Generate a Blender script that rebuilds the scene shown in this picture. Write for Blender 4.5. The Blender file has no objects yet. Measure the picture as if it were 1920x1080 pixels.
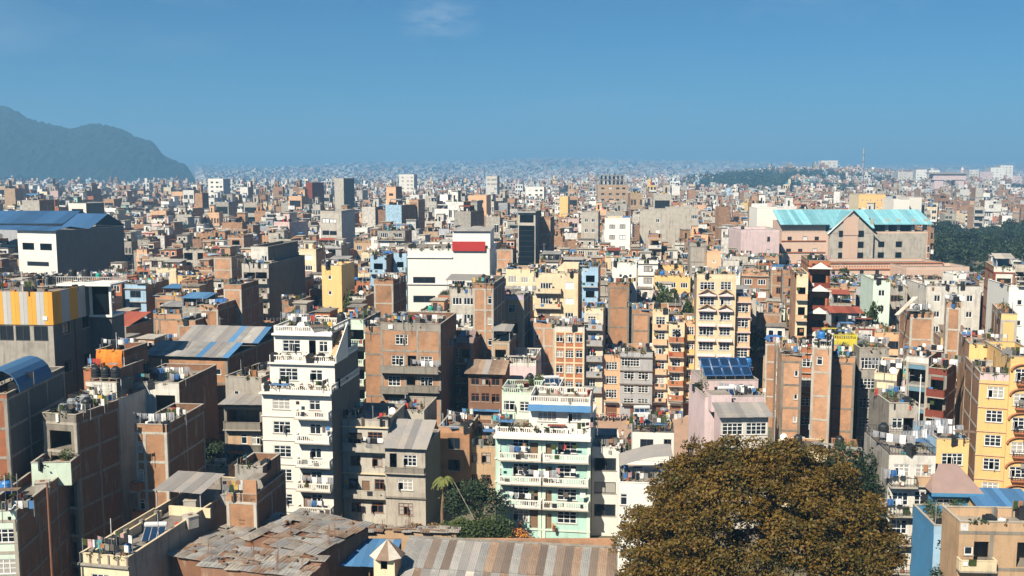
import bpy, math, random
import numpy as np
from math import radians, sin, cos, tan, pi
from mathutils import Vector, Matrix

# ---------------------------------------------------------------- camera, sky, sun, exposure
SC = bpy.context.scene
COL = SC.collection
F = 1867.0            # focal length in pixels of a 1920 wide frame (35 mm on a 36 mm sensor)
CH = 45.0             # camera height
PIT = math.atan(218.0 / F)
cP, sP = cos(PIT), sin(PIT)
cam_d = bpy.data.cameras.new('camera')
cam_d.lens = 35.0; cam_d.sensor_width = 36.0; cam_d.clip_start = 0.5; cam_d.clip_end = 40000
cam = bpy.data.objects.new('camera', cam_d); COL.objects.link(cam)
cam.location = (0, 0, CH); cam.rotation_euler = (pi / 2 - PIT, 0, 0)
SC.camera = cam

SUN_EL, SUN_AZ = radians(43), radians(34)   # sun behind the camera, to its left
world = bpy.data.worlds.new('World'); SC.world = world; world.use_nodes = True
wn = world.node_tree.nodes; wl = world.node_tree.links; wn.clear()
wo = wn.new('ShaderNodeOutputWorld'); wb = wn.new('ShaderNodeBackground'); sky = wn.new('ShaderNodeTexSky')
sky.sky_type = 'NISHITA'; sky.sun_disc = False; sky.sun_elevation = SUN_EL; sky.sun_rotation = pi + SUN_AZ
sky.altitude = 1300; sky.air_density = 1.0; sky.dust_density = 0.3; sky.ozone_density = 3.0
tint = wn.new('ShaderNodeMix'); tint.data_type = 'RGBA'; tint.blend_type = 'MULTIPLY'; tint.inputs[0].default_value = 1
tint.inputs[7].default_value = (0.17, 0.55, 0.79, 1)
# thin wisps of cloud, spread over the whole sky
tc = wn.new('ShaderNodeTexCoord'); mp = wn.new('ShaderNodeMapping'); mp.inputs['Scale'].default_value = (1.0, 1.0, 3.2)
mp.inputs['Location'].default_value = (0.37, 0.1, 0.55)
nz = wn.new('ShaderNodeTexNoise'); nz.inputs['Scale'].default_value = 3.1; nz.inputs['Detail'].default_value = 7; nz.inputs['Roughness'].default_value = 0.6
cr = wn.new('ShaderNodeMapRange'); cr.inputs['From Min'].default_value = 0.50; cr.inputs['From Max'].default_value = 0.80
cr.inputs['To Min'].default_value = 0.0; cr.inputs['To Max'].default_value = 0.5
cm = wn.new('ShaderNodeMix'); cm.data_type = 'RGBA'; cm.inputs[7].default_value = (4.4, 5.6, 7.2, 1)
wl.new(tc.outputs['Generated'], mp.inputs[0]); wl.new(mp.outputs[0], nz.inputs['Vector']); wl.new(nz.outputs[0], cr.inputs[0])
wl.new(sky.outputs[0], tint.inputs[6]); wl.new(tint.outputs[2], cm.inputs[6]); wl.new(cr.outputs[0], cm.inputs[0])
# one small cloud high in the middle of the sky
sb = wn.new('ShaderNodeVectorMath'); sb.operation = 'SUBTRACT'; sb.inputs[1].default_value = (-.0722, .987, .1456); wl.new(tc.outputs['Generated'], sb.inputs[0])
sc_ = wn.new('ShaderNodeVectorMath'); sc_.operation = 'MULTIPLY'; sc_.inputs[1].default_value = (22, 8, 40); wl.new(sb.outputs[0], sc_.inputs[0])
ln = wn.new('ShaderNodeVectorMath'); ln.operation = 'LENGTH'; wl.new(sc_.outputs[0], ln.inputs[0])
mk = wn.new('ShaderNodeMapRange'); mk.inputs[1].default_value = 1.0; mk.inputs[2].default_value = 0.0; mk.inputs[3].default_value = 0; mk.inputs[4].default_value = 1; wl.new(ln.outputs['Value'], mk.inputs[0])
n2 = wn.new('ShaderNodeTexNoise'); n2.inputs['Scale'].default_value = 26; n2.inputs['Detail'].default_value = 7; n2.inputs['Roughness'].default_value = .65; wl.new(mp.outputs[0], n2.inputs['Vector'])
m2 = wn.new('ShaderNodeMapRange'); m2.inputs[1].default_value = .38; m2.inputs[2].default_value = .7; m2.inputs[3].default_value = 0; m2.inputs[4].default_value = .75; wl.new(n2.outputs[0], m2.inputs[0])
ml_ = wn.new('ShaderNodeMath'); ml_.operation = 'MULTIPLY'; wl.new(mk.outputs[0], ml_.inputs[0]); wl.new(m2.outputs[0], ml_.inputs[1])
c2 = wn.new('ShaderNodeMix'); c2.data_type = 'RGBA'; c2.inputs[7].default_value = (6.2, 7.0, 8.2, 1); wl.new(cm.outputs[2], c2.inputs[6]); wl.new(ml_.outputs[0], c2.inputs[0])
wl.new(c2.outputs[2], wb.inputs[0]); wl.new(wb.outputs[0], wo.inputs[0])
wb.inputs[1].default_value = 0.05
sun_d = bpy.data.lights.new('sun', 'SUN'); sun_d.energy = 5.0; sun_d.angle = radians(0.5); sun_d.color = (1.0, 0.92, 0.77)
sun = bpy.data.objects.new('sun', sun_d); COL.objects.link(sun)
sun_dir = Vector((sin(SUN_AZ) * cos(SUN_EL), cos(SUN_AZ) * cos(SUN_EL), -sin(SUN_EL)))
sun.rotation_euler = sun_dir.to_track_quat('-Z', 'Y').to_euler(); sun.location = (-60, -80, 120)
SC.view_settings.view_transform = 'Standard'; SC.view_settings.look = 'None'
SC.view_settings.exposure = 0.92; SC.view_settings.gamma = 1.0; SC.view_settings.use_curve_mapping = False
SC.cycles.max_bounces = 4; SC.cycles.diffuse_bounces = 1; SC.cycles.glossy_bounces = 2; SC.cycles.transmission_bounces = 2
SC.cycles.volume_bounces = 0; SC.cycles.transparent_max_bounces = 6
SC.cycles.use_adaptive_sampling = True; SC.cycles.adaptive_threshold = 0.02

# ---------------------------------------------------------------- photograph geometry helpers
def K(py): return F * cP + (540 - py) * sP
def zrow(py): return (-F * sP + (540 - py) * cP) / K(py)
def at(px, py, Y): return ((px - 960) / K(py) * Y, Y, CH + zrow(py) * Y)
def proj(x, y, z):
    d = y * cP - (z - CH) * sP
    return 960 + x / d * F, 540 - ((z - CH) * cP + y * sP) / d * F

# ---------------------------------------------------------------- materials
MATS = {}
def nodes_of(name):
    m = bpy.data.materials.new(name); m.use_nodes = True
    return m, m.node_tree.nodes, m.node_tree.links, m.node_tree.nodes['Principled BSDF']
def noise(n, l, vec, scale, detail=3, rough=.6):
    t = n.new('ShaderNodeTexNoise'); t.inputs['Scale'].default_value = scale; t.inputs['Detail'].default_value = detail
    t.inputs['Roughness'].default_value = rough; l.new(vec, t.inputs['Vector']); return t.outputs[0]
def mrange(n, l, val, a, b, c, d):
    t = n.new('ShaderNodeMapRange'); l.new(val, t.inputs[0])
    for i, v in zip(range(1, 5), (a, b, c, d)): t.inputs[i].default_value = v
    return t.outputs[0]
def mix(n, l, fac, a, b, mode='MIX'):
    t = n.new('ShaderNodeMix'); t.data_type = 'RGBA'; t.blend_type = mode
    for i, v in ((0, fac), (6, a), (7, b)):
        if isinstance(v, (int, float)): t.inputs[i].default_value = v
        elif isinstance(v, tuple): t.inputs[i].default_value = tuple(v[:3]) + (1,)
        else: l.new(v, t.inputs[i])
    return t.outputs[2]
def scaled(n, l, vec, s):
    t = n.new('ShaderNodeMapping'); t.inputs['Scale'].default_value = s; l.new(vec, t.inputs[0]); return t.outputs[0]
def bump(n, l, b, h, strength, dist=.03):
    t = n.new('ShaderNodeBump'); t.inputs['Strength'].default_value = strength; t.inputs['Distance'].default_value = dist
    l.new(h, t.inputs['Height']); l.new(t.outputs[0], b.inputs['Normal'])
def plaster(name, col, dirt=.35, dirtcol=(.10, .085, .07), rough=.85, fine=1.0):
    """painted or bare render: blotches, rain streaks running down, fine grain"""
    if name in MATS: return MATS[name]
    m, n, l, b = nodes_of(name); uv = n.new('ShaderNodeUVMap').outputs[0]
    oi = n.new('ShaderNodeObjectInfo')
    pos = n.new('ShaderNodeTexCoord').outputs['Object']
    big = noise(n, l, pos, .55, 5, .65)
    st = noise(n, l, scaled(n, l, uv, (1.9, .17, 1)), 1.0, 5, .65)
    gr = noise(n, l, uv, 9 * fine, 3, .7)
    c = mix(n, l, mrange(n, l, st, .50, .78, 0, dirt * 1.5), col, dirtcol)
    c = mix(n, l, mrange(n, l, big, .48, .8, 0, dirt), c, tuple(x * .62 for x in dirtcol))
    c = mix(n, l, 1.0, c, mix(n, l, mrange(n, l, gr, .3, .75, 0, 1), (.80, .80, .80), (1.07, 1.06, 1.04)), 'MULTIPLY')
    c = mix(n, l, 1.0, c, mix(n, l, oi.outputs['Random'], (.90, .87, .84), (1.04, 1.04, 1.04)), 'MULTIPLY')
    l.new(c, b.inputs['Base Color']); b.inputs['Roughness'].default_value = rough
    b.inputs['Specular IOR Level'].default_value = .2
    bump(n, l, b, gr, .3, .02)
    MATS[name] = m; return m
def brickmat(name, c1, c2, mortar):
    m, n, l, b = nodes_of(name); uv = n.new('ShaderNodeUVMap').outputs[0]
    pos = n.new('ShaderNodeTexCoord').outputs['Object']
    t = n.new('ShaderNodeTexBrick'); l.new(uv, t.inputs['Vector'])
    t.inputs['Scale'].default_value = 1.0; t.inputs['Brick Width'].default_value = .25; t.inputs['Row Height'].default_value = .085
    t.inputs['Mortar Size'].default_value = .010; t.inputs['Mortar Smooth'].default_value = .3; t.inputs['Bias'].default_value = -.1
    t.inputs['Color1'].default_value = c1 + (1,); t.inputs['Color2'].default_value = c2 + (1,); t.inputs['Mortar'].default_value = mortar + (1,)
    big = noise(n, l, pos, .4, 5, .65)
    st = noise(n, l, scaled(n, l, uv, (1.1, .22, 1)), 1.0, 5, .7)
    mid = noise(n, l, scaled(n, l, uv, (1.6, 4.2, 1)), 1.0, 5, .85)
    c = mix(n, l, mrange(n, l, mid, .40, .62, 0, .85), t.outputs[0], (c2[0] * 1.28, c2[1] * 1.32, c2[2] * 1.4))
    c = mix(n, l, mrange(n, l, big, .45, .70, 0, .62), c, (.15, .105, .075))
    c = mix(n, l, mrange(n, l, st, .54, .78, 0, .75), c, (.44, .36, .27))
    oi = n.new('ShaderNodeObjectInfo'); c = mix(n, l, 1.0, c, mix(n, l, oi.outputs['Random'], (.74, .70, .66), (1.12, 1.12, 1.15)), 'MULTIPLY')
    l.new(c, b.inputs['Base Color']); b.inputs['Roughness'].default_value = .95; b.inputs['Specular IOR Level'].default_value = .1
    bump(n, l, b, t.outputs['Fac'], -.5, .02)
    MATS[name] = m; return m
def flat(name, col, rough=.7, metal=0, var=0.0, spec=.3, emis=None):
    if name in MATS: return MATS[name]
    m, n, l, b = nodes_of(name)
    b.inputs['Roughness'].default_value = rough; b.inputs['Metallic'].default_value = metal
    b.inputs['Specular IOR Level'].default_value = spec
    pos = n.new('ShaderNodeTexCoord').outputs['Object']
    g = noise(n, l, pos, 4.0, 4, .7)
    c = mix(n, l, 1.0, col, mix(n, l, mrange(n, l, g, .3, .7, 0, 1), (1 - var - .12,) * 3, (1.08,) * 3), 'MULTIPLY')
    l.new(c, b.inputs['Base Color']); MATS[name] = m; return m
def roofmat(name, col, alt, rust=(.16, .075, .04), rustiness=.5):
    m, n, l, b = nodes_of(name); pos = n.new('ShaderNodeTexCoord').outputs['Object']
    a = noise(n, l, pos, .5, 6, .7); d = noise(n, l, pos, 3.3, 5, .75)
    oi = n.new('ShaderNodeObjectInfo')
    c = mix(n, l, mrange(n, l, a, .38, .64, 0, 1), col, alt)
    c = mix(n, l, mrange(n, l, d, .52, .72, 0, rustiness), c, rust)
    c = mix(n, l, 1.0, c, mix(n, l, oi.outputs['Random'], (.72, .72, .72), (1.2, 1.17, 1.12)), 'MULTIPLY')
    l.new(c, b.inputs['Base Color']); b.inputs['Roughness'].default_value = .75; b.inputs['Specular IOR Level'].default_value = .25
    bump(n, l, b, d, .4, .03)
    MATS[name] = m; return m
def glassmat(name, dark, curtain, share):
    m, n, l, b = nodes_of(name); oi = n.new('ShaderNodeObjectInfo'); uv = n.new('ShaderNodeUVMap').outputs[0]
    f = noise(n, l, scaled(n, l, uv, (7, .6, 1)), 1.0, 2, .5)
    cur = mix(n, l, f, tuple(x * .55 for x in curtain), curtain)
    lt = n.new('ShaderNodeMath'); lt.operation = 'LESS_THAN'; lt.inputs[1].default_value = share; l.new(oi.outputs['Random'], lt.inputs[0])
    c = mix(n, l, lt.outputs[0], dark, cur)
    l.new(c, b.inputs['Base Color']); b.inputs['Roughness'].default_value = .12; b.inputs['Specular IOR Level'].default_value = .5
    MATS[name] = m; return m
def leafmat(name, cols, backlit=.25):
    """foliage: colour differs from leaf cluster to leaf cluster by position"""
    m, n, l, b = nodes_of(name); pos = n.new('ShaderNodeTexCoord').outputs['Object']
    f = noise(n, l, pos, 2.6, 3, .7); g = noise(n, l, pos, .5, 3, .6); oi = n.new('ShaderNodeObjectInfo')
    c = mix(n, l, mrange(n, l, f, .36, .66, 0, 1), cols[0], cols[1])
    c = mix(n, l, mrange(n, l, g, .46, .66, 0, .75), c, cols[2])
    c = mix(n, l, 1.0, c, mix(n, l, oi.outputs['Random'], (.75, .8, .75), (1.2, 1.12, 1.05)), 'MULTIPLY')
    l.new(c, b.inputs['Base Color']); b.inputs['Roughness'].default_value = .6; b.inputs['Specular IOR Level'].default_value = .25
    b.inputs['Subsurface Weight'].default_value = 0
    MATS[name] = m; return m

brickmat('brick', (.50, .262, .135), (.36, .18, .095), (.48, .38, .27))
brickmat('dark_brick', (.26, .12, .062), (.18, .085, .048), (.2, .16, .12))  # weathered brick, also darkened to put shade into the side walls' colour
brickmat('red_brick', (.42, .15, .07), (.34, .11, .05), (.30, .2, .14))
P = {}
for k, c, d in (('concrete', (.36, .33, .29), .55), ('pale_concrete', (.50, .46, .40), .45), ('old_concrete', (.26, .235, .20), .7),
             ('white', (.80, .77, .71), .07), ('dirty_white', (.66, .63, .57), .35), ('cream', (.74, .62, .42), .22), ('yellow', (.80, .52, .22), .14),
             ('mint', (.44, .68, .60), .22), ('pale_mint', (.62, .74, .62), .2), ('pink', (.66, .52, .52), .25), ('blue', (.07, .24, .44), .3), ('pale_blue', (.35, .52, .68), .25),
             ('terracotta', (.45, .17, .08), .3), ('orange', (.72, .32, .08), .2), ('tan', (.50, .34, .21), .35), ('grey', (.42, .42, .43), .3),
             ('lilac', (.52, .45, .55), .25), ('bright_yellow', (.68, .58, .06), .15), ('peach', (.74, .45, .27), .2), ('maroon', (.22, .055, .035), .2),
             ('grey_blue', (.13, .24, .32), .25), ('hotel_tan', (.64, .46, .36), .12), ('side_render', (.15, .145, .135), .4), ('cement_beam', (.44, .40, .34), .4), ('cladding_orange', (.74, .36, .06), .05), ('cladding_grey', (.48, .47, .46), .08)):  # the side-wall render is darkened, shade of the sunless flanks put into its colour
    plaster(k, c, d)
for k, c, r in (('black_plastic', (.022, .024, .027), .45), ('blue_plastic', (.03, .16, .42), .4), ('grey_plastic', (.20, .21, .22), .5), ('green_plastic', (.03, .3, .22), .45),
                ('window_white', (.80, .79, .76), .5), ('window_brown', (.20, .085, .045), .6), ('window_dark', (.05, .05, .055), .5), ('steel', (.32, .32, .33), .4),
                ('rust_steel', (.20, .09, .05), .8), ('dark_hole', (.012, .012, .013), 1), ('wood', (.20, .12, .07), .8), ('skin', (.36, .2, .13), .6),
                ('dish_white', (.68, .67, .63), .5), ('black_glass', (.006, .010, .014), .15), ('panel_blue', (.012, .03, .07), .2), ('pot', (.35, .13, .07), .8),
                ('soil', (.08, .055, .035), 1), ('hair', (.01, .01, .01), .7), ('tyre', (.015, .015, .015), .8), ('silver', (.5, .5, .5), .3)):
    flat(k, c, r)
CLOTH = []
for k, c in (('cloth_white', (.78, .77, .75)), ('cloth_red', (.42, .035, .03)), ('cloth_blue', (.04, .13, .33)), ('cloth_black', (.015, .015, .02)), ('cloth_pink', (.62, .22, .28)),
             ('cloth_yellow', (.7, .45, .05)), ('cloth_teal', (.02, .30, .36)), ('cloth_grey', (.3, .3, .32)), ('cloth_orange', (.75, .22, .03)), ('cloth_purple', (.18, .05, .2))):
    flat(k, c, .9, var=.1); CLOTH.append(k)
roofmat('tin', (.34, .33, .31), (.22, .21, .20)); roofmat('rusty_tin', (.30, .22, .16), (.20, .13, .09), rustiness=.9)
roofmat('white_tin', (.50, .46, .41), (.38, .34, .29), rustiness=.35); roofmat('blue_tin', (.055, .17, .36), (.08, .18, .31), rust=(.15, .14, .13), rustiness=.35); roofmat('deep_blue_tin', (.025, .085, .21), (.035, .10, .20), rust=(.06, .08, .10), rustiness=.5)
roofmat('teal_roof', (.15, .38, .45), (.22, .44, .49), rust=(.16, .33, .38), rustiness=.55); roofmat('red_tin', (.30, .07, .04), (.25, .07, .045), rustiness=.4)
roofmat('roof_top', (.30, .26, .22), (.20, .175, .15), rust=(.12, .10, .08), rustiness=.55)
roofmat('slate', (.25, .24, .24), (.30, .27, .24), rust=(.14, .12, .1), rustiness=.4)
roofmat('old_plank', (.25, .21, .175), (.35, .32, .28), rust=(.09, .065, .045), rustiness=.8)
roofmat('pink_roof', (.30, .21, .19), (.25, .18, .16), rust=(.24, .16, .14), rustiness=.4)
glassmat('pane', (.012, .018, .026), (.45, .42, .38), .28); glassmat('blue_pane', (.015, .05, .11), (.30, .38, .48), .25)
leafmat('leaf_green', ((.035, .060, .014), (.075, .095, .022), (.024, .040, .012)))
leafmat('leaf_dark', ((.016, .032, .014), (.035, .055, .018), (.012, .024, .012)))
leafmat('leaf_rust', ((.125, .062, .008), (.060, .044, .009), (.032, .034, .010)))
leafmat('flower', ((.5, .10, .02), (.45, .3, .03), (.4, .05, .04)))
leafmat('dry_leaf', ((.24, .12, .035), (.16, .10, .035), (.10, .085, .03)))
leafmat('palm_leaf', ((.10, .12, .03), (.16, .16, .04), (.07, .08, .02)))
def attr_material(name, grain=1.2, spread=(.62, 1.15)):
    m, n, l, b = nodes_of(name); a = n.new('ShaderNodeAttribute'); a.attribute_name = 'tone'
    pos = n.new('ShaderNodeTexCoord').outputs['Object']; g = noise(n, l, pos, grain, 4, .75)
    c = mix(n, l, 1.0, a.outputs[0], mix(n, l, mrange(n, l, g, .35, .68, 0, 1), (spread[0],) * 3, (spread[1],) * 3), 'MULTIPLY')
    l.new(c, b.inputs['Base Color']); b.inputs['Roughness'].default_value = .9; b.inputs['Specular IOR Level'].default_value = .1
    MATS[name] = m; return m
attr_material('city_tone'); attr_material('tree_tone', .5, (.5, 1.2))

# ---------------------------------------------------------------- mesh building
class MB:
    def __init__(s): s.v = []; s.f = []; s.m = []; s.names = []
    def mi(s, name):
        if name not in s.names: s.names.append(name)
        return s.names.index(name)
    def poly(s, pts, mat):
        i = len(s.v); s.v += [tuple(p) for p in pts]; s.f.append(tuple(range(i, i + len(pts)))); s.m.append(s.mi(mat))
    def box(s, x0, x1, y0, y1, z0, z1, mat, bottom=True):
        i = len(s.v); k = s.mi(mat)
        s.v += [(x0, y0, z0), (x1, y0, z0), (x1, y1, z0), (x0, y1, z0), (x0, y0, z1), (x1, y0, z1), (x1, y1, z1), (x0, y1, z1)]
        fs = [(0, 1, 5, 4), (1, 2, 6, 5), (2, 3, 7, 6), (3, 0, 4, 7), (4, 5, 6, 7)]
        if bottom: fs.append((3, 2, 1, 0))
        for f in fs: s.f.append(tuple(i + q for q in f)); s.m.append(k)
    def hexa(s, p, mat):
        i = len(s.v); k = s.mi(mat); s.v += [tuple(q) for q in p]
        for f in ((0, 1, 5, 4), (1, 2, 6, 5), (2, 3, 7, 6), (3, 0, 4, 7), (4, 5, 6, 7), (3, 2, 1, 0)): s.f.append(tuple(i + q for q in f)); s.m.append(k)
    def bar(s, a, b, r, mat, n=4):
        a = Vector(a); b = Vector(b); d = (b - a); L = d.length
        if L < 1e-6: return
        d /= L; u = d.orthogonal().normalized(); w = d.cross(u); i = len(s.v); k = s.mi(mat)
        for p in (a, b):
            for j in range(n):
                t = 2 * pi * (j + .5) / n; s.v.append(tuple(p + (u * cos(t) + w * sin(t)) * r))
        for j in range(n): s.f.append((i + j, i + (j + 1) % n, i + n + (j + 1) % n, i + n + j)); s.m.append(k)
        s.f.append(tuple(i + n + j for j in range(n))); s.m.append(k); s.f.append(tuple(i + n - 1 - j for j in range(n))); s.m.append(k)
    def lathe(s, prof, mat, n=12, c=(0, 0)):
        i = len(s.v); k = s.mi(mat)
        for r, z in prof:
            for j in range(n): t = 2 * pi * j / n; s.v.append((c[0] + r * cos(t), c[1] + r * sin(t), z))
        for q in range(len(prof) - 1):
            for j in range(n): s.f.append((i + q * n + j, i + q * n + (j + 1) % n, i + (q + 1) * n + (j + 1) % n, i + (q + 1) * n + j)); s.m.append(k)
    def mesh(s, name):
        me = bpy.data.meshes.new(name); me.from_pydata(s.v, [], s.f)
        for nm in s.names: me.materials.append(MATS[nm])
        n = len(s.f)
        if n:
            me.polygons.foreach_set('material_index', s.m)
            nr = np.empty(n * 3, np.float32); me.polygons.foreach_get('normal', nr); nr = np.abs(nr.reshape(-1, 3))
            lt = np.empty(n, np.int32); me.polygons.foreach_get('loop_total', lt)
            lv = np.empty(len(me.loops), np.int32); me.loops.foreach_get('vertex_index', lv)
            co = np.array(s.v, np.float32)[lv]; ax = np.repeat(nr.argmax(1), lt)
            u = np.where(ax == 0, co[:, 1], co[:, 0]); w = np.where(ax == 2, co[:, 1], co[:, 2])
            lay = me.uv_layers.new(name='UVMap'); lay.data.foreach_set('uv', np.stack([u, w], 1).ravel())
        return me
def link(name, me, parent=None, loc=(0, 0, 0), rz=0.0, stuff=False, label=None):
    o = bpy.data.objects.new(name, me); COL.objects.link(o); o.parent = parent; o.location = loc
    if rz: o.rotation_euler = (0, 0, rz)
    if stuff: o['kind'] = 'stuff'
    if label: o['label'] = label
    return o
def thing(name, label, cat, loc, rz=0.0, group=None, me=None):
    o = bpy.data.objects.new(name, me); COL.objects.link(o); o.location = loc; o.rotation_euler = (0, 0, rz)
    o['label'] = label; o['category'] = cat
    if group: o['group'] = group
    return o
def copy_thing(src, loc, rz=0.0):
    r = src.copy(); COL.objects.link(r); r.location = loc; r.rotation_euler = (0, 0, rz)
    for ch in src.children:
        c = ch.copy(); COL.objects.link(c); c.parent = r
        for g in ch.children: d = g.copy(); COL.objects.link(d); d.parent = c
    return r
def structure(name, me, loc=(0, 0, 0)):
    o = bpy.data.objects.new(name, me); COL.objects.link(o); o.location = loc; o['kind'] = 'structure'; return o

# wall sheet with real openings and reveals
def wall_sheet(mb, W, z0, z1, holes, mat, T, reveal=.2, rmat=None):
    """T maps (u, depth, z) to local coordinates; u runs over 0..W"""
    us = sorted({0.0, W} | {min(max(q, 0), W) for h in holes for q in h[:2]}); zs = sorted({z0, z1} | {min(max(q, z0), z1) for h in holes for q in h[2:4]})
    for i in range(len(us) - 1):
        run = None
        for j in range(len(zs) - 1):
            cu, cz = (us[i] + us[i + 1]) / 2, (zs[j] + zs[j + 1]) / 2
            inside = any(h[0] < cu < h[1] and h[2] < cz < h[3] for h in holes)
            if inside:
                if run is not None: mb.poly([T(us[i], 0, run), T(us[i + 1], 0, run), T(us[i + 1], 0, zs[j]), T(us[i], 0, zs[j])], mat); run = None
            elif run is None: run = zs[j]
        if run is not None: mb.poly([T(us[i], 0, run), T(us[i + 1], 0, run), T(us[i + 1], 0, zs[-1]), T(us[i], 0, zs[-1])], mat)
    for a, b, c, d in [h[:4] for h in holes]:
        m2 = rmat or mat
        mb.poly([T(a, 0, c), T(b, 0, c), T(b, reveal, c), T(a, reveal, c)], m2); mb.poly([T(a, 0, d), T(a, reveal, d), T(b, reveal, d), T(b, 0, d)], m2)
        mb.poly([T(a, 0, c), T(a, reveal, c), T(a, reveal, d), T(a, 0, d)], m2); mb.poly([T(b, 0, c), T(b, 0, d), T(b, reveal, d), T(b, reveal, c)], m2)

# window kinds: (width, height, sill height above the floor, frame material, leaves, transom)
WK = {'w3': (1.9, 1.45, .8, 'window_white', 3, 1), 'w2': (1.3, 1.35, .85, 'window_white', 2, 1), 'w4': (2.6, 1.5, .75, 'window_white', 4, 1), 'b2': (1.3, 1.4, .85, 'window_brown', 2, 1),
      'b3': (1.9, 1.5, .75, 'window_brown', 3, 1), 'dk': (2.4, 1.5, .8, 'window_dark', 2, 0), 'sm': (.75, .85, 1.1, 'window_white', 1, 0), 'hs': (.55, .6, 1.4, 'dark', 0, 0),
      'dr': (.95, 2.1, .02, 'door', 1, 0), 'vd': (2.6, 2.2, .05, 'open', 0, 0), 'w1': (.8, 1.3, .9, 'window_white', 1, 1), 'w5': (3.3, 1.6, .7, 'window_white', 6, 1),
      'db': (1.0, 2.1, .02, 'doorb', 1, 0)}
WMESH = {}
def window_parts(kind, w, h, var, glass='pane'):
    key = (kind, round(w, 2), round(h, 2), var, glass)
    if key in WMESH: return WMESH[key]
    _, _, _, fm, nl, tr = WK[kind]; f = MB(); g = MB(); s = MB()
    if fm in ('door', 'doorb'):
        dm = 'window_brown' if fm == 'door' else 'wood'
        fr = 'window_white' if fm == 'door' else 'window_brown'
        f.box(-w / 2, -w / 2 + .07, 0, .12, 0, h, fr); f.box(w / 2 - .07, w / 2, 0, .12, 0, h, fr); f.box(-w / 2 + .07, w / 2 - .07, 0, .12, h - .07, h, fr)
        g.box(-w / 2 + .08, w / 2 - .08, .04, .08, 0.01, h - .08, dm)
        for z in (.25, 1.15): g.box(-w / 2 + .2, w / 2 - .2, .025, .04, z, z + .65, dm)
        r = (f.mesh('door_frame'), g.mesh('door_leaf'), None)
    else:
        t = .085
        for a, b, c, d in ((-w / 2, w / 2, 0, t), (-w / 2, w / 2, h - t, h)): f.box(a, b, -.02, .1, c, d, fm)
        for a in (-w / 2, w / 2 - t): f.box(a, a + t, -.02, .1, t, h - t, fm)
        lw = (w - 2 * t) / max(nl, 1); tz = h * .70 if tr else h - t
        openleaf = var % max(nl, 1) if var < 2 else -1
        for i in range(nl):
            x0 = -w / 2 + t + i * lw
            if i: f.box(x0 - .04, x0 + .04, .0, .08, t, h - t, fm)
            if i == openleaf and nl > 1:   # leaf swung outward
                s_ = -1 if i == 0 else 1; hx = x0 if s_ < 0 else x0 + lw
                f.box(hx - .02, hx + .02, -.02 - lw * .85, -.02, t + .02, t + .08, fm); f.box(hx - .02, hx + .02, -.02 - lw * .85, -.02, tz - .08, tz - .02, fm)
                f.box(hx - .02, hx + .02, -.02 - lw * .85, .04 - lw * .85, t + .08, tz - .08, fm)
                g.box(hx - .006, hx + .006, .04 - lw * .85, -.03, t + .08, tz - .08, glass)
                if tr: g.box(x0 + .04, x0 + lw - .04, .03, .045, tz + .035, h - t, glass)
            else:
                g.box(x0 + .04 * (i > 0), x0 + lw - .04 * (i < nl - 1), .03, .045, t, h - t, glass)
                if nl >= 3 and tr: f.box(x0 + .04, x0 + lw - .04, .01, .07, t + (tz - t) * .5 - .025, t + (tz - t) * .5 + .025, fm)
        if tr: f.box(-w / 2 + t, w / 2 - t, -.005, .09, tz - .035, tz + .035, fm)
        s.box(-w / 2 - .1, w / 2 + .1, -.14, -.021, -.07, .0, 'cement_beam')
        r = (f.mesh('window'), g.mesh('pane'), s.mesh('sill'))
    WMESH[key] = r; return r

def balustrade(mb, a, b, z, h, mat, style):
    """a,b: (x,y) ends; z: floor level"""
    a = Vector((a[0], a[1], 0)); b = Vector((b[0], b[1], 0)); d = b - a; L = d.length; d.normalize(); q = Vector((-d.y, d.x, 0)) * .06
    def seg(t0, t1, z0, z1, th=1.0, m=mat):
        p = a + d * t0; r = a + d * t1; w = q * th
        mb.hexa([(p - w) + Vector((0, 0, z0)), (r - w) + Vector((0, 0, z0)), (r + w) + Vector((0, 0, z0)), (p + w) + Vector((0, 0, z0)),
                 (p - w) + Vector((0, 0, z1)), (r - w) + Vector((0, 0, z1)), (r + w) + Vector((0, 0, z1)), (p + w) + Vector((0, 0, z1))], m)
    if style == 'solid': seg(0, L, z, z + h - .06); seg(-.02, L + .02, z + h - .06, z + h, 1.5)
    elif style == 'balu':
        seg(0, L, z, z + h * .30); seg(-.02, L + .02, z + h - .13, z + h, 1.3)
        n = max(1, int(round(L / 3.0)))
        for i in range(n + 1): t = i * (L - .24) / n; seg(t, t + .24, z + h * .3, z + h - .13, 1.15)
        m = int(L / .26)
        for i in range(m): t = (i + .5) * L / m; seg(t - .05, t + .05, z + h * .3, z + h - .13, .7)
    else:
        dark = 'window_dark' if style == 'rail' else 'dish_white'
        seg(0, L, z + h - .05, z + h, .5, dark); seg(0, L, z + .12, z + .16, .4, dark)
        m = max(2, int(L / .3))
        for i in range(m + 1): t = i * (L - .03) / m; seg(t, t + .03, z, z + h - .05, .3, dark)
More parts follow.
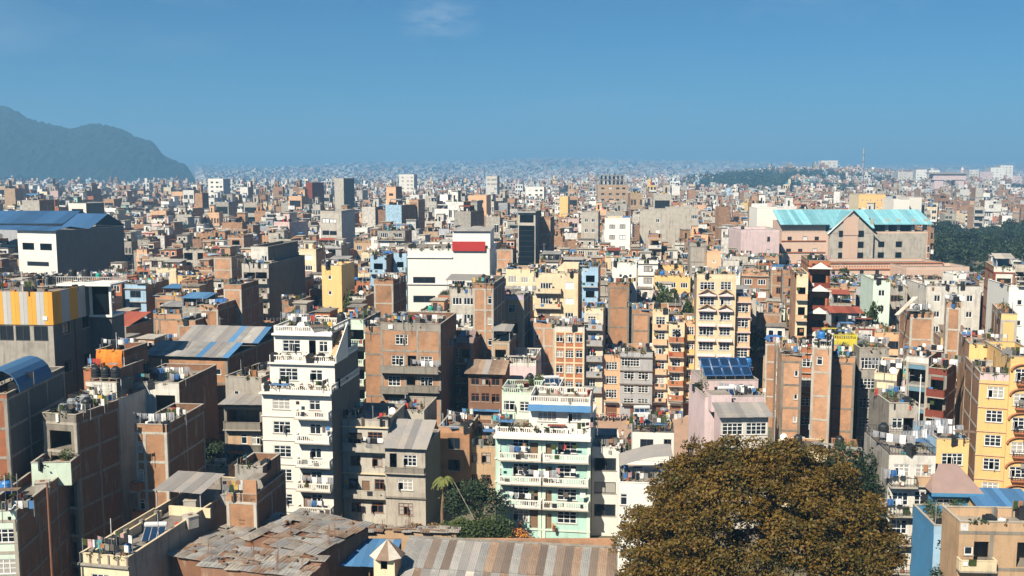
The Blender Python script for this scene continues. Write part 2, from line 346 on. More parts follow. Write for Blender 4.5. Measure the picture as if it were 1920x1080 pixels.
# ---------------------------------------------------------------- houses
HOUSES = []; ITEMS = []; HEROES = []
class House:
    def __init__(s, name, label, ref, xl, xr, yt, Y, d, rz=-8, par=.9, pstyle='solid', fh=3.0, mat='brick', side='brick', frame='cement_beam', cat='building', group=None, detail=2, pmat=None, seed=None, world=None):
        rz = radians(rz); c, sn = cos(rz), sin(rz)
        if world: cx, Y, W, h = world
        else:
            a, b = (xl - 960) / K(yt), (xr - 960) / K(yt)
            hw = (b - a) * Y / (2 * c - sn * (a + b)); cx = a * (Y - hw * sn) + hw * c; W = 2 * hw; h = CH + zrow(yt) * Y
        s.W, s.D, s.T, s.H, s.fh, s.x, s.Y, s.rz, s.par = W, d, h, h - par, fh, cx, Y, rz, par
        s.mat, s.side, s.frame, s.detail, s.pstyle = mat, side, frame, detail, pstyle; s.pmat = pmat or mat
        s.ref = ref; s.rng = random.Random(seed if seed is not None else int(xl * 7 + yt * 3))
        s.root = thing(name, label, cat, (cx, Y, 0), rz, group); s.holes = {'f': [], 'r': [], 'l': []}; s.root_name = name
        s.extra = MB(); s.bal = MB(); s.win = MB(); s.nf = max(1, int(s.H / fh)); s.beam = True; s.cols = None
        s.balconies = []; s.blocked = []; s.z0 = 0.0; s.host = None
        HOUSES.append(s)
    def w(s, x, y, z=0): return (s.x + x * cos(s.rz) - y * sin(s.rz), s.Y + x * sin(s.rz) + y * cos(s.rz), z)
    def fmap(s, face):
        if face == 'f': return lambda u, q, z: (u - s.W / 2, q, z)
        if face == 'r': return lambda u, q, z: (s.W / 2 - q, u, z)
        return lambda u, q, z: (-s.W / 2 + q, s.D - u, z)
    def window(s, face, u, zf, kind, k=1.0):
        w, h, sill, fm, nl, tr = WK[kind]; L = s.W if face == 'f' else s.D
        w = min(w * k * (s.rng.uniform(.88, 1.1) if hasattr(s, 'fill') else 1), L - .5); h *= s.rng.uniform(.9, 1.08)
        if zf + sill < s.z0 + .3: return
        u = min(max(u, w / 2 + .2), L - w / 2 - .2); z = zf + sill
        h = min(h, s.fh - sill - .25)
        hl = (u - w / 2, u + w / 2, z, z + h)
        if any(a[0] < hl[1] and hl[0] < a[1] and a[2] < hl[3] and hl[2] < a[3] for a in s.holes[face]): return
        s.holes[face].append(hl)
        if fm in ('dark', 'open'): return
        T = s.fmap(face); p = T(u, .07, z); rz = {'f': 0, 'r': pi / 2, 'l': -pi / 2}[face]
        if s.detail >= 2:
            fr, pn, si = window_parts(kind, w, h, s.rng.randrange(5))
            o = link('door' if fm in ('door', 'doorb') else 'window', fr, s.root, p, rz); link('door_leaf' if fm in ('door', 'doorb') else 'pane', pn, o)
            if si: link('sill', si, o)
        else:      # far enough away that window parts are a few pixels: one joined mesh
            m = s.win; t = .12; fmm = {'door': 'window_brown', 'doorb': 'window_brown'}.get(fm, fm)
            for a, b in ([(u - w / 2, u - w / 2 + t), (u + w / 2 - t, u + w / 2)] + [(u - w / 2 + i * w / nl - .05, u - w / 2 + i * w / nl + .05) for i in range(1, nl)]):
                m.poly([T(a, .05, z), T(b, .05, z), T(b, .05, z + h), T(a, .05, z + h)], fmm)
            for a, b in ((z, z + t), (z + h - t, z + h)): m.poly([T(u - w / 2, .052, a), T(u + w / 2, .052, a), T(u + w / 2, .052, b), T(u - w / 2, .052, b)], fmm)
            m.poly([T(u - w / 2, .12, z), T(u + w / 2, .12, z), T(u + w / 2, .12, z + h), T(u - w / 2, .12, z + h)], 'pane' if s.rng.random() > .15 else 'cloth_white')
    def balcony(s, f0, f1, zf, dep, style, mat=None, h=.95, slab='cement_beam', roof=False):
        x0, x1 = -s.W / 2 + f0 * s.W, -s.W / 2 + f1 * s.W; mat = mat or s.mat; m = MB() if s.detail >= 2 else s.bal
        m.box(x0, x1, -dep, -.002, zf - .16, zf, slab)
        balustrade(m, (x0 + .08, -dep + .08), (x1 - .08, -dep + .08), zf, h, mat, style)
        balustrade(m, (x0 + .08, -dep + .2), (x0 + .08, -.01), zf, h, mat, style); balustrade(m, (x1 - .08, -dep + .2), (x1 - .08, -.01), zf, h, mat, style)
        if s.detail >= 2: link('balcony', m.mesh('balcony'), s.root)
        s.balconies.append((x0, x1, zf, dep))
    def floors(s, rows, top=0, n=None):
        """rows: for the storeys from the top down, a string of window@fraction tokens"""
        for k in range(top, n or s.nf):
            zf = s.H - (k + 1) * s.fh
            if zf < s.z0 - .4: break
            r = rows[min(k - top, len(rows) - 1)] if isinstance(rows, list) else rows
            for t in r.split():
                face = 'f'
                if t[1:2] == ':': face, t = t[0], t[2:]
                kind, _, u = t.partition('@'); kind, _, kk = kind.partition('*')
                s.window(face, float(u) * (s.W if face == 'f' else s.D), zf, kind, float(kk) if kk else 1.0)
    def stair_room(s, x, y, w=3.0, d=3.6, h=2.5, mat=None, roof='roof_top', door=True, overhang=.25):
        m = MB(); mat = mat or s.mat; z = s.H
        m.box(x - w / 2, x + w / 2, y, y + d, z, z + h, mat, False); m.box(x - w / 2 - overhang, x + w / 2 + overhang, y - overhang, y + d + overhang, z + h, z + h + .16, 'cement_beam')
        o = link('stair_room', m.mesh('stair_room'), s.root); s.blocked.append((x - w / 2 - .3, x + w / 2 + .3, y - .6, y + d + .3))
        if door and s.detail >= 2:
            fr, pn, _ = window_parts('dr', .95, 2.1, 3); p = link('door', fr, o, (x - w * .2, y - .1, z)); link('door_leaf', pn, p)
            f2, g2, s2 = window_parts('sm', .75, .85, 4); p = link('window', f2, o, (x + w * .27, y - .07, z + 1.1)); link('pane', g2, p)
        elif door:
            m2 = MB(); m2.box(x - w * .2 - .45, x - w * .2 + .45, y - .03, y, z, z + 2, 'window_dark'); link('door', m2.mesh('door'), o)
        return o
    def shed(s, x, y, w, d, h=2.3, mat='tin', wall=None, slope=.12):
        """light roof on posts"""
        m = MB(); z = s.H; n = max(2, int(w / .9))
        for a in (-w / 2 + .06, w / 2 - .06):
            for b in (.06, d - .06): m.box(x + a - .05, x + a + .05, y + b - .05, y + b + .05, z, z + h + slope * b - .02, 'steel')
        o = link('roof_shed', m.mesh('roof_shed'), s.root)
        for i in range(n):
            r = MB(); x0 = x - w / 2 - .2 + i * (w + .4) / n; x1 = x0 + (w + .4) / n + .05; up = .025 * (i % 2) + s.rng.uniform(0, .01)
            r.hexa([(x0, y - .3, z + h - .03 + up), (x1, y - .3, z + h - .03 + up), (x1, y + d + .3, z + h + slope * d + up), (x0, y + d + .3, z + h + slope * d + up),
                    (x0, y - .3, z + h + up), (x1, y - .3, z + h + up), (x1, y + d + .3, z + h + slope * d + .03 + up), (x0, y + d + .3, z + h + slope * d + .03 + up)], mat)
            if s.detail >= 2: link('roof_sheet', r.mesh('roof_sheet'), o)
            if s.detail < 2:
                r = MB(); r.hexa([(x - w / 2 - .2, y - .3, z + h), (x + w / 2 + .2, y - .3, z + h), (x + w / 2 + .2, y + d + .3, z + h + slope * d), (x - w / 2 - .2, y + d + .3, z + h + slope * d),
                    (x - w / 2 - .2, y - .3, z + h + .05), (x + w / 2 + .2, y - .3, z + h + .05), (x + w / 2 + .2, y + d + .3, z + h + slope * d + .05), (x - w / 2 - .2, y + d + .3, z + h + slope * d + .05)], mat)
                link('roof_sheet', r.mesh('roof_sheet'), o); break
        if wall:
            r = MB(); r.box(x - w / 2 + .15, x + w / 2 - .15, y + d - .3, y + d - .15, z, z + h + slope * d - .06, wall); r.box(x - w / 2 + .15, x - w / 2 + .27, y + .3, y + d - .31, z, z + h - .02, wall); link('shed_wall', r.mesh('shed_wall'), o)
        s.blocked.append((x - w / 2 - .2, x + w / 2 + .2, y, y + d))
    def finish(s):
        W, D, H = s.W, s.D, s.H
        m = MB()
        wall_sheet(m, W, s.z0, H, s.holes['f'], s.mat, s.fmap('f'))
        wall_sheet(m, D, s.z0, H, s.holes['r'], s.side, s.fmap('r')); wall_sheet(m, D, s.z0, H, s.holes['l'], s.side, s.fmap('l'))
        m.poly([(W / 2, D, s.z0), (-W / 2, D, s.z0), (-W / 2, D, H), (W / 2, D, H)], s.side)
        # floor slab lines and interior partitions, seen through open windows
        for k in range(1, s.nf + 1):
            z = H - k * s.fh
            if z > s.z0 + .5 and s.detail >= 2: m.box(-W / 2 + .22, W / 2 - .22, .22, D - .22, z - .1, z - .01, 'old_concrete')
        m.poly([(-W / 2 + .22, min(3.5, D * .5), s.z0), (W / 2 - .22, min(3.5, D * .5), s.z0), (W / 2 - .22, min(3.5, D * .5), H - .2), (-W / 2 + .22, min(3.5, D * .5), H - .2)], 'old_concrete')
        link('wall', m.mesh('wall'), s.root)
        r = MB(); r.box(-W / 2 + .015, W / 2 - .015, .015, D - .015, H - .18, H, 'roof_top'); link('roof', r.mesh('roof'), s.root)
        if s.frame:    # concrete frame: beams at every storey and columns, a few centimetres proud
            fr = MB(); e = .035; bh = .28; fs = 'old_concrete' if s.side == 'dark_brick' else s.frame  # side frame goes darker too, matching the shade in that wall's colour
            ks = [z for z in (H - k * s.fh for k in range(0, s.nf + 1)) if z > s.z0 + .4]
            for z in ks:
                if s.beam in (True, 'front'): fr.box(-W / 2 - e, W / 2 + e, -e, -.002, z - bh, z, s.frame)
                if s.beam in (True, 'side'):
                    fr.box(W / 2 + .002, W / 2 + e, 0, D, z - bh, z, fs); fr.box(-W / 2 - e, -W / 2 - .002, 0, D, z - bh, z, fs)
            e2 = e + .004; cw = .32
            if s.beam in (True, 'side'):
                nc = max(1, int(round(D / 4.6)))
                for i in range(nc + 1):
                    y = i * (D - cw) / nc
                    fr.box(W / 2 + .002, W / 2 + e2, y, y + cw, s.z0, H, fs); fr.box(-W / 2 - e2, -W / 2 - .002, y, y + cw, s.z0, H, fs)
            if s.beam in (True, 'front'):
                cs = s.cols if s.cols is not None else ([0, 1] if W < 5 else [0, .5, 1] if W < 9 and not s.holes['f'] else [0, 1])
                for c in cs: x = -W / 2 + c * (W - cw); fr.box(x, x + cw, -e2, -.002, s.z0, H, s.frame)
            link('concrete_frame', fr.mesh('concrete_frame'), s.root)
        if s.par > .05:
            p = MB()
            if s.pstyle == 'solid':
                t = .13; pm = s.pmat; sm = s.side
                p.box(-W / 2, W / 2, 0, t, H + .001, s.T - .07, pm); p.box(-W / 2, W / 2, D - t, D, H + .001, s.T - .07, sm)
                p.box(-W / 2, -W / 2 + t, t, D - t, H + .001, s.T - .07, sm); p.box(W / 2 - t, W / 2, t, D - t, H + .001, s.T - .07, sm)
                e = .05
                for a in ((-W / 2 - e, W / 2 + e, -e, t + e), (-W / 2 - e, W / 2 + e, D - t - e, D + e), (-W / 2 - e, -W / 2 + t + e, t + e, D - t - e), (W / 2 - t - e, W / 2 + e, t + e, D - t - e)): p.box(*a, s.T - .07, s.T, 'cement_beam' if pm not in ('white', 'cream') else pm)
            else:
                st = s.pstyle; q = .1
                for a, b in (((-W / 2, q), (W / 2, q)), ((-W / 2 + q, 2 * q), (-W / 2 + q, D - 2 * q)), ((W / 2 - q, 2 * q), (W / 2 - q, D - 2 * q)), ((-W / 2, D - q), (W / 2, D - q))): balustrade(p, a, b, H + .001, s.T - H, s.pmat, st)
            link('parapet', p.mesh('parapet'), s.root)
        if s.extra.v: link('ledge', s.extra.mesh('ledge'), s.root)
        if s.bal.v: link('balcony', s.bal.mesh('balcony'), s.root, stuff=True)
        if s.win.v: link('window', s.win.mesh('window'), s.root, stuff=True)
        if s.host: s.merge()
        return s
    def merge(s):
        h = s.host; dr = s.rz - h.rz; dx, dy = s.x - h.x, s.Y - h.Y
        M = Matrix.Translation((dx * cos(-h.rz) - dy * sin(-h.rz), dx * sin(-h.rz) + dy * cos(-h.rz), 0)) @ Matrix.Rotation(dr, 4, 'Z')
        for c in list(s.root.children):
            c.parent = h.root; L = M @ Vector(c.location); c.location = L; c.rotation_euler = (0, 0, c.rotation_euler[2] + dr)
        bpy.data.objects.remove(s.root); s.root = h.root; HOUSES.remove(s)
    def ledge(s, zs, dep=.22, th=.14, mat='cement_beam', f0=0, f1=1):
        for z in zs: s.extra.box(-s.W / 2 + f0 * s.W - (.1 if f0 == 0 else 0), -s.W / 2 + f1 * s.W + (.1 if f1 == 1 else 0), -dep, -.04, z - th, z, mat)
    def rebar(s, n=6, h=1.2):
        m = MB()
        for i in range(n):
            x = s.rng.choice([-1, 1]) * (s.W / 2 - .1) if i % 2 else s.rng.uniform(-s.W / 2 + .2, s.W / 2 - .2); y = s.rng.choice([.07, s.D - .07, s.D / 2])
            for q in range(3): m.bar((x + (q - 1) * .08, y, s.T - .1), (x + (q - 1) * .08 + s.rng.uniform(-.1, .1), y, s.T + h * s.rng.uniform(.7, 1.2)), .016, 'rust_steel')
        link('rebar', m.mesh('rebar'), s.root, stuff=True)
    def item(s, kind, x, y, z=None, rz=None, what=None):
        p = s.w(x, y, (s.H if z is None else z) + .001)
        o = put_item(kind, p, s.rz + (s.rng.uniform(-.6, .6) if rz is None else rz), s.detail)
        if o is not None: ITEMS.append([o, what or ITEM_WORDS[kind], s, p])
        return o
    def clutter(s, spec):
        rng = s.rng; toks = [t for t in spec if t in ITEM_CODE]
        n = len(toks)
        for i, t in enumerate(toks):
            kind = rng.choice(ITEM_CODE[t]); r = ITEM_R[kind]
            for tr in range(14):
                x = -s.W / 2 + (i + .5 + rng.uniform(-.6, .6)) * s.W / n; y = rng.uniform(.3 + r, max(.35 + r, min(s.D - r - .3, 7)))
                lx = s.W / 2 - r - .2
                if lx <= 0: lx = .01
                x = min(max(x, -lx), lx)
                if any(a - r < x < b + r and c - r < y < d + r for a, b, c, d in s.blocked): continue
                s.blocked.append((x - r, x + r, y - r, y + r)); s.item(kind, x, y); break

# ---------------------------------------------------------------- things that stand on roofs
ITEM_WORDS = {'tank_black': 'black water tank', 'tank_blue': 'blue water tank', 'tank_grey': 'grey water tank', 'tank_green': 'green water tank', 'dish': 'white satellite dish', 'laundry_a': 'clothesline', 'laundry_b': 'clothesline',
              'laundry_c': 'clothesline', 'plant_a': 'potted plant', 'plant_b': 'potted plant', 'plant_c': 'flowering pot', 'solar': 'solar water heater', 'antenna': 'thin mast', 'crate': 'water box', 'bush': 'leafy bush', 'tarp': 'blue tarpaulin', 'drum': 'blue drum', 'chair': 'plastic chair'}
ITEM_CAT = {'tank': 'water tank', 'dish': 'satellite dish', 'laundry': 'clothesline', 'plant': 'plant', 'solar': 'solar heater', 'antenna': 'mast', 'crate': 'water box', 'bush': 'plant', 'tarp': 'tarpaulin', 'drum': 'drum', 'chair': 'chair'}
ITEM_NAME = {'tank': 'water_tank', 'dish': 'satellite_dish', 'laundry': 'clothesline', 'plant': 'potted_plant', 'solar': 'solar_water_heater', 'antenna': 'mast', 'crate': 'concrete_water_box', 'bush': 'bush', 'tarp': 'tarpaulin', 'drum': 'drum', 'chair': 'plastic_chair'}
ITEM_GROUP = {'tank': 'water tanks on the rooftops', 'dish': 'satellite dishes on the rooftops', 'laundry': 'clotheslines on the roofs and balconies', 'plant': 'potted plants on the rooftops', 'solar': 'solar water heaters on the roofs', 'antenna': 'thin masts on the rooftops', 'crate': 'concrete water boxes on the roofs', 'bush': 'bushes on the rooftops', 'tarp': 'tarpaulins on the roofs', 'drum': 'drums on the rooftops', 'chair': 'plastic chairs on the roofs'}
ITEM_CODE = {'T': ['tank_black'], 'B': ['tank_blue'], 'G': ['tank_grey'], 'N': ['tank_green'], 'D': ['dish'], 'L': ['laundry_a', 'laundry_b', 'laundry_c'], 'P': ['plant_a', 'plant_b', 'plant_c'], 'O': ['solar'], 'A': ['antenna'],
             'C': ['crate'], 'U': ['bush'], 'R': ['tarp'], 'M': ['drum'], 'H': ['chair']}
ITEM_R = {'tank_black': .75, 'tank_blue': .75, 'tank_grey': .75, 'tank_green': .75, 'dish': .5, 'laundry_a': .6, 'laundry_b': .6, 'laundry_c': .6, 'plant_a': .35, 'plant_b': .35, 'plant_c': .35, 'solar': 1.1, 'antenna': .2, 'crate': .7, 'bush': .7, 'tarp': 1.2, 'drum': .35, 'chair': .35}
def leaf_cluster(n, r, h0, h1, size, seed, shape=None):
    """n small leaf quads in a loose ellipsoid; returns verts (4n,3)"""
    g = np.random.default_rng(seed); d = g.normal(size=(n, 3)); d /= np.linalg.norm(d, axis=1)[:, None]
    rad = g.random(n) ** .45
    c = d * rad[:, None] * np.array([r, r, (h1 - h0) / 2]) + np.array([0, 0, (h0 + h1) / 2])
    return quads(c, size, g)
def quads(c, size, g, flat_=.5, spread=.45):
    n = len(c); sz = size * g.uniform(.6, 1.3, n)[:, None]
    nrm = g.normal(size=(n, 3)); nrm[:, 2] = np.abs(nrm[:, 2]) + flat_; nrm /= np.linalg.norm(nrm, axis=1)[:, None]
    t = np.cross(nrm, g.normal(size=(n, 3))); t /= np.linalg.norm(t, axis=1)[:, None]; b = np.cross(nrm, t)
    w = sz * spread
    return np.stack([c - t * sz * .5, c + b * w * .5, c + t * sz * .5, c - b * w * .5], 1).reshape(-1, 3)
def leaf_mesh(name, co, mat, mb=None):
    v0 = np.array(mb.v, float).reshape(-1, 3) if mb else np.zeros((0, 3)); n0 = len(v0); n = len(co) // 4
    return quad_mesh(name, np.vstack([v0, co]), np.vstack([np.array(mb.f).reshape(-1, 4) if mb else np.zeros((0, 4), int), np.arange(n * 4).reshape(-1, 4) + n0]), (mb.names if mb else []) + [mat], (mb.m if mb else []) + [len(mb.names) if mb else 0] * n)
def quad_mesh(name, v, f, mats, mi=None, tone=None):
    me = bpy.data.meshes.new(name); f = np.ascontiguousarray(f, dtype=np.int32); n = len(f)
    me.vertices.add(len(v)); me.vertices.foreach_set('co', np.ascontiguousarray(v, dtype=np.float32).ravel()); me.loops.add(n * 4); me.loops.foreach_set('vertex_index', f.ravel())
    me.polygons.add(n); me.polygons.foreach_set('loop_start', np.arange(0, n * 4, 4, dtype=np.int32)); me.polygons.foreach_set('loop_total', np.full(n, 4, dtype=np.int32))
    for k in mats: me.materials.append(MATS[k])
    if mi is not None: me.polygons.foreach_set('material_index', mi)
    if tone is not None:
        at_ = me.attributes.new('tone', 'FLOAT_COLOR', 'FACE'); c = np.ones((n, 4), np.float32); c[:, :3] = tone; at_.data.foreach_set('color', c.ravel())
    me.update(calc_edges=True); me.shade_flat(); return me
def m_(f):
    b = MB(); f(b); return b
def tank_body(mat):
    b = MB(); b.lathe([(0, .0), (.56, .0), (.58, .08), (.56, .30), (.60, .34), (.60, .42), (.56, .46), (.56, .70), (.60, .74), (.60, .82), (.56, .86), (.55, 1.05), (.44, 1.22), (.24, 1.32), (.24, 1.36)], mat, 14); return b.mesh('tank_body')
def build_protos():
    PR = {}
    lid = m_(lambda b: b.lathe([(.28, 1.34), (.28, 1.42), (0, 1.46)], 'black_plastic', 12)).mesh('tank_lid')
    st = MB(); 
    for x in (-.5, .5):
        for y in (-.5, .5): st.box(x - .06, x + .06, y - .06, y + .06, 0, .35, 'rust_steel')
    st.box(-.62, .62, -.62, .62, .35, .42, 'old_concrete'); st = st.mesh('tank_stand')
    for k, m in (('black', 'black_plastic'), ('blue', 'blue_plastic'), ('grey', 'grey_plastic'), ('green', 'green_plastic')):
        PR['tank_' + k] = [('tank_body', tank_body(m), (0, 0, .42)), ('tank_lid', lid, (0, 0, .42)), ('tank_stand', st, (0, 0, 0))]
    b = MB(); N = 14
    b.lathe([(0, 0), (.16, .012), (.32, .05), (.47, .115), (.49, .115), (.33, .03), (0, -.02)], 'dish_white', N)
    dm = b.mesh('dish_bowl'); dm.transform(Matrix.Translation((0, -.1, .85)) @ Matrix.Rotation(radians(58), 4, 'X'))
    b = MB(); b.bar((0, 0, 0), (0, 0, .85), .03, 'steel', 6); b.bar((0, 0, .8), (0, -.1, .85), .03, 'steel'); b.bar((0, -.12, .5), (0, -.52, 1.08), .014, 'steel'); b.box(-.04, .04, -.56, -.48, 1.05, 1.14, 'steel'); b.box(-.18, .18, -.18, .18, 0, .05, 'steel')
    PR['dish'] = [('dish_bowl', dm, (0, 0, 0)), ('dish_mount', b.mesh('dish_mount'), (0, 0, 0))]
    rg = random.Random(4)
    for v in 'abc':
        L = {'a': 3.2, 'b': 4.2, 'c': 2.4}[v]; b = MB()
        for x in (-L / 2, L / 2): b.bar((x, 0, 0), (x, 0, 1.9), .025, 'steel', 5)
        q = [(-L / 2 + L * i / 8, 0, 1.82 - .14 * (1 - (i / 4 - 1) ** 2)) for i in range(9)]
        for i in range(8): b.bar(q[i], q[i + 1], .012, 'steel', 3)
        parts = [('line', b.mesh('line'), (0, 0, 0))]; x = -L / 2 + .2
        while x < L / 2 - .5:
            w = rg.uniform(.35, .8); h = rg.uniform(.5, 1.1); z = 1.82 - .14 * (1 - ((x + w / 2) / (L / 2)) ** 2); g = MB(); c = rg.choice(['cloth_white'] * 6 + ['cloth_black'] * 3 + ['cloth_grey'] * 3 + CLOTH + ['cloth_pink', 'cloth_teal', 'cream']); n = 5
            for i in range(n):
                x0, x1 = x + w * i / n, x + w * (i + 1) / n; y0, y1 = .04 * sin(i * 2.1), .04 * sin((i + 1) * 2.1)
                hh = h * rg.uniform(.9, 1.0)
                g.hexa([(x0, y0 * 2.5, z - hh), (x1, y1 * 2.5, z - hh), (x1, y1 * 2.5 + .02, z - hh), (x0, y0 * 2.5 + .02, z - hh), (x0, y0 * .3, z), (x1, y1 * .3, z), (x1, y1 * .3 + .02, z), (x0, y0 * .3 + .02, z)], c)
            parts.append(('garment', g.mesh('garment'), (0, 0, 0))); x += w + rg.uniform(.03, .2)
        PR['laundry_' + v] = parts
    for i, (v, mt, r, h) in enumerate((('a', 'leaf_green', .34, 1.0), ('b', 'leaf_rust', .4, .8), ('c', 'flower', .3, .6))):
        b = MB(); b.lathe([(0, 0), (.16, 0), (.22, .34), (.24, .34), (.24, .38), (.19, .38), (.18, .32), (0, .32)], 'pot', 9)
        c = leaf_cluster(70, r, .35, .35 + h, .22, i); c2 = leaf_cluster(30, r * .8, .35, .3 + h * .7, .2, i + 9)
        lm = leaf_mesh('foliage', c, mt)
        PR['plant_' + v] = [('pot', b.mesh('pot'), (0, 0, 0)), ('foliage', lm, (0, 0, 0))] + ([('green_foliage', leaf_mesh('green_foliage', c2, 'leaf_green'), (0, 0, 0))] if v == 'c' else [])
    b = MB()
    for i in range(7):
        t = i * .9; b.bar((0, 0, .1), (.3 * cos(t), .3 * sin(t), .9), .02, 'wood', 3)
    b.lathe([(0, 0), (.3, 0), (.36, .3), (.3, .3), (0, .26)], 'old_concrete', 9)
    PR['bush'] = [('tub', b.mesh('tub'), (0, 0, 0)), ('foliage', leaf_mesh('foliage', leaf_cluster(260, .85, .4, 1.9, .24, 77), 'leaf_green'), (0, 0, 0))]
    b = MB(); 
    b.hexa([(-1.0, -.8, .25), (1.0, -.8, .25), (1.0, .55, 1.15), (-1.0, .55, 1.15), (-1.0, -.84, .31), (1.0, -.84, .31), (1.0, .51, 1.21), (-1.0, .51, 1.21)], 'panel_blue')
    for x in (-1, -.33, .33, 1): b.bar((x, -.84, .33), (x, .51, 1.23), .03, 'silver')
    pl = b.mesh('collector'); b = MB()
    for x in (-.9, .9): b.bar((x, -.75, 0), (x, -.75, .3), .025, 'steel'); b.bar((x, .6, 0), (x, .6, 1.3), .025, 'steel'); b.bar((x, -.75, .02), (x, .6, .02), .02, 'steel')
    fr = b.mesh('stand'); b = MB(); b.lathe([(0, -1.1), (.24, -1.08), (.27, -1.0), (.27, 1.0), (.24, 1.08), (0, 1.1)], 'silver', 12); cy = b.mesh('cylinder'); cy.transform(Matrix.Translation((0, .68, 1.42)) @ Matrix.Rotation(pi / 2, 4, 'Y'))
    PR['solar'] = [('collector', pl, (0, 0, 0)), ('cylinder', cy, (0, 0, 0)), ('stand', fr, (0, 0, 0))]
    b = MB(); b.bar((0, 0, 0), (0, 0, 4.2), .035, 'silver', 5); b.box(-.15, .15, -.15, .15, 0, .06, 'steel'); mm = b.mesh('pole'); b = MB(); b.bar((-.6, 0, 3.8), (.6, 0, 3.8), .015, 'silver')
    for i in range(6): b.bar((-.5 + i * .2, -.3 + i * .03, 3.82), (-.5 + i * .2, .3 - i * .03, 3.82), .01, 'silver')
    PR['antenna'] = [('pole', mm, (0, 0, 0)), ('aerial', b.mesh('aerial'), (0, 0, 0))]
    b = MB(); b.box(-.65, .65, -.55, .55, 0, 1.15, 'pale_concrete'); b2 = MB(); b2.box(-.7, .7, -.6, .6, 1.15, 1.24, 'cement_beam'); b2.box(-.2, .2, -.2, .2, 1.24, 1.3, 'rust_steel')
    PR['crate'] = [('box_wall', b.mesh('box_wall'), (0, 0, 0)), ('cover', b2.mesh('cover'), (0, 0, 0))]
    b = MB(); g = np.random.default_rng(3); n = 9
    zz = g.uniform(.9, 1.3, (n + 1, n + 1)); zz[0, :] = .5; zz[:, 0] -= .3
    for i in range(n):
        for j in range(n):
            X = lambda k: -1.3 + 2.6 * k / n
            b.poly([(X(i), X(j), zz[i, j]), (X(i + 1), X(j), zz[i + 1, j]), (X(i + 1), X(j + 1), zz[i + 1, j + 1]), (X(i), X(j + 1), zz[i, j + 1])], 'cloth_blue')
    p = MB()
    for x in (-1.1, 1.1):
        for y in (-1.1, 1.1): p.bar((x, y, 0), (x, y, .95), .03, 'wood')
    PR['tarp'] = [('sheet', b.mesh('sheet'), (0, 0, 0)), ('post', p.mesh('post'), (0, 0, 0))]
    b = MB(); b.lathe([(0, 0), (.28, 0), (.3, .03), (.28, .06), (.28, .3), (.3, .33), (.28, .36), (.28, .58), (.3, .62), (.28, .66), (.28, .84), (.3, .88), (.26, .88), (0, .86)], 'blue_plastic', 12)
    PR['drum'] = [(None, b.mesh('drum'), (0, 0, 0))]
    b = MB(); b.box(-.22, .22, -.22, .22, .40, .44, 'cloth_red'); b2 = MB(); b2.hexa([(-.22, .2, .44), (.22, .2, .44), (.22, .24, .44), (-.22, .24, .44), (-.2, .3, .85), (.2, .3, .85), (.2, .34, .85), (-.2, .34, .85)], 'cloth_red')
    lg = m_(lambda q: q.box(-.02, .02, -.02, .02, 0, .4, 'cloth_red')).mesh('leg')
    PR['chair'] = [('seat', b.mesh('seat'), (0, 0, 0)), ('backrest', b2.mesh('backrest'), (0, 0, 0))] + [('leg', lg, (x, y, 0)) for x in (-.19, .19) for y in (-.19, .19)]
    # far versions: the same shapes joined in one mesh
    FAR = {}
    for k, parts in PR.items():
        V, Fc, M, names = [], [], [], []
        for nm, me, loc in parts:
            o = len(V); V += [tuple(v.co + Vector(loc)) for v in me.vertices]
            mm = [m.name for m in me.materials]
            for p in me.polygons:
                Fc.append([q + o for q in p.vertices]); nn = mm[p.material_index]
                if nn not in names: names.append(nn)
                M.append(names.index(nn))
        me = bpy.data.meshes.new(ITEM_NAME[k.split('_')[0]]); me.from_pydata(V, [], Fc)
        for nn in names: me.materials.append(bpy.data.materials[nn])
        me.polygons.foreach_set('material_index', M); FAR[k] = me
    return PR, FAR
PROTO, FARPROTO = build_protos()
COUNT = {}
def put_item(kind, p, rz, detail):
    base = kind.split('_')[0]; nm = ITEM_NAME[base]
    if COUNT.get(nm, 0) >= 290: return None
    COUNT[nm] = COUNT.get(nm, 0) + 1
    near = detail >= 2 and p[1] < 175
    parts = PROTO[kind]
    o = thing(nm, 'x', ITEM_CAT[base], p, rz, ITEM_GROUP[base], None if (near and len(parts) > 1) else FARPROTO[kind])
    if near and len(parts) > 1:
        for pn, me, loc in parts: link(pn, me, o, loc)
    return o

# plants, trees
def limbs(mb, base, top, r0, r1, mat='wood', n=7, seg=4, bend=.15, rng=random):
    pts = [Vector(base).lerp(Vector(top), i / seg) + Vector((rng.uniform(-bend, bend), rng.uniform(-bend, bend), 0)) * (0 if i in (0, seg) else 1) * (Vector(top) - Vector(base)).length * .3 for i in range(seg + 1)]
    for i in range(seg):
        a, b = pts[i], pts[i + 1]; ra, rb = r0 + (r1 - r0) * i / seg, r0 + (r1 - r0) * (i + 1) / seg; d = (b - a).normalized(); u = d.orthogonal().normalized(); w = d.cross(u); k = len(mb.v)
        for p, r in ((a, ra), (b, rb)):
            for j in range(n): t = 2 * pi * j / n; mb.v.append(tuple(p + (u * cos(t) + w * sin(t)) * r))
        for j in range(n): mb.f.append((k + j, k + (j + 1) % n, k + n + (j + 1) % n, k + n + j)); mb.m.append(mb.mi(mat))
    return pts
def crown_points(clumps, per, rad, g):
    """leaf positions: a thin shell of leaves round every clump centre, upper side denser"""
    n = len(clumps); d = g.normal(size=(n, per, 3)); d /= np.linalg.norm(d, axis=2)[:, :, None]; d[:, :, 2] = np.where(d[:, :, 2] < -.2, -d[:, :, 2], d[:, :, 2])
    rr = rad[:, None, None] * g.uniform(.55, 1.05, (n, per, 1)); return (clumps[:, None, :] + d * rr * np.array([1, 1, .72])).reshape(-1, 3)
TREE = {}
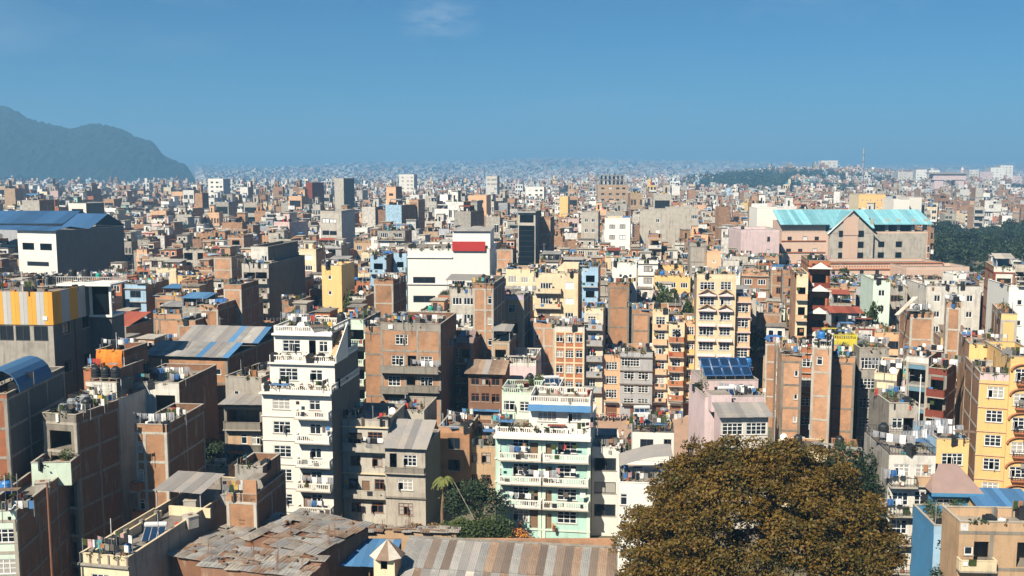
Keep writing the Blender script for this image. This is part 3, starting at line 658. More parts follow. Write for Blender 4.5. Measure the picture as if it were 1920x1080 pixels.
def tree_meshes(kind, seed, R=4.0, H=9.0, mat='leaf_dark', clumps=46, per=46, leaf=.42, trunk=.22):
    key = (kind, seed)
    if key in TREE: return TREE[key]
    g = np.random.default_rng(seed); rng = random.Random(seed)
    d = g.normal(size=(clumps, 3)); d /= np.linalg.norm(d, axis=1)[:, None]; d[:, 2] = np.abs(d[:, 2]) * 1.1 - .25
    c = d * (g.uniform(.55, 1.0, clumps)[:, None]) * np.array([R, R, H * .36]) + np.array([0, 0, H * .60]); c[:, 0] += .12 * R * np.sin(c[:, 2]); rad = g.uniform(.22, .40, clumps) * R
    co = quads(crown_points(c, per, rad, g), leaf, g, .5, .7)
    tr = MB(); limbs(tr, (0, 0, 0), (0, 0, H * .42), R * .07 + .1, R * .05 + .05, 'wood', 8, 4, .1, rng)
    for i in range(7): q = c[rng.randrange(clumps)]; limbs(tr, (0, 0, H * (.3 + .02 * i)), tuple(q), .12, .03, 'wood', 5, 3, .2, rng)
    TREE[key] = (tr.mesh('trunk'), leaf_mesh('crown', co, mat)); return TREE[key]
def plant_tree(name, label, px, pz, Y, R, H, seed, mat='leaf_dark', group=None, cat='tree', base=0.0, x=None, **kw):
    t, c = tree_meshes((mat, R, H), seed, R, H, mat, **kw)
    if x is None: x = (px - 960) / K(pz) * Y
    o = thing(name, label, cat, (x, Y, base), random.Random(seed + int(Y)).uniform(0, 6), group)
    link('trunk', t, o); link('crown', c, o); return o
# ---------------------------------------------------------------- ground and terrain
def terrain(x, y):
    return rise(x, y) + 34 * math.exp(-((x - 640) / 330) ** 2 - ((y - 2150) / 450) ** 2)
def rise(x, y):
    far = max(0.0, y - 3600); return min(far * .022, 120) * (1 + .25 * sin(x * .0011 + 1) + .1 * sin(x * .004)) if far else 0.0
def dirtmat(name, a, b_, c_, sc=.05):
    m, n, l, b = nodes_of(name); pos = n.new('ShaderNodeTexCoord').outputs['Object']
    f = noise(n, l, pos, sc, 8, .7); g = noise(n, l, pos, sc * 14, 5, .7)
    c = mix(n, l, mrange(n, l, f, .4, .6, 0, 1), a, b_); c = mix(n, l, mrange(n, l, g, .5, .7, 0, .8), c, c_)
    l.new(c, b.inputs['Base Color']); b.inputs['Roughness'].default_value = .95; b.inputs['Specular IOR Level'].default_value = .1; MATS[name] = m
dirtmat('ground_dust', (.17, .14, .11), (.10, .10, .06), (.24, .21, .17)); dirtmat('plaza_brick', (.42, .27, .19), (.36, .24, .17), (.28, .19, .14), .3)
dirtmat('asphalt', (.06, .06, .06), (.075, .07, .065), (.1, .09, .08), .3); dirtmat('hill_forest', (.007, .018, .014), (.018, .030, .015), (.004, .010, .009), .02)
me = bpy.data.meshes.new('ground'); nx, ny = 120, 60; V = []; Fa = []
ys = [-300 + 0 * j for j in range(1)] + [3600 * (j / 40) for j in range(41)] + [3600 + 9000 * (j / 40) ** 1.2 for j in range(1, 41)]
for j, y in enumerate(ys):
    for i in range(nx + 1):
        x = (-1 + 2 * i / nx) * (900 + max(y, 0) * .95); V.append((x, y, terrain(x, y)))
for j in range(len(ys) - 1):
    for i in range(nx): a = j * (nx + 1) + i; Fa.append((a, a + 1, a + nx + 2, a + nx + 1))
me.from_pydata(V, [], Fa); me.materials.append(MATS['ground_dust']); structure('ground', me)
pz = MB(); x0, y0, _ = at(1085, 845, 152); x1, y1, _ = at(1300, 785, 181)
pz.poly([(14, 150, .06), (36, 148, .06), (38, 180, .06), (12, 180, .06)], 'plaza_brick'); structure('plaza', pz.mesh('plaza'))
pv = MB(); pv.box(12, 38, 180.02, 181.6, 0, .13, 'pale_concrete'); structure('pavement', pv.mesh('pavement'))
# wooded hill on the left, about three kilometres off
def hill():
    n, mm = 240, 110; g = np.random.default_rng(5); xs = np.linspace(-2700, -760, n); yy = np.linspace(2700, 4300, mm)
    X, Y = np.meshgrid(xs, yy); prof_px = [(-700, 120), (-300, 150), (-120, 178), (0, 204), (30, 210), (70, 231), (110, 240), (140, 248), (160, 241), (185, 238), (210, 240), (235, 248), (262, 262), (290, 270), (310, 292), (335, 307), (352, 313), (362, 326), (372, 345)]
    px = 960 + X / (Y * cP) * F * .995; ridge = np.interp(px, [p[0] for p in prof_px], [p[1] for p in prof_px])
    yc = 3150.0; top = CH + (322 - ridge) / F * 1.0 * yc * 1.012
    t = np.clip(1 - np.abs(Y - yc) / 480, 0, 1); sh = np.sin(t * pi / 2) ** .8
    Z = np.maximum(top, -5) * sh - 6 * (1 - sh)
    c = g.normal(size=(mm, n)) * 3.4; Z = Z + np.where(sh > .05, c + 5 * np.sin(X * .035 + Y * .02) * np.sin(Y * .031), 0) * np.clip(Z / 40, 0, 1)
    me = bpy.data.meshes.new('hill'); i = np.arange(n * mm).reshape(mm, n)
    fs = np.stack([i[:-1, :-1], i[:-1, 1:], i[1:, 1:], i[1:, :-1]], -1).reshape(-1, 4)
    me.from_pydata(np.stack([X, Y, Z], -1).reshape(-1, 3).tolist(), [], fs.tolist()); me.materials.append(MATS['hill_forest']); structure('hill', me)
    return xs, yy, Z
HILL = hill()

# ---------------------------------------------------------------- named buildings of the photograph
VIS = []     # (xl, xr, top row, lowest visible row, distance): what a filler house in front must not cover
def vis(xl, xr, yt, yb, Y): VIS.append((xl, xr, yt, yb, Y))
def hero(name, ref, label, xl, xr, yt, Y, d, vb, rows=None, bal=None, clut='', fin=True, btop=0, cols=None, beam=True, host=None, z0=None, top=0, side_px=45, **kw):
    s = House(name, label, ref, xl, xr, yt, Y, d, **kw); s.cols = cols; s.beam = beam
    if host: s.host = host; s.z0 = host.H + .01 if z0 is None else z0; s.detail = host.detail
    if z0 is not None: s.z0 = z0
    HEROES.append(s); s.label_fixed = True
    if rows: s.floors(rows, top)
    if bal:
        for k in range(btop, s.nf):
            zf = s.H - (k + 1) * s.fh
            if zf < max(2.0, s.z0 + .5): break
            for b in bal: s.balcony(b[0], b[1], zf, b[2], b[3], *(b[4:]))
    if fin: s.finish()
    s.clutter(clut); s.vrect = (xl - (side_px if (xl + xr) / 2 > 1150 else 0), xr + (side_px if (xl + xr) / 2 < 900 else 4), yt, vb)
    vis(s.vrect[0], s.vrect[1], yt, vb, Y); return s

# --- white stepped tower
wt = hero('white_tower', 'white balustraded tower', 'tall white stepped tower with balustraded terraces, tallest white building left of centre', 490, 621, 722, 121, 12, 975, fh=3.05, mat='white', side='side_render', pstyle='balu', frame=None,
          rows='w3*1.2@.28 w2*1.1@.76', bal=[(.5, 1.0, 1.1, 'balu')], btop=0, fin=False)
wt.ledge([wt.H], .75, .2, 'white'); wt.ledge([wt.H - k * 3.05 for k in range(1, 7)], .12, .12, 'white', 0, .5)
wt.window('f', wt.W * .62, wt.H - 5 * 3.05, 'db'); wt.window('f', wt.W * .62, wt.H - 4 * 3.05, 'db'); wt.finish()
t2 = hero('t', '', '', 505, 627, 667, 123, 10, 722, host=wt, fh=3.1, mat='white', side='side_render', pstyle='balu', frame=None, rows='w3*1.3@.29 w2*1.2@.72', fin=False, clut='')
t2.ledge([t2.H], .4, .18, 'white'); t2.finish()
t3 = hero('t', '', '', 513, 622, 612, 125, 8, 667, host=wt, fh=3.2, mat='white', side='side_render', pstyle='balu', frame=None, rows='w3*1.25@.30 vd*.35@.66 w2*.9@.85', fin=False)
t3.ledge([t3.H], .6, .22, 'white'); t3.finish(); t3.clutter('LLCDPPT')
st = MB(); a = Vector((t3.W / 2 + .1, -1.9, t2.H - t3.H)); n = 16     # outside stair up to the top terrace
for i in range(n): st.box(t3.W / 2 + .06, t3.W / 2 + 1.0, -1.9 + i * .3, -1.6 + i * .3, t2.H, t2.H + (i + 1) * (t3.H - t2.H) / n, 'peach')
st.hexa([(t3.W / 2 + 1.0, -1.9, t2.H), (t3.W / 2 + 1.12, -1.9, t2.H), (t3.W / 2 + 1.12, 3, t2.H), (t3.W / 2 + 1.0, 3, t2.H), (t3.W / 2 + 1.0, -1.9, t2.H + 1), (t3.W / 2 + 1.12, -1.9, t2.H + 1), (t3.W / 2 + 1.12, 3, t3.H + 1), (t3.W / 2 + 1.0, 3, t3.H + 1)], 'white')
so = link('outside_stair', st.mesh('outside_stair'), wt.root); q = t3.w(0, 0); dx, dy = q[0] - wt.x, q[1] - wt.Y
so.location = (dx * cos(-wt.rz) - dy * sin(-wt.rz), dx * sin(-wt.rz) + dy * cos(-wt.rz), 0)
t2.item('plant_a', -2, -.0 + .5, t2.H); t2.item('bush', -3.4, .8, wt.H)
for k, (f, lb) in enumerate(((.78, 'laundry_b'), (.75, 'laundry_c'), (.78, 'laundry_a'))): wt.item(lb, -wt.W / 2 + f * wt.W, -.75, wt.H - (4 + k) * 3.05 + .02, wt.rz)

# --- mint tower with white balconies
tt = hero('mint_tower', 'mint balcony tower', 'mint green tower with white balustraded balconies on every storey, beside the big tree', 929, 1107, 803, 118, 13, 1020, fh=2.93, mat='mint', side='pale_mint', pstyle='balu', pmat='white', frame=None,
          rows='w3*1.05@.27 db@.41 db@.555 w3*1.25@.76', bal=[(.04, .5, 1.15, 'balu', 'white'), (.51, .995, 1.15, 'balu', 'white')], btop=0, fin=False)
tt.ledge([tt.H + .02], 1.1, .3, 'white'); tt.ledge([tt.H - k * 2.93 for k in range(1, 6)], .15, .2, 'pale_mint', 0, 1)
for f in (0.02, .455, .5, .97):
    x = -tt.W / 2 + f * tt.W; tt.extra.box(x, x + .4, -.12, -.003, 0, tt.H - .35, 'pale_mint')
tt.finish()
u1 = hero('t', '', '', 992, 1107, 744, 119, 6, 803, host=tt, fh=3.0, mat='white', side='white', pstyle='balu', frame=None, rows='w4*.9@.30 w3*.9@.75', fin=False)
u1.finish()
aw = MB(); 
for i in range(9):
    x0 = -u1.W / 2 - .1 + i * (u1.W + .2) / 9; x1 = x0 + (u1.W + .2) / 9 + .02; e = .02 * (i % 2); aw.hexa([(x0, -1.0, u1.H - .75 + e), (x1, -1.0, u1.H - .75 + e), (x1, -.03, u1.H - .2 + e), (x0, -.03, u1.H - .2 + e), (x0, -1.0, u1.H - .70 + e), (x1, -1.0, u1.H - .70 + e), (x1, -.03, u1.H - .14 + e), (x0, -.03, u1.H - .14 + e)], 'blue_tin')
ao = link('awning', aw.mesh('awning'), tt.root); dd = Vector((u1.x - tt.x, u1.Y - tt.Y, 0)); ao.location = Matrix.Rotation(-tt.rz, 4, 'Z') @ dd
u2 = hero('t', '', '', 941, 1012, 727, 126, 5, 790, host=tt, fh=3.0, mat='pale_mint', side='pale_mint', pstyle='balu', frame=None, rows='w2*1.2@.15 w3@.66', fin=False); u2.finish()
for c in 'PPUP': pass
for x in (-4.4, -3.2, -1.8, -5.2): tt.item('bush' if x < -4 else 'plant_a', x, 1.0)
tt.item('plant_b', -2.6, 2.5); tt.item('plant_b', -.9, .7)
st = MB()
for i in range(12): st.box(-2.4 + i * .26, -2.12 + i * .26, 3.6, 4.5, tt.H + .2 + i * .24, tt.H + .25 + i * .24, 'pale_blue')
for y in (3.58, 4.5): st.bar((-2.4, y, tt.H), (.8, y, tt.H + 3.0), .05, 'pale_blue'); st.bar((-2.4, y, tt.H + .9), (.8, y, tt.H + 3.9), .035, 'pale_blue')
for i in range(5): st.bar((-2.4 + i * .75, 3.58, tt.H + i * .7), (-2.4 + i * .75, 3.58, tt.H + .9 + i * .7), .03, 'pale_blue')
link('outside_stair', st.mesh('outside_stair'), tt.root)
for k, (x, it) in enumerate(((-3, 'laundry_c'), (-.5, 'laundry_b'), (-2.6, 'laundry_a'))): tt.item(it, x, -.8, tt.H - (1 + k) * 2.93 + .02, tt.rz)
for x in (-3.6, -2.6, 1.5): tt.item('plant_c', x, -.7, tt.H - 4 * 2.93 + .02)

# --- foreground and left side
hero('terraced_house', 'long brick house bottom left', 'long brick house with pale mint parapet running along the bottom left corner', -45, 30, 957, 88, 19, 1080, fh=3.0, mat='pale_mint', side='dark_brick', rz=4, rows='w3@.7', clut='', side_px=170,)
lb = HOUSES[-1]
l2 = hero('t', '', '', 58, 132, 866, 98, 8, 940, host=lb, z0=lb.H, fh=2.7, mat='pale_mint', side='dark_brick', rz=4, rows='dr@.28', frame='cement_beam', beam='side', side_px=70); l2.clutter('PPPPUUP')
for x, y, k in ((-1.5, 2, 'plant_a'), (-.2, 4, 'plant_b'), (1.2, 7.5, 'crate'), (-1.8, 6.5, 'tank_blue'), (.8, 1.2, 'dish'), (0.4, 8.5, 'plant_c'), (-2.6, 8.5, 'bush'), (-3, 4, 'chair')): lb.item(k, x, y)
fr = hero('yellow_terrace', 'weathered cream terrace house', 'low weathered cream house with long terrace roof and panelled parapets, bottom left', 150, 240, 1040, 88, 24, 1080, fh=3.2, mat='cream', side='concrete', pmat='cream', rz=-12, rows='w3@.4 w3@.8', frame=None, side_px=150, fin=False)
fr.par = .8; fr.ledge([fr.H], .3, .2, 'concrete')
for i in range(6): x = -fr.W / 2 + i * (fr.W - .16) / 5; fr.extra.box(x, x + .16, -.09, -.003, fr.H + .01, fr.T, 'old_concrete')
fr.finish()
m = MB(); m.box(-fr.W / 2 + .14, -fr.W / 2 + .3, 5, 12, fr.H, fr.H + 1.1, 'cream'); m.box(-1.6, -1.4, .2, 12, fr.H, fr.H + .9, 'cream')
for i in range(5): m.box(-1.7, -1.3, .2 + i * 2.7, .6 + i * 2.7, fr.H, fr.H + 1.15, 'old_concrete')
m.box(-1.35, 3.4, 13.2, 13.4, fr.H, fr.H + 1.0, 'cream'); link('inner_parapet', m.mesh('inner_parapet'), fr.root)
fr.shed(-.8, 14.2, 5.2, 4.6, 2.3, 'slate'); fr.item('crate', 2.7, 10.5); fr.item('crate', 2.4, 17.5); fr.item('solar', 1.3, 6.2); fr.item('drum', .4, 3.2); fr.item('crate', .2, 15.0); fr.item('chair', 1.8, 9); fr.item('plant_b', 3.3, 20)
bt = hero('brick_tower', 'tall brick tower bottom left', 'tall narrow brick tower with pale concrete frame lines and a shop hanging of plants on the roof', 252, 312, 795, 108, 10, 950, fh=3.3, rz=-6, mat='brick', side='dark_brick', frame='pale_concrete', cols=[0, .28, 1], rows='w1*.8@.12', bal=[(-.14, .18, .8, 'solid', 'terracotta')], btop=1, clut='PPLPUP', side_px=72)
bt.root['label'] = 'tall narrow brick tower with pale concrete frame lines and terracotta corner balconies, bottom left'
hero('white_brick_house', 'white and brick house', 'white fronted brick house with a sloping outside stair and plants along its roof edge', 230, 335, 716, 124, 12, 770, fh=3.2, rz=-6, mat='dirty_white', side='dark_brick', frame=None, rows=['vd@.75 w1@.3'], clut='UPPLLUPL', side_px=45)
b2 = hero('ruined_brick_tower', 'short brick tower with ruined top', 'brick tower with a broken roofless top storey rising from the plank roofs', 424, 480, 925, 101, 8, 1030, fh=4.2, rz=-9, mat='brick', side='dark_brick', frame='pale_concrete', side_px=52, fin=False)
for i in range(2):
    for j in range(3):
        for k in range(1): b2.holes['f'].append((b2.W * .42 + j * .22 + .0, b2.W * .42 + j * .22 + .1, b2.H - 2.1 - i * .4, b2.H - 1.95 - i * .4))
b2.finish()
b3 = hero('t', '', '', 440, 492, 873, 104, 5, 925, host=b2, z0=b2.H, fh=3.5, rz=-9, mat='concrete', side='dark_brick', frame=None, rows='vd*.5@.3', side_px=40)
m = MB(); m.box(.2, 1.7, .0, .25, b2.H, b2.H + 2.3, 'brick'); m.box(.5, 1.9, .3, 2.5, b2.H + 2.3, b2.H + 2.4, 'old_plank'); link('broken_wall', m.mesh('broken_wall'), b2.root); b2.item('tarp', -.9, 1.8)
ol = hero('striped_building', 'orange and grey striped building', 'grey concrete building with orange and grey striped cladding at the left edge', -70, 96, 548, 125, 13, 745, fh=3.9, rz=-5, mat='concrete', side='side_render', frame=None, par=.5, fin=False, top=0, side_px=90)
ol.holes['f'] = []; ol.par = .5
band = ol.H - 3.6
for f in (.13, .30, .47, .655, .86):
    for q in (-1,): ol.holes['f'].append((f * ol.W - .95, f * ol.W + .95, band - 2.1, band - .15))
for f in (.13, .30, .47, .655, .86):
    fr_, pn, _ = window_parts('dk', 1.9, 1.9, 4); o = link('window', fr_, ol.root, (-ol.W / 2 + f * ol.W, .07, band - 2.08)); link('pane', pn, o)
for u, z in ((3, -6), (3, -11), (8, -6), (8, -11), (8, -15)): ol.window('r', u, ol.H + z, 'dk', .7)
ol.finish(); n = 22
for i in range(n):
    m = MB(); x0 = -ol.W / 2 - .15 + i * (ol.W + .3) / n; k = ('cladding_orange', 'cladding_grey', 'cladding_orange', 'cladding_orange')[(i // 2) % 4] if i % 2 == 0 else ('cladding_orange', 'cladding_grey', 'cladding_orange', 'cladding_grey')[(i // 2) % 4]
    k = 'cladding_orange' if (i // 2) % 2 == 0 else 'cladding_grey'
    m.box(x0, x0 + (ol.W + .3) / n - .02, -.12, -.01, band, ol.T + .1, k); link('cladding_panel', m.mesh('cladding_panel'), ol.root)
for i in range(8):
    m = MB(); y0 = i * 8 / 8; m.box(ol.W / 2 + .01, ol.W / 2 + .12, y0, y0 + .98, band, ol.T + .1, 'cladding_orange' if (i // 2) % 2 == 0 else 'cladding_grey'); link('cladding_panel', m.mesh('cladding_panel'), ol.root)
m = MB(); m.box(ol.W / 2 - 1.2, ol.W / 2 - .6, -.2, -.13, band + .6, band + 1.1, 'dish_white'); link('wall_lamp', m.mesh('wall_lamp'), ol.root)
m = MB(); m.bar((ol.W / 2 + .1, 5.1, 0), (ol.W / 2 + .1, 5.1, band), .09, 'rust_steel', 6); link('drain_pipe', m.mesh('drain_pipe'), ol.root)
m = MB()      # the glazed bay behind with white posts and a railed terrace
x1 = ol.W / 2; m.box(x1 - .2, x1 + 3.2, 9.0, 13, band - .3, band, 'white'); m.box(x1 - 4, x1 + 3.6, 8.2, 13.2, band + 4.0, band + 4.25, 'white')
m.box(x1 - 4, x1 + 3.0, 9.3, 12.8, 0, band - .3, 'side_render')
for x in (x1 + .1, x1 + 2.9): m.box(x, x + .3, 9.0, 9.3, band, band + 4, 'white')
m.box(x1 + .3, x1 + 2.9, 9.3, 9.4, band, band + 4, 'black_glass'); balustrade(m, (x1 - 4, 8.3), (x1 + 3.5, 8.3), band + 4.25, 1.0, 'white', 'wrail'); balustrade(m, (x1 + 3.5, 8.3), (x1 + 3.5, 13.1), band + 4.25, 1.0, 'white', 'wrail'); link('glazed_bay', m.mesh('glazed_bay'), ol.root)
ol.item('tank_black', x1 - 5, 8); ol.item('tank_black', x1 - 3.2, 11, band + 4.26); ol.item('tank_black', x1 - 1.5, 11.5, band + 4.26)
for xx, yy in ((x1 - 5, 10), (x1 - 7, 9)): ol.item('tank_black', xx, yy)
dk = hero('dark_house', 'red brick house with round tin roof', 'dark shaded house with a curved tin roof and red brick corner at the left edge', -90, 12, 738, 98, 14, 860, fh=3.0, rz=2, mat='red_brick', side='side_render', frame='concrete', rows='w3@.55 w3@.85', side_px=75, par=.5)
m = MB(); n = 10
for i in range(n):
    a0, a1 = pi * i / n, pi * (i + 1) / n
    m.hexa([(-2.2 * cos(a0), 1.2, dk.H + .3 + 2.3 * sin(a0)), (-2.2 * cos(a1), 1.2, dk.H + .3 + 2.3 * sin(a1)), (-2.2 * cos(a1), 9, dk.H + .3 + 2.3 * sin(a1)), (-2.2 * cos(a0), 9, dk.H + .3 + 2.3 * sin(a0)),
            (-2.25 * cos(a0), 1.2, dk.H + .34 + 2.35 * sin(a0)), (-2.25 * cos(a1), 1.2, dk.H + .34 + 2.35 * sin(a1)), (-2.25 * cos(a1), 9, dk.H + .34 + 2.35 * sin(a1)), (-2.25 * cos(a0), 9, dk.H + .34 + 2.35 * sin(a0))], 'blue_tin')
o = link('vault_roof', m.mesh('vault_roof'), dk.root); o.location = (1.2, 0, 0)
g1 = hero('garden_roof_house', 'house with water tanks and dish', 'dark brick house with grey roof tanks and big dish, before the striped building', 80, 142, 775, 101, 7, 862, fh=3.0, rz=-14, mat='old_concrete', side='dark_brick', rows='vd@.5', clut='GGGTDL', side_px=60)
g2 = hero('planted_roof_house', 'house behind the mint parapet', 'dark house with overgrown rooftop terrace behind the long brick house', -20, 66, 826, 108, 9, 880, fh=3.0, rz=-6, mat='old_concrete', side='dark_brick', rows='vd@.5', clut='PUPULBP', side_px=20)
g3 = hero('brick_box_house', 'brick house with orange cloth', 'stacked brick house draped with an orange cloth, three black tanks on its middle roof', 156, 222, 690, 121, 6, 760, fh=2.6, rz=-8, mat='terracotta', side='dark_brick', frame=None, clut='', side_px=8, fin=False)
g3.finish()
g4 = hero('t', '', '', 180, 232, 656, 124, 6, 690, host=g3, z0=g3.H, fh=2.6, rz=-8, mat='dirty_white', pmat='red_brick', side='dark_brick', frame=None, rows='vd@.3', clut='LLPH', side_px=20)
m = MB(); n = 8; rg = random.Random(1)
for i in range(n):
    for j in range(5):
        f = lambda a, b: (-g4.W / 2 + .2 + a * .42, -.12 - .25 * sin(b * .6) - .1 * cos(a * 2), g4.T + .05 - b * .5 * (1 - .25 * abs(a / n - .5)))
        m.poly([f(i, j), f(i + 1, j), f(i + 1, j + 1), f(i, j + 1)], 'cloth_orange')
o = thing('orange_cloth', 'large orange cloth hanging over the brick parapet in front of the tin-roofed brick block', 'cloth', (g4.x, g4.Y, 0), g4.rz, None, m.mesh('orange_cloth'))
g5 = hero('tank_shelf_house', 'white room under the black tanks', 'small white room with a ladder and a row of black tanks on top', 160, 218, 716, 119, 4, 770, fh=2.6, rz=-8, mat='dirty_white', side='side_render', frame=None, par=.05, rows='w2@.4', clut='', side_px=8)
for x in (-1.2, 0.1, 1.4): g5.item('tank_black', x, 1)
lad = MB()
for x in (0, .4): lad.bar((x, -.5, 0), (x, -.05, 3.2), .03, 'dish_white')
for i in range(9): lad.bar((0, -.46 + i * .045, .3 + i * .33), (.4, -.46 + i * .045, .3 + i * .33), .025, 'dish_white')
p = g5.w(.9, -.05, g5.H - 3.2); thing('ladder', 'white ladder leaning on the small white room under the black tanks', 'ladder', p, g5.rz, None, lad.mesh('ladder'))
hero('white_terrace_house', 'white terrace behind brick tower', 'low white house with open terrace beside the tall brick tower', 128, 200, 742, 116, 9, 770, fh=2.9, rz=-10, mat='dirty_white', side='dirty_white', frame=None, rows='w2@.4', clut='DH', pstyle='rail', side_px=20)
bb = hero('brick_block', 'large brick block with tin roof', 'large brick block under grey patched tin roofs with four small windows in its top storey', 276, 426, 668, 140, 20, 830, fh=3.6, rz=-9, mat='brick', side='dark_brick', frame='old_concrete', cols=[0, 1], rows=['sm@.1 sm@.35 sm*1.2@.6 sm*1.2@.88', ''], par=.06, side_px=66)
def gable_sheets(house, x0, x1, y0, y1, z, rise, n, mat, along='x', name='roof_sheet'):
    """double-pitch roof laid in single sheets; the ridge runs along x"""
    rg = random.Random(n); ym = (y0 + y1) / 2
    for i in range(n):
        a, b = x0 + i * (x1 - x0) / n, x0 + (i + 1) * (x1 - x0) / n + .06; e = .02 * (i % 2) + rg.uniform(0, .015)
        for (p, q, zp, zq) in ((y0, ym, z, z + rise), (ym, y1, z + rise, z)):
            m = MB(); m.hexa([(a, p, zp + e), (b, p, zp + e), (b, q, zq + e), (a, q, zq + e), (a, p, zp + .03 + e), (b, p, zp + .03 + e), (b, q, zq + .03 + e), (a, q, zq + .03 + e)], rg.choice(mat)); link(name, m.mesh(name), house.root)
gable_sheets(bb, -bb.W / 2 - .4, bb.W / 2 + .4, -.6, 9.6, bb.H + .1, 1.3, 13, ['tin', 'tin', 'slate', 'blue_tin']); gable_sheets(bb, -bb.W / 2 - .4, bb.W / 2 + .4, 9.8, 20.5, bb.H + .4, 1.7, 13, ['tin', 'slate', 'tin', 'blue_tin'])
hero('slim_brick_tower', 'slim tall brick tower on the left', 'slim tall bare brick tower left of the white tower, behind the tin-roofed block', 419, 452, 533, 178, 8, 630, fh=3.4, mat='brick', side='dark_brick', frame='pale_concrete', side_px=16)
hero('short_brick_tower', 'shorter brick tower beside the slim one', 'shorter bare brick tower standing just left of the slim stained one', 374, 408, 571, 171, 8, 630, fh=3.4, mat='brick', side='dark_brick', frame='pale_concrete', clut='RH', side_px=12)
hero('brick_annex', 'brick annex below the blue shed', 'low brick annex in front of the short brick tower', 333, 366, 600, 168, 8, 630, fh=3.2, mat='brick', side='dark_brick', clut='L', side_px=10)
hero('blue_shed_house', 'house with blue tin shed', 'house with a blue tin shed and white laundry on its roof', 342, 376, 575, 176, 8, 600, fh=3.0, mat='concrete', side='side_render', rows='w2@.5', side_px=8).shed(0, 1, 4.6, 4.2, 2.3, 'blue_tin', 'blue')
hero('grey_low_house', 'grey rounded-parapet house', 'low grey rendered house with a curved parapet left of the white tower', 422, 490, 706, 128, 9, 760, fh=3.0, rz=-14, mat='concrete', side='concrete', frame=None, rows='sm@.3', clut='TC', side_px=0)
dh = hero('slate_canopy_house', 'grey house with flat dark canopy', 'dim grey house under a flat dark canopy, left of the white tower', 420, 491, 758, 124, 8, 860, fh=3.0, rz=-3, mat='tan', side='dark_brick', frame='old_concrete', rows=['vd*2@.5', 'w1@.5 w2@.9', 'w2*1.3@.4 w2@.9', 'w2@.4'], bal=[(0, 1, .8, 'solid', 'old_concrete')], par=.1, side_px=0)
dh.shed(0, -.8, 5.4, 5, .3, 'slate', slope=.03)

# --- grey pair, brick flats behind
gl = hero('grey_flats', 'grey flats with brown windows', 'grey rendered flats with brown windows and shallow balconies, right of the white tower', 641, 727, 786, 124, 9, 975, fh=3.05, mat='pale_concrete', side='concrete', frame=None,
     rows=['b3@.28 b3@.72', 'b2@.28 b2@.76', 'b2@.22 db@.5 b2@.8', 'b2@.28 b2*1.2@.75'], side_px=0, fin=False)
gl.ledge([gl.H - .02, gl.H - 3.05 * 2, gl.H - 3.05 * 3], .3, .15, 'cream')
for k in (1, 3): gl.balcony(.02, .98, gl.H - k * 3.05, .9, 'solid', 'pale_concrete')
gl.finish(); gl.clutter('PPHD'); gl.item('laundry_a', 1.2, -.6, gl.H - 3.05 + .02, gl.rz)
gr = hero('slate_roof_flats', 'grey flats with slate roof', 'narrow grey rendered flats under a sloping slate roof, right of the brown-windowed flats', 722, 797, 838, 121, 9, 975, fh=3.15, mat='pale_concrete', side='side_render', frame=None, rows=['w3*.9@.62 vd*.35@.2', 'w3@.5', 'b3@.5', 'w3@.5'], side_px=10, par=.1, fin=False)
gr.ledge([gr.H - 3.15, gr.H - 6.3], .25, .18, 'old_concrete'); gr.balcony(0, 1, gr.H - 3.15, .5, 'solid', 'old_concrete', .7); gr.finish()
for i in range(6):
    m = MB(); a = -gr.W / 2 - .3 + i * (gr.W + .6) / 6; b = a + (gr.W + .6) / 6 + .03; e = .02 * (i % 2); m.hexa([(a, -.6, gr.H - .0 + e), (b, -.6, gr.H - .0 + e), (b, 5.5, gr.H + 2.2 + e), (a, 5.5, gr.H + 2.2 + e), (a, -.6, gr.H + .05 + e), (b, -.6, gr.H + .05 + e), (b, 5.5, gr.H + 2.25 + e), (a, 5.5, gr.H + 2.25 + e)], 'slate'); link('roof_sheet', m.mesh('roof_sheet'), gr.root)
hero('grey_stair_house', 'grey block behind slate roof', 'grey concrete block with a bare parapet behind the slate-roofed flats', 735, 795, 768, 132, 8, 815, fh=3.1, mat='pale_concrete', side='concrete', frame=None, clut='GHP', side_px=8)
bf = hero('brick_flats', 'brick and grey flats behind', 'brick flats with grey balconies and white paned windows, behind the slate-roofed flats', 713, 826, 606, 146, 12, 768, fh=3.15, mat='brick', pmat='concrete', side='dark_brick', frame='concrete', beam='front', cols=[0, .40, .62, 1], rows=['w3@.35', 'w3@.28 vd*.5@.52 w3@.76', 'w3@.22 vd*.5@.5 w3@.76'], fin=False, side_px=10)
bf.finish(); bf.clutter('GGTGLCP')
for k, (a, b, st_) in enumerate(((0, .98, 'solid'), (0.0, .48, 'solid'), (.45, 1, 'solid'), (0, .48, 'solid'))):
    z = bf.H - (2, 3, 3, 4)[k] * 3.15 + (0, 0, .3, 0)[k]; m = MB(); x0, x1 = -bf.W / 2 + a * bf.W, -bf.W / 2 + b * bf.W; m.box(x0, x1, -1.2, -.04, z - .18, z, 'old_concrete'); balustrade(m, (x0 + .08, -1.1), (x1 - .08, -1.1), z, .95, 'old_concrete' if k != 3 else 'brick', 'solid'); link('balcony', m.mesh('balcony'), bf.root)
for x in (-2.5, -.5, 1.2, 3): bf.item('plant_b', x, -.7, bf.H - 2 * 3.15 + .02)
bf.item('laundry_b', 2.2, -.6, bf.H - 6.25, bf.rz)
hero('bare_brick_wall_house', 'bare brick slab beside the mint balconies', 'tall bare brick house wall between the mint balconies and the grey balcony flats', 684, 713, 612, 148, 10, 768, fh=3.2, mat='brick', side='dark_brick', frame='old_concrete', beam='front', cols=[], clut='GG', side_px=0)
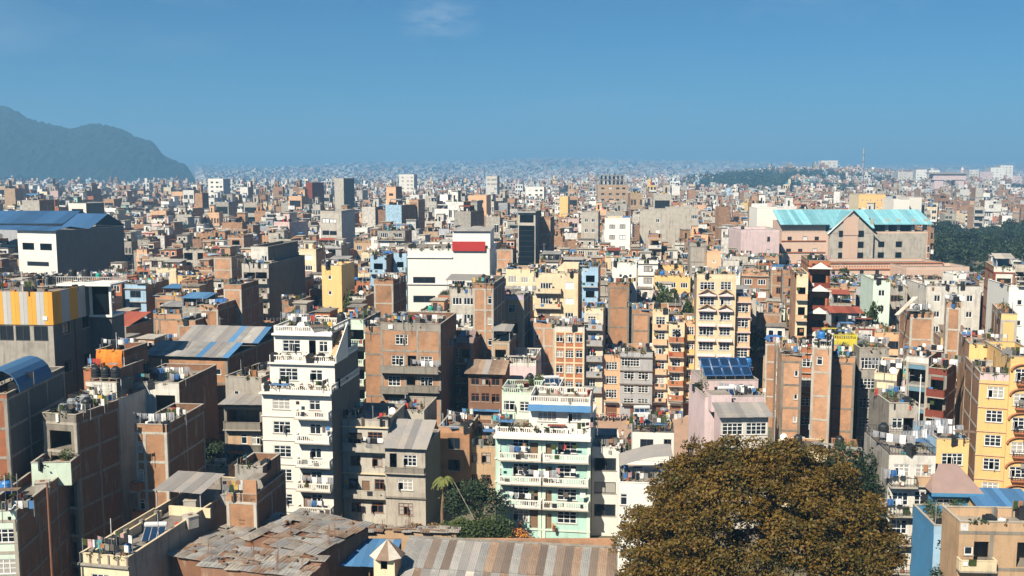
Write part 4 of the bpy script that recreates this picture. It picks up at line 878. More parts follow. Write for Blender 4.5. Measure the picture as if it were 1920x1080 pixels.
mb_ = hero('mint_balcony_house', 'narrow mint balcony house', 'narrow pale mint house with stacked shaded balconies behind the white tower', 653, 684, 598, 152, 9, 770, fh=3.1, mat='pale_mint', side='side_render', frame=None, rows='vd*.85@.6 ', bal=[(0, 1, 1.0, 'balu', 'pale_mint')], clut='U', side_px=0)
hero('orange_balcony_house', 'terracotta balcony house', 'dark terracotta house with stacked brick balconies below a pink gabled roof', 832, 884, 640, 157, 10, 750, fh=3.1, mat='terracotta', side='dark_brick', frame='old_concrete', rows='w3*.9@.35 vd*.5@.78', bal=[(0, 1, .9, 'solid', 'terracotta')], side_px=0, par=.3)
pk = HOUSES[-1]; gable_sheets(pk, -pk.W / 2 - .3, pk.W / 2 + .3, -.6, 6, pk.H + .15, 1.5, 5, ['pink_roof'])
hero('laundry_terrace_house', 'cluttered terrace house', 'grey house with a cluttered washing terrace under flapping sheets', 790, 832, 650, 150, 8, 770, fh=3.0, mat='concrete', side='dark_brick', rows='vd*.8@.5', clut='LLLPL', side_px=0)
bs = hero('brick_shaft', 'slender brick shaft', 'slender brick shaft with a column of small white windows and a long shaded side', 887, 925, 531, 165, 13, 690, fh=3.5, mat='brick', side='side_render', frame='pale_concrete', cols=[0, .6, 1], rows='w1*.9@.82', clut='TH', side_px=30)
hero('narrow_balcony_house', 'balcony house beside the shaft', 'narrow house with two tin-roofed balconies between the brick shaft and the dark alley', 922, 955, 640, 162, 8, 715, fh=3.2, mat='tan', side='dark_brick', rows='vd*.7@.5', bal=[(0, 1, .9, 'solid', 'old_concrete')], clut='LP', side_px=0, par=.3).shed(0, .3, 3, 4, 2.0, 'slate')
hero('pink_terrace_house', 'house with pink parapet', 'brown house with a pink parapet and red brick middle storey behind the shaft', 938, 982, 552, 180, 10, 650, fh=3.3, mat='tan', pmat='lilac', side='side_render', rows=['w2@.5', 'vd*.8@.5'], clut='PL', side_px=12)
pb = hero('pink_pavilion', 'pale pink house with white balustrade', 'low pale pink house topped by a white balustraded terrace', 946, 1005, 668, 160, 8, 712, fh=3.2, mat='pink', side='pink', pstyle='balu', pmat='dirty_white', par=1.6, frame=None, clut='DG', side_px=10)
hero('old_brick_house', 'old dark brick house', 'old dark brick house with small carved windows left of the mint tower', 878, 942, 700, 150, 8, 740, fh=2.6, mat='dark_brick', side='dark_brick', frame=None, rows='b2@.2 b2@.5 b2@.8', par=.1, side_px=0).ledge
hb = HOUSES[-1]; gable_sheets(hb, -hb.W / 2 - .5, hb.W / 2 + .5, -.8, 8.3, hb.H + .1, 1.4, 7, ['rusty_tin', 'slate'])
hero('brick_court_house', 'small brick house by the alley', 'small brick house with potted roof garden above the alley beside the slate-roofed flats', 822, 880, 800, 131, 7, 880, fh=3.0, mat='brick', side='dark_brick', frame=None, rows='dk*.7@.5', clut='PLLPP', side_px=5)
hero('grey_yard_house', 'low grey roofs by the mint tower', 'low grey flat-roofed house left of the mint tower', 868, 930, 836, 132, 12, 905, fh=3.0, mat='tan', side='dark_brick', frame=None, rows='b2@.3 b2@.7', par=.2, clut='T', side_px=0)
hero('market_shed_house', 'shop row behind the alley', 'low shop with blue-grey roof sheet above the parked motorbikes', 885, 925, 775, 150, 8, 800, fh=3.0, mat='tan', side='dark_brick', rows='vd@.5', par=.1, side_px=0).shed(0, -.5, 5, 4, .6, 'blue_tin')

# --- the row behind the plaza
hero('cream_corner_house', 'cream house with sloping stair', 'cream house with brown railings and a sloping stair block rising to its roof', 1003, 1084, 512, 212, 11, 600, fh=3.3, mat='cream', side='tan', frame=None, rows='w4*.9@.25 w3@.8', bal=[(0, .62, 1.1, 'solid', 'cream')], clut='TTLCP', side_px=0, detail=1)
hc = HOUSES[-1]; m = MB(); m.box(1.2, hc.W / 2, 1, 5, hc.H, hc.H + 2.9, 'cream'); m.hexa([(-1.8, 1.2, hc.H), (1.2, 1.2, hc.H), (1.2, 3, hc.H), (-1.8, 3, hc.H), (-1.8, 1.2, hc.H + .3), (1.2, 1.2, hc.H + 2.8), (1.2, 3, hc.H + 2.8), (-1.8, 3, hc.H + .3)], 'cream'); link('stair_room', m.mesh('stair_room'), hc.root)
hero('brick_slab_house', 'brick slab left of the gridded house', 'tall narrow brick slab with tiny white windows left of the terracotta gridded front', 1000, 1040, 605, 181, 9, 715, fh=3.3, mat='brick', side='dark_brick', frame='pale_concrete', cols=[0, .5, 1], rows='sm*.8@.2', clut='P', side_px=0)
gg = hero('gridded_house', 'terracotta gridded house', 'house front gridded by cream columns with terracotta panels between white windows', 1040, 1096, 612, 179, 9, 705, fh=2.85, mat='terracotta', side='dark_brick', frame='cream', cols=[0, .34, .67, 1], rows='w2@.17 w3*.8@.5 w2@.83', clut='LLPHL', side_px=0, pmat='dirty_white')
hero('sheet_balcony_house', 'balcony house with white sheets', 'cream house of open balconies hung with white sheets and long coloured cloths', 1096, 1131, 578, 180, 9, 760, fh=2.9, mat='cream', side='brick', frame='dirty_white', rows='w3*.8@.4', bal=[(0, 1, 1.0, 'solid', 'grey')], clut='R', side_px=0)
s = HOUSES[-1]; s.item('laundry_c', 0, -.6, s.H - 2.9 + .02, s.rz); s.item('laundry_c', 0, -.6, s.H - 5.8 + .02, s.rz)
hero('peach_row_house', 'peach row house', 'narrow peach row house with white three-leaf windows behind the square', 1131, 1163, 665, 180, 9, 786, fh=2.65, mat='peach', side='tan', frame=None, rows='w4*.8@.5', clut='LLP', side_px=0, fin=True)
HOUSES[-1]
hero('grey_row_house', 'grey row house on the square', 'wide grey row house with paired white windows and potted roof, behind the square', 1163, 1224, 660, 179, 9, 786, fh=2.5, mat='grey', side='brick', frame=None, rows=['w5@.28 w5@.75', 'w3@.28 w3@.72'], clut='PUPPLP', side_px=0, fin=False)
s = HOUSES[-1]; s.ledge([s.H, s.H - 2.5, s.H - 5], .3, .14, 'old_concrete'); s.finish()
hero('striped_row_house', 'cream house with orange sills', 'narrow cream row house with a rusty concrete balcony under every window', 1224, 1254, 580, 180, 9, 786, fh=2.75, mat='cream', side='brick', frame=None, rows='w3*.9@.5', bal=[(.05, .95, .6, 'solid', 'peach')], clut='TP', side_px=0)
hero('terracotta_row_house', 'house with terracotta balconies', 'narrow cream row house with terracotta balconies left of the peach balcony house', 1254, 1284, 604, 179.5, 9, 786, fh=2.7, mat='cream', side='brick', frame=None, rows='w3*.85@.5', bal=[(0.02, .98, .9, 'solid', 'terracotta')], clut='LM', side_px=0)
hero('peach_balcony_house', 'peach balcony row house', 'narrow row house with deep yellow balconies left of the gabled yellow tower', 1284, 1306, 600, 181, 9, 786, fh=2.7, mat='peach', side='brick', frame=None, rows='w3*.7@.5', bal=[(0, 1, .7, 'solid', 'yellow')], clut='P', side_px=0)
for xl, xr, y, mt, lab, ref in ((1185, 1218, 555, 'brick', 'bare brick wall house with two rows of frame lines behind the grey row house', 'brick house behind the grey row'),):
    hero('back_brick_house', ref, lab, xl, xr, 580, 192, 9, 650, fh=3.2, mat=mt, side='dark_brick', frame='old_concrete', clut='GPT', side_px=0)
yp = hero('gabled_yellow_tower', 'yellow tower with little gables', 'tall pale yellow tower with small triangular gables over its windows, behind the solar panels', 1307, 1381, 514, 176, 11, 680, fh=2.72, mat='cream', side='tan', frame=None, rows='w4@.27 w3@.74', clut='LPL', side_px=0, fin=False)
for k in range(1, 9):
    z = yp.H - k * 2.72 + .05
    if z < 3: break
    for f0, f1 in ((.04, .5), (.55, .93)):
        x0, x1 = -yp.W / 2 + f0 * yp.W, -yp.W / 2 + f1 * yp.W; yp.extra.hexa([(x0, -.7, z - .35), (x1, -.7, z - .35), (x1, -.04, z - .05), (x0, -.04, z - .05), (x0, -.7, z - .25), (x1, -.7, z - .25), (x1, -.04, z + .08), (x0, -.04, z + .08)], 'pink')
        if k in (1, 2):
            xm = (x0 + x1) / 2; 
            for a, b in ((x0, xm), (xm, x1)):
                za, zb = (z, z + 1.0) if a == x0 else (z + 1.0, z); yp.extra.hexa([(a, -.6, za - .1), (b, -.6, zb - .1), (b, -.05, zb - .1), (a, -.05, za - .1), (a, -.6, za + .06), (b, -.6, zb + .06), (b, -.05, zb + .06), (a, -.05, za + .06)], 'tan')
yp.finish()
y2 = hero('peach_side_tower', 'peach tower beside the gables', 'peach tower joined to the right of the gabled yellow tower, with one window per storey', 1381, 1408, 556, 176.5, 10, 680, fh=2.72, mat='peach', side='tan', frame=None, rows='w3@.5', clut='LO', side_px=0, fin=False)
y2.ledge([y2.H - k * 2.72 for k in range(0, 8)], .4, .2, 'pink'); y2.finish()

for s in list(HOUSES):
    if s.root_name in ('peach_row_house', 'grey_row_house', 'striped_row_house', 'terracotta_row_house', 'peach_balcony_house'):
        n = max(1, int(s.W / 3)); m = MB()
        for i in range(n):
            x = -s.W / 2 + (i + .5) * s.W / n; m = MB(); m.box(x - 1.0, x + 1.0, -.06, -.045, .15, 2.2, 'window_brown' if (i + n) % 2 else 'steel')
            for k in range(7): m.box(x - 1.0, x + 1.0, -.075, -.061, .2 + k * .28, .3 + k * .28, 'window_brown' if (i + n) % 2 else 'steel')
            link('shutter', m.mesh('shutter'), s.root)
        m = MB(); m.box(-s.W / 2 + .3, s.W / 2 - .3, -.35, -.25, 2.35, 2.95, 'dish_white' if n % 2 else 'cladding_grey'); m.box(-s.W / 2 + .3, s.W / 2 - .3, -1.2, -.36, 2.98, 3.04, 'tin'); link('shop_canopy', m.mesh('shop_canopy'), s.root)

# --- pink house with the solar panels
ph = hero('pink_solar_house', 'pink house with solar panels', 'pale pink house with slate lean-to, roof garden and solar rack above the big tree', 1352, 1441, 776, 122, 3.2, 820, fh=3.4, mat='dirty_white', side='pink', frame=None, rz=3, par=.05, rows=['w4@.2 w4@.5 w4@.8'], side_px=30, fin=False)
ph.finish()
for i in range(8):
    m = MB(); a = -ph.W / 2 - .4 + i * (ph.W + .8) / 8; b = a + (ph.W + .8) / 8 + .03; e = .015 * (i % 2); m.hexa([(a, -.7, ph.H - .25 + e), (b, -.7, ph.H - .25 + e), (b, 3.2, ph.H + .75 + e), (a, 3.2, ph.H + .75 + e), (a, -.7, ph.H - .2 + e), (b, -.7, ph.H - .2 + e), (b, 3.2, ph.H + .8 + e), (a, 3.2, ph.H + .8 + e)], 'slate'); link('roof_sheet', m.mesh('roof_sheet'), ph.root)
p2 = hero('t', '', '', 1322, 1432, 742, 127, 9, 776, host=ph, z0=0, fh=3.1, mat='pink', side='pink', frame=None, rz=3, par=.7, rows='w3@.3', fin=False, side_px=0); p2.finish(); p2.blocked.append((-p2.W / 2, 0, 0, 4)); p2.clutter('UUPPPM')
p2.item('laundry_a', 1.5, 1.2); p2.item('laundry_b', .5, 2.4); p2.item('solar', -.8, .8)
p3 = hero('t', '', '', 1334, 1372, 740, 125.2, 3, 776, host=ph, z0=p2.H - 1, fh=3.1, mat='pink', side='pink', frame=None, rz=3, par=.05, side_px=0)
p4 = hero('t', '', '', 1318, 1422, 712, 132, 7, 742, host=ph, z0=0, fh=3.1, mat='pink', side='pink', frame=None, rz=3, par=.1, rows='dk*1.2@.4', side_px=0)
rack = thing('solar_rack', 'rack of ten blue-framed solar panels on the pink house roof', 'solar panels', p4.w(0, 0, 0), p4.rz)
for i in range(5):
    for j in range(2):
        o = MB(); x0 = -p4.W / 2 + .3 + i * 1.32; y0 = .2 + j * 1.6; z0_ = p4.H + .6 + j * .95
        o.hexa([(x0, y0, z0_), (x0 + 1.22, y0, z0_), (x0 + 1.22, y0 + 1.5, z0_ + .9), (x0, y0 + 1.5, z0_ + .9), (x0, y0 - .03, z0_ + .06), (x0 + 1.22, y0 - .03, z0_ + .06), (x0 + 1.22, y0 + 1.47, z0_ + .96), (x0, y0 + 1.47, z0_ + .96)], 'cloth_blue')
        o.hexa([(x0 + .07, y0 + .05, z0_ + .09), (x0 + 1.15, y0 + .05, z0_ + .09), (x0 + 1.15, y0 + 1.4, z0_ + .90), (x0 + .07, y0 + 1.4, z0_ + .90), (x0 + .07, y0 + .05, z0_ + .115), (x0 + 1.15, y0 + .05, z0_ + .115), (x0 + 1.15, y0 + 1.4, z0_ + .925), (x0 + .07, y0 + 1.4, z0_ + .925)], 'panel_blue')
        for sx in (x0 + .1, x0 + 1.1): o.bar((sx, y0 + 1.45, p4.H), (sx, y0 + 1.45, z0_ + .9), .03, 'silver')
        link('solar_panel', o.mesh('solar_panel'), rack, label=('upper' if j else 'lower') + ' row panel, ' + ('leftmost', 'second from left', 'middle one', 'second from right', 'rightmost')[i])
for x, k in ((-2.6, 'tank_blue'), (0.0, 'tank_blue'), (2.0, 'tank_blue'), (3.4, 'tank_blue')): p4.item(k, x + .2, 4.6, p4.H + 0.5)
for x, in ((1,),): p4.item('drum', 3.4, 5.6)

# --- brick towers and colourful houses right of centre
hero('left_brick_tower', 'leftmost of the tall brick towers', 'leftmost of three tall bare brick towers above the tree, rubble and weeds on its roof', 1466, 1504, 665, 138, 10, 830, fh=3.3, rz=-12, mat='brick', side='brick', frame='old_concrete', rows='sm*.7@.75', clut='UP', side_px=30).rebar(6)
mt_ = hero('middle_brick_tower', 'middle brick tower with white windows', 'middle tall brick tower with a column of small white windows and a balustraded roof terrace', 1524, 1560, 640, 136, 8, 835, fh=3.35, rz=-20, mat='brick', side='tan', frame='pale_concrete', rows=['w1@.4 l:w1@.3 l:w3*.7@.7', 'l:w1@.3 l:w3*.7@.7'], pstyle='balu', pmat='dirty_white', clut='BHDPP', side_px=28)
hero('right_brick_tower', 'right brick tower under the yellow balcony', 'right of three tall brick towers, plain brick front below the yellow balcony', 1560, 1604, 668, 140, 10, 830, fh=3.3, rz=-14, mat='brick', side='brick', frame='old_concrete', clut='U', side_px=5)
yb = hero('yellow_balcony_house', 'bright yellow balcony house', 'small bright yellow house with a yellow balustraded balcony', 1560, 1608, 628, 150, 7, 668, fh=3.1, rz=-5, mat='bright_yellow', side='bright_yellow', frame=None, pstyle='balu', rows='vd@.4', clut='', side_px=0)
hero('pediment_house', 'maroon house with white pediments', 'maroon and brick house with a white pediment above each dark balcony', 1517, 1557, 488, 172, 12, 640, fh=3.9, rz=-10, mat='terracotta', side='brick', frame='maroon', rows='vd*.9@.5', bal=[(0, 1, 1.0, 'solid', 'maroon')], clut='TTD', side_px=46, fin=False)
s = HOUSES[-1]
for k in range(0, 4):
    z = s.H - k * 3.9 - .2; w = s.W / 2 + .2; s.extra.hexa([(-w, -1.3, z - .3), (w, -1.3, z - .3), (w, -.05, z - .3), (-w, -.05, z - .3), (-w, -1.3, z - .15), (w, -1.3, z - .15), (w, -.05, z - .15), (-w, -.05, z - .15)], 'white')
    i0 = len(s.extra.v); s.extra.v += [(-w * .8, -1.3, z - .15), (w * .8, -1.3, z - .15), (0, -1.3, z + .85), (-w * .8, -.05, z - .15), (w * .8, -.05, z - .15), (0, -.05, z + .85)]
    for f in ((0, 1, 2), (3, 5, 4), (0, 2, 5, 3), (1, 4, 5, 2)): s.extra.f.append(tuple(i0 + q for q in f)); s.extra.m.append(s.extra.mi('white' if len(f) == 3 else 'maroon'))
s.finish()
hero('cream_window_house', 'narrow cream balcony front', 'narrow cream front with arched balconies joined left of the maroon pediments', 1494, 1516, 512, 169, 10, 630, fh=3.6, rz=-10, mat='cream', side='brick', frame=None, rows='vd*.45@.5', bal=[(.02, .98, .8, 'solid', 'peach')], side_px=24)
hero('red_roof_white_house', 'white house with red tin roof', 'white house with small windows under a red tin roof edge right of the yellow balcony', 1578, 1640, 612, 158, 9, 670, fh=3.1, rz=-8, mat='dirty_white', side='brick', frame='maroon', rows='w2@.5 w2@.8', clut='LP', side_px=0, par=.3).shed(-1.5, 2, 5, 4, 2.2, 'red_tin', 'dirty_white')
hero('overgrown_roof_house', 'flat-roofed house with grey weeds', 'grey house with a row of white shutters below a weedy roof', 1612, 1668, 652, 146, 9, 700, fh=3.0, rz=-5, mat='concrete', side='old_concrete', frame=None, rows='w5@.3 w5@.75', clut='UPL', side_px=0)
hero('brick_shoulder_house', 'brick house with slanting stair roof', 'brick house with a slanting white stair roof on top, right of the red tin roof', 1708, 1752, 585, 160, 10, 650, fh=3.5, rz=-12, mat='brick', side='brick', frame='pale_concrete', clut='LGL', side_px=10)
s = HOUSES[-1]; m = MB()
m.hexa([(-4.2, .3, s.H + .2), (-3.6, .3, s.H + .2), (-.4, 2.0, s.H + 3.0), (-1.2, 2.0, s.H + 3.0), (-4.2, .3, s.H + .35), (-3.6, .3, s.H + .35), (-.4, 2.0, s.H + 3.15), (-1.2, 2.0, s.H + 3.15)], 'white_tin'); link('stair_roof', m.mesh('stair_roof'), s.root)
hero('brick_corner_tower', 'brick corner block with pale bands', 'brick corner block with pale concrete bands and washing on the roof, right of centre', 1776, 1803, 566, 152, 10, 680, fh=3.3, rz=-22, mat='brick', side='brick', frame='pale_concrete', clut='PLGL', side_px=36)
hero('mint_terrace_house', 'pale mint house', 'pale mint house with a deep parapet and little twin windows below the hotel', 1638, 1670, 525, 196, 12, 556, fh=3.2, mat='pale_mint', side='pale_mint', frame=None, rows='w2@.5', clut='TT', side_px=0, detail=1)
hero('white_cube_house', 'white cube with one blue window', 'white cube of a stair room with one blue window on a wide white roof', 1788, 1812, 513, 205, 5, 536, fh=3.2, rz=0, mat='white', side='white', frame=None, rows='sm@.5', side_px=0, detail=1)
hero('white_wide_house', 'wide white flat roof', 'wide white flat-roofed house in front of the hotel annex', 1738, 1840, 536, 200, 12, 550, fh=3.2, rz=-3, mat='dirty_white', side='dirty_white', frame=None, rows='w2@.2 w2@.5 w2@.8', clut='CT', side_px=0, detail=1)
th = hero('tall_house_top_right', 'tall house with white balconies', 'tall brick-sided house with white and red balconies standing against the park trees', 1864, 1904, 500, 160, 10, 600, fh=3.3, rz=-18, mat='dirty_white', side='brick', frame='maroon', rows='vd*.8@.5', bal=[(0, 1, 1.1, 'solid', 'white')], clut='', side_px=35)
th.shed(0, .3, th.W - .6, 4, 2.2, 'white_tin', 'pale_blue')
hero('white_edge_house', 'white house at the right edge', 'white house with one small window at the right edge above the leafy balcony', 1893, 1945, 536, 152, 10, 590, fh=3.2, rz=-8, mat='white', side='white', frame=None, rows='sm@.4 sm@.8', clut='', side_px=0)
hero('yellow_back_house', 'yellow gable wall house', 'yellow house with a long brick side, behind the yellow flats', 1878, 1908, 588, 140, 12, 640, fh=3.3, rz=-20, mat='yellow', side='brick', frame='cement_beam', side_px=46, clut='U')
hero('yellow_terrace_house', 'yellow house with terrace plants', 'yellow house with a roof terrace, open doorway and red pots above the yellow flats', 1818, 1880, 645, 128, 10, 705, fh=3.1, rz=-17, mat='yellow', side='brick', frame=None, rows='vd*.4@.6 sm@.25', clut='LPP', side_px=50)
yf = hero('yellow_flats', 'yellow flats at the right edge', 'yellow flats with white three-leaf windows and a pink panelled parapet at the right edge', 1838, 1900, 700, 119, 11, 950, fh=3.0, rz=-16, mat='yellow', side='brick', frame=None, rows='w3@.5', pmat='pink', clut='PPCHP', side_px=60, fin=False)
yf.ledge([yf.H - .3 - 3.0 * k for k in range(0, 7)], .12, .12, 'peach'); fm = MB(); yf.frame = 'pale_concrete'; yf.beam = 'side'; yf.finish()
ya = hero('arched_yellow_flats', 'arched yellow flats', 'yellow flats with red-trimmed arched balconies cut by the right edge of the photo', 1896, 1960, 668, 118, 11, 950, fh=3.0, rz=-10, mat='yellow', side='yellow', frame=None, rows='w3*1.1@.42', pmat='yellow', side_px=0, fin=False)
for k in range(6):
    z = ya.H - k * 3.0 - .35
    for i in range(8):
        a0, a1 = pi * i / 8, pi * (i + 1) / 8; cx_ = -ya.W / 2 + .42 * ya.W; f = lambda a, r: (cx_ - r * cos(a), z - .55 + r * .55 * sin(a))
        p0, p1, p2_, p3_ = f(a0, 1.45), f(a1, 1.45), f(a1, 1.6), f(a0, 1.6); ya.extra.hexa([(p0[0], -.3, p0[1]), (p1[0], -.3, p1[1]), (p1[0], -.04, p1[1]), (p0[0], -.04, p0[1]), (p3_[0], -.3, p3_[1]), (p2_[0], -.3, p2_[1]), (p2_[0], -.04, p2_[1]), (p3_[0], -.04, p3_[1])], 'terracotta')
    ya.balcony(.2, .64, ya.H - (k + 1) * 3.0 + .55, .5, 'rail', h=.6, slab='terracotta')
ya.finish()
dkb = hero('maroon_balcony_house', 'house with maroon sloping balconies', 'shaded house with sloping maroon balcony roofs against the brick side of the yellow flats', 1742, 1776, 690, 126, 6, 780, fh=2.7, rz=-35, mat='maroon', side='dark_brick', frame='old_concrete', rows='vd*.8@.5', bal=[(-.02, 1.02, 1.1, 'solid', 'maroon')], clut='PPL', side_px=5)
hero('white_strip_house', 'shaded house with white railing', 'shaded house with a white parapet strip in the alley left of the maroon balconies', 1700, 1742, 668, 132, 9, 760, fh=3.0, rz=-35, mat='grey_blue', side='brick', pmat='dirty_white', rows='vd@.5', clut='TL', side_px=5)
hero('potted_terrace_house', 'grey house crowded with pots', 'grey house whose roof terrace is crowded with pots and a tall pole', 1668, 1722, 755, 119, 8, 830, fh=3.2, rz=-3, mat='pale_concrete', side='old_concrete', frame=None, rows='vd*.5@.7 w2@.3', clut='PUPPUPMPLA', side_px=0)
hero('brick_flank_house', 'brick flank with cream balcony', 'long brick flank with a small cream balcony above the tree', 1640, 1682, 700, 128, 12, 830, fh=3.2, rz=-25, mat='cream', side='brick', frame='old_concrete', rows='vd*.5@.3 vd*.5@.7', clut='LPLD', side_px=52)
# stack of balconies lower right
sb = hero('balcony_stack', 'balcony stack right of the tree', 'narrow weathered flats with a laundry-hung balcony on every storey, right of the big tree', 1668, 1756, 838, 99, 9, 1080, fh=3.05, rz=-4, mat='dirty_white', side='concrete', frame=None, rows='w3*.85@.28 w3*.9@.76', bal=[(0, .58, 1.0, 'rail', 'tan'), (.6, 1, .35, 'solid', 'tan')], clut='LTPL', side_px=0, pstyle='rail')
sb.item('laundry_c', -2, -.7, sb.H - 3.03, sb.rz); sb.item('laundry_c', -2.2, -.7, sb.H - 6.1 + .02, sb.rz)
hero('small_yellow_house', 'small deep yellow house', 'small deep yellow house with two storeys of blue-white windows beside the yellow flats', 1757, 1818, 822, 110, 8, 900, fh=3.0, rz=-4, mat='yellow', side='pale_blue', frame=None, rows='w4*.9@.5', clut='LLRLP', side_px=0)
bh = hero('blue_house', 'blue house with pink tin roof', 'small bright blue house under a hipped pinkish tin roof', 1752, 1832, 925, 97, 8, 990, fh=3.0, rz=-4, mat='blue', side='blue', frame=None, rows='w3@.3 dr@.62', par=.05, side_px=0, side_mat=None) if False else hero('blue_house', 'blue house with pink tin roof', 'small bright blue house under a hipped pinkish tin roof', 1752, 1832, 922, 97, 8, 990, fh=3.0, rz=-4, mat='blue', side='blue', frame=None, rows='w3@.3 dr@.62', par=.05, side_px=0)
m = MB(); w = bh.W / 2 + .5; z = bh.H + .05; rz_ = [(-w, -.7, z), (w, -.7, z), (w, 6.5, z), (-w, 6.5, z), (-w * .5, 3, z + 2), (w * .45, 3, z + 2)]
for f in ((0, 1, 5, 4), (1, 2, 5), (2, 3, 4, 5), (3, 0, 4)): m.poly([rz_[i] for i in f], 'pink_roof')
m.box(-w - .02, w + .02, -.78, -.7, z - .3, z + .05, 'blue'); link('hipped_roof', m.mesh('hipped_roof'), bh.root)
hero('blue_lower_house', 'lower blue house', 'lower blue walled terrace with dark leafy plants below the pink tin roof', 1752, 1850, 985, 91, 6, 1080, fh=3.0, rz=-4, mat='pale_blue', side='blue', frame=None, rows='vd*1.2@.5', clut='UUPU', side_px=0)
tc_ = hero('tan_corner_house', 'tan house bottom right', 'tan brick house with dark openings in the bottom right corner', 1800, 1960, 978, 84, 4, 1080, fh=3.3, rz=-3, mat='tan', side='tan', frame='old_concrete', beam='front', cols=[.38], rows='sm@.12 vd*.5@.27 vd*.5@.78', clut='', side_px=0)
tc_.balcony(-.02, .42, tc_.H - 3.3, .9, 'solid', 'cream')
br_ = hero('blue_roof_shed_house', 'house with blue tin roof', 'house with a broad bright blue tin roof at the right edge', 1848, 1950, 965, 92, 6, 1000, fh=3.0, rz=-6, mat='yellow', side='yellow', frame=None, par=.05, side_px=0)
for i in range(8):
    m = MB(); a = -br_.W / 2 - .3 + i * (br_.W + .8) / 8; b = a + (br_.W + .8) / 8 + .03; e = .02 * (i % 2); m.hexa([(a, -.4, br_.H + e), (b, -.4, br_.H + e), (b, 6, br_.H + .7 + e), (a, 6, br_.H + .7 + e), (a, -.4, br_.H + .05 + e), (b, -.4, br_.H + .05 + e), (b, 6, br_.H + .75 + e), (a, 6, br_.H + .75 + e)], 'blue_tin'); link('roof_sheet', m.mesh('roof_sheet'), br_.root)
# white houses between the mint tower and the tree
hero('white_bay_house', 'white flats with dark wide windows', 'white flats with wide dark windows squeezed between the mint tower and the tree', 1110, 1163, 838, 119.5, 9, 1020, fh=2.9, rz=-4, mat='white', side='white', frame=None, rows='dk*1.1@.48', clut='CH', side_px=0, fin=True)
hero('white_arch_house', 'white house with arched canopy', 'white house with a curved grey canopy half hidden by the big tree', 1160, 1262, 905, 108, 9, 1020, fh=3.0, rz=-6, mat='white', side='white', frame=None, rows='w1@.1', clut='P', side_px=0, par=.6)
s = HOUSES[-1]; m = MB(); n = 8
for i in range(n):
    f = lambda t: (s.H + 1.9 + 1.5 * sin(t * .5 * pi + .1)); x0, x1 = -s.W / 2 + i * s.W / n, -s.W / 2 + (i + 1) * s.W / n; za, zb = f(i / n), f((i + 1) / n)
    m.hexa([(x0, 1, za), (x1, 1, zb), (x1, 6, zb), (x0, 6, za), (x0, 1, za + .06), (x1, 1, zb + .06), (x1, 6, zb + .06), (x0, 6, za + .06)], 'slate')
for x in (-s.W / 2 + .1, s.W / 2 - .1): m.bar((x, 1.1, s.H), (x, 1.1, f(0) - .02 if x < 0 else f(1) - .02), .05, 'steel'); m.bar((x, 5.9, s.H), (x, 5.9, f(0) - .02 if x < 0 else f(1) - .02), .05, 'steel')
link('arched_canopy', m.mesh('arched_canopy'), s.root)
hero('white_terraced_house', 'white terraced house with planted roof', 'white terraced house with planted roof and small dark windows behind the arched canopy', 1186, 1264, 798, 124, 9, 860, fh=3.1, rz=-6, mat='white', side='white', frame=None, rows=['dk*.7@.35 dk*.4@.85'], pstyle='rail', pmat='white', clut='OOPPUG', side_px=0)

# --- larger buildings farther back
dl = hero('white_fronted_hall', 'white-fronted hall with black flank', 'large hall with a white framed front, long black flank and blue metal roofs, upper left', 32, 104, 432, 300, 30, 515, fh=5.6, rz=-18, mat='white', side='dark_brick', frame='grey', beam=False, rows=['vd*1.7@.27 vd*1.7@.73', 'dk*3.4@.5', 'vd*1.5@.3'], par=.4, detail=1, side_px=135, fin=False)
dl.side = 'side_render'; dl.finish(); gable_sheets(dl, -26, dl.W / 2 + .5, -1, 12, dl.H + .4, 1.0, 8, ['deep_blue_tin']); gable_sheets(dl, -4, dl.W / 2 + .5, 14, 30.5, dl.H + .4, 4.2, 5, ['deep_blue_tin'])
hero('blue_roof_hall', 'long blue-roofed hall', 'long low hall with a blue metal roof at the left edge, behind the white-fronted hall', -60, 120, 418, 360, 30, 440, fh=4, rz=0, mat='grey', side='side_render', par=.2, frame=None, detail=1, side_px=20); gable_sheets(HOUSES[-1], -HOUSES[-1].W / 2, HOUSES[-1].W / 2, -1, 30, HOUSES[-1].H, 4, 9, ['deep_blue_tin'])
hero('white_roof_box', 'white box on the blue roof', 'white open-fronted box room standing above the blue roofs', 128, 161, 381, 420, 14, 390, fh=4.5, mat='white', side='side_render', frame=None, rows='vd*2@.5', detail=1, par=.3, side_px=20)
bgb = hero('blue_flank_building', 'white block with blue-grey flank', 'white balcony block with a tall blank blue-grey flank, left of the white mall', 453, 503, 494, 206, 22, 556, fh=3.1, mat='pale_concrete', side='side_render', frame=None, rows='vd*.95@.28 vd*.95@.72', bal=[(0, 1, .9, 'solid', 'pale_concrete')], detail=1, side_px=48, clut='LC')
hero('t', '', '', 470, 502, 462, 209, 18, 494, host=bgb, z0=bgb.H, fh=3.1, mat='dirty_white', side='side_render', frame=None, rows='dr@.5 w2@.8', side_px=48)
ml = hero('white_mall', 'white mall', 'broad white mall with a red band and dark window strips in the middle distance', 764, 918, 466, 222, 20, 535, fh=4.2, rz=-3, mat='white', side='white', frame=None, rows=['', 'dk*2.1@.2 dk*1.9@.42', 'dk*2.1@.2 dk*1.9@.42', 'dk*1.4@.35'], detail=1, side_px=6, par=.4, fin=False)
ml.extra.box(ml.W * .05, ml.W * .45, -.5, -.1, ml.H - .1, ml.H + 2.0, 'cloth_red'); ml.ledge([ml.H - 1.4, ml.H - 7.4], .3, .3, 'white', 0, .55); ml.finish()
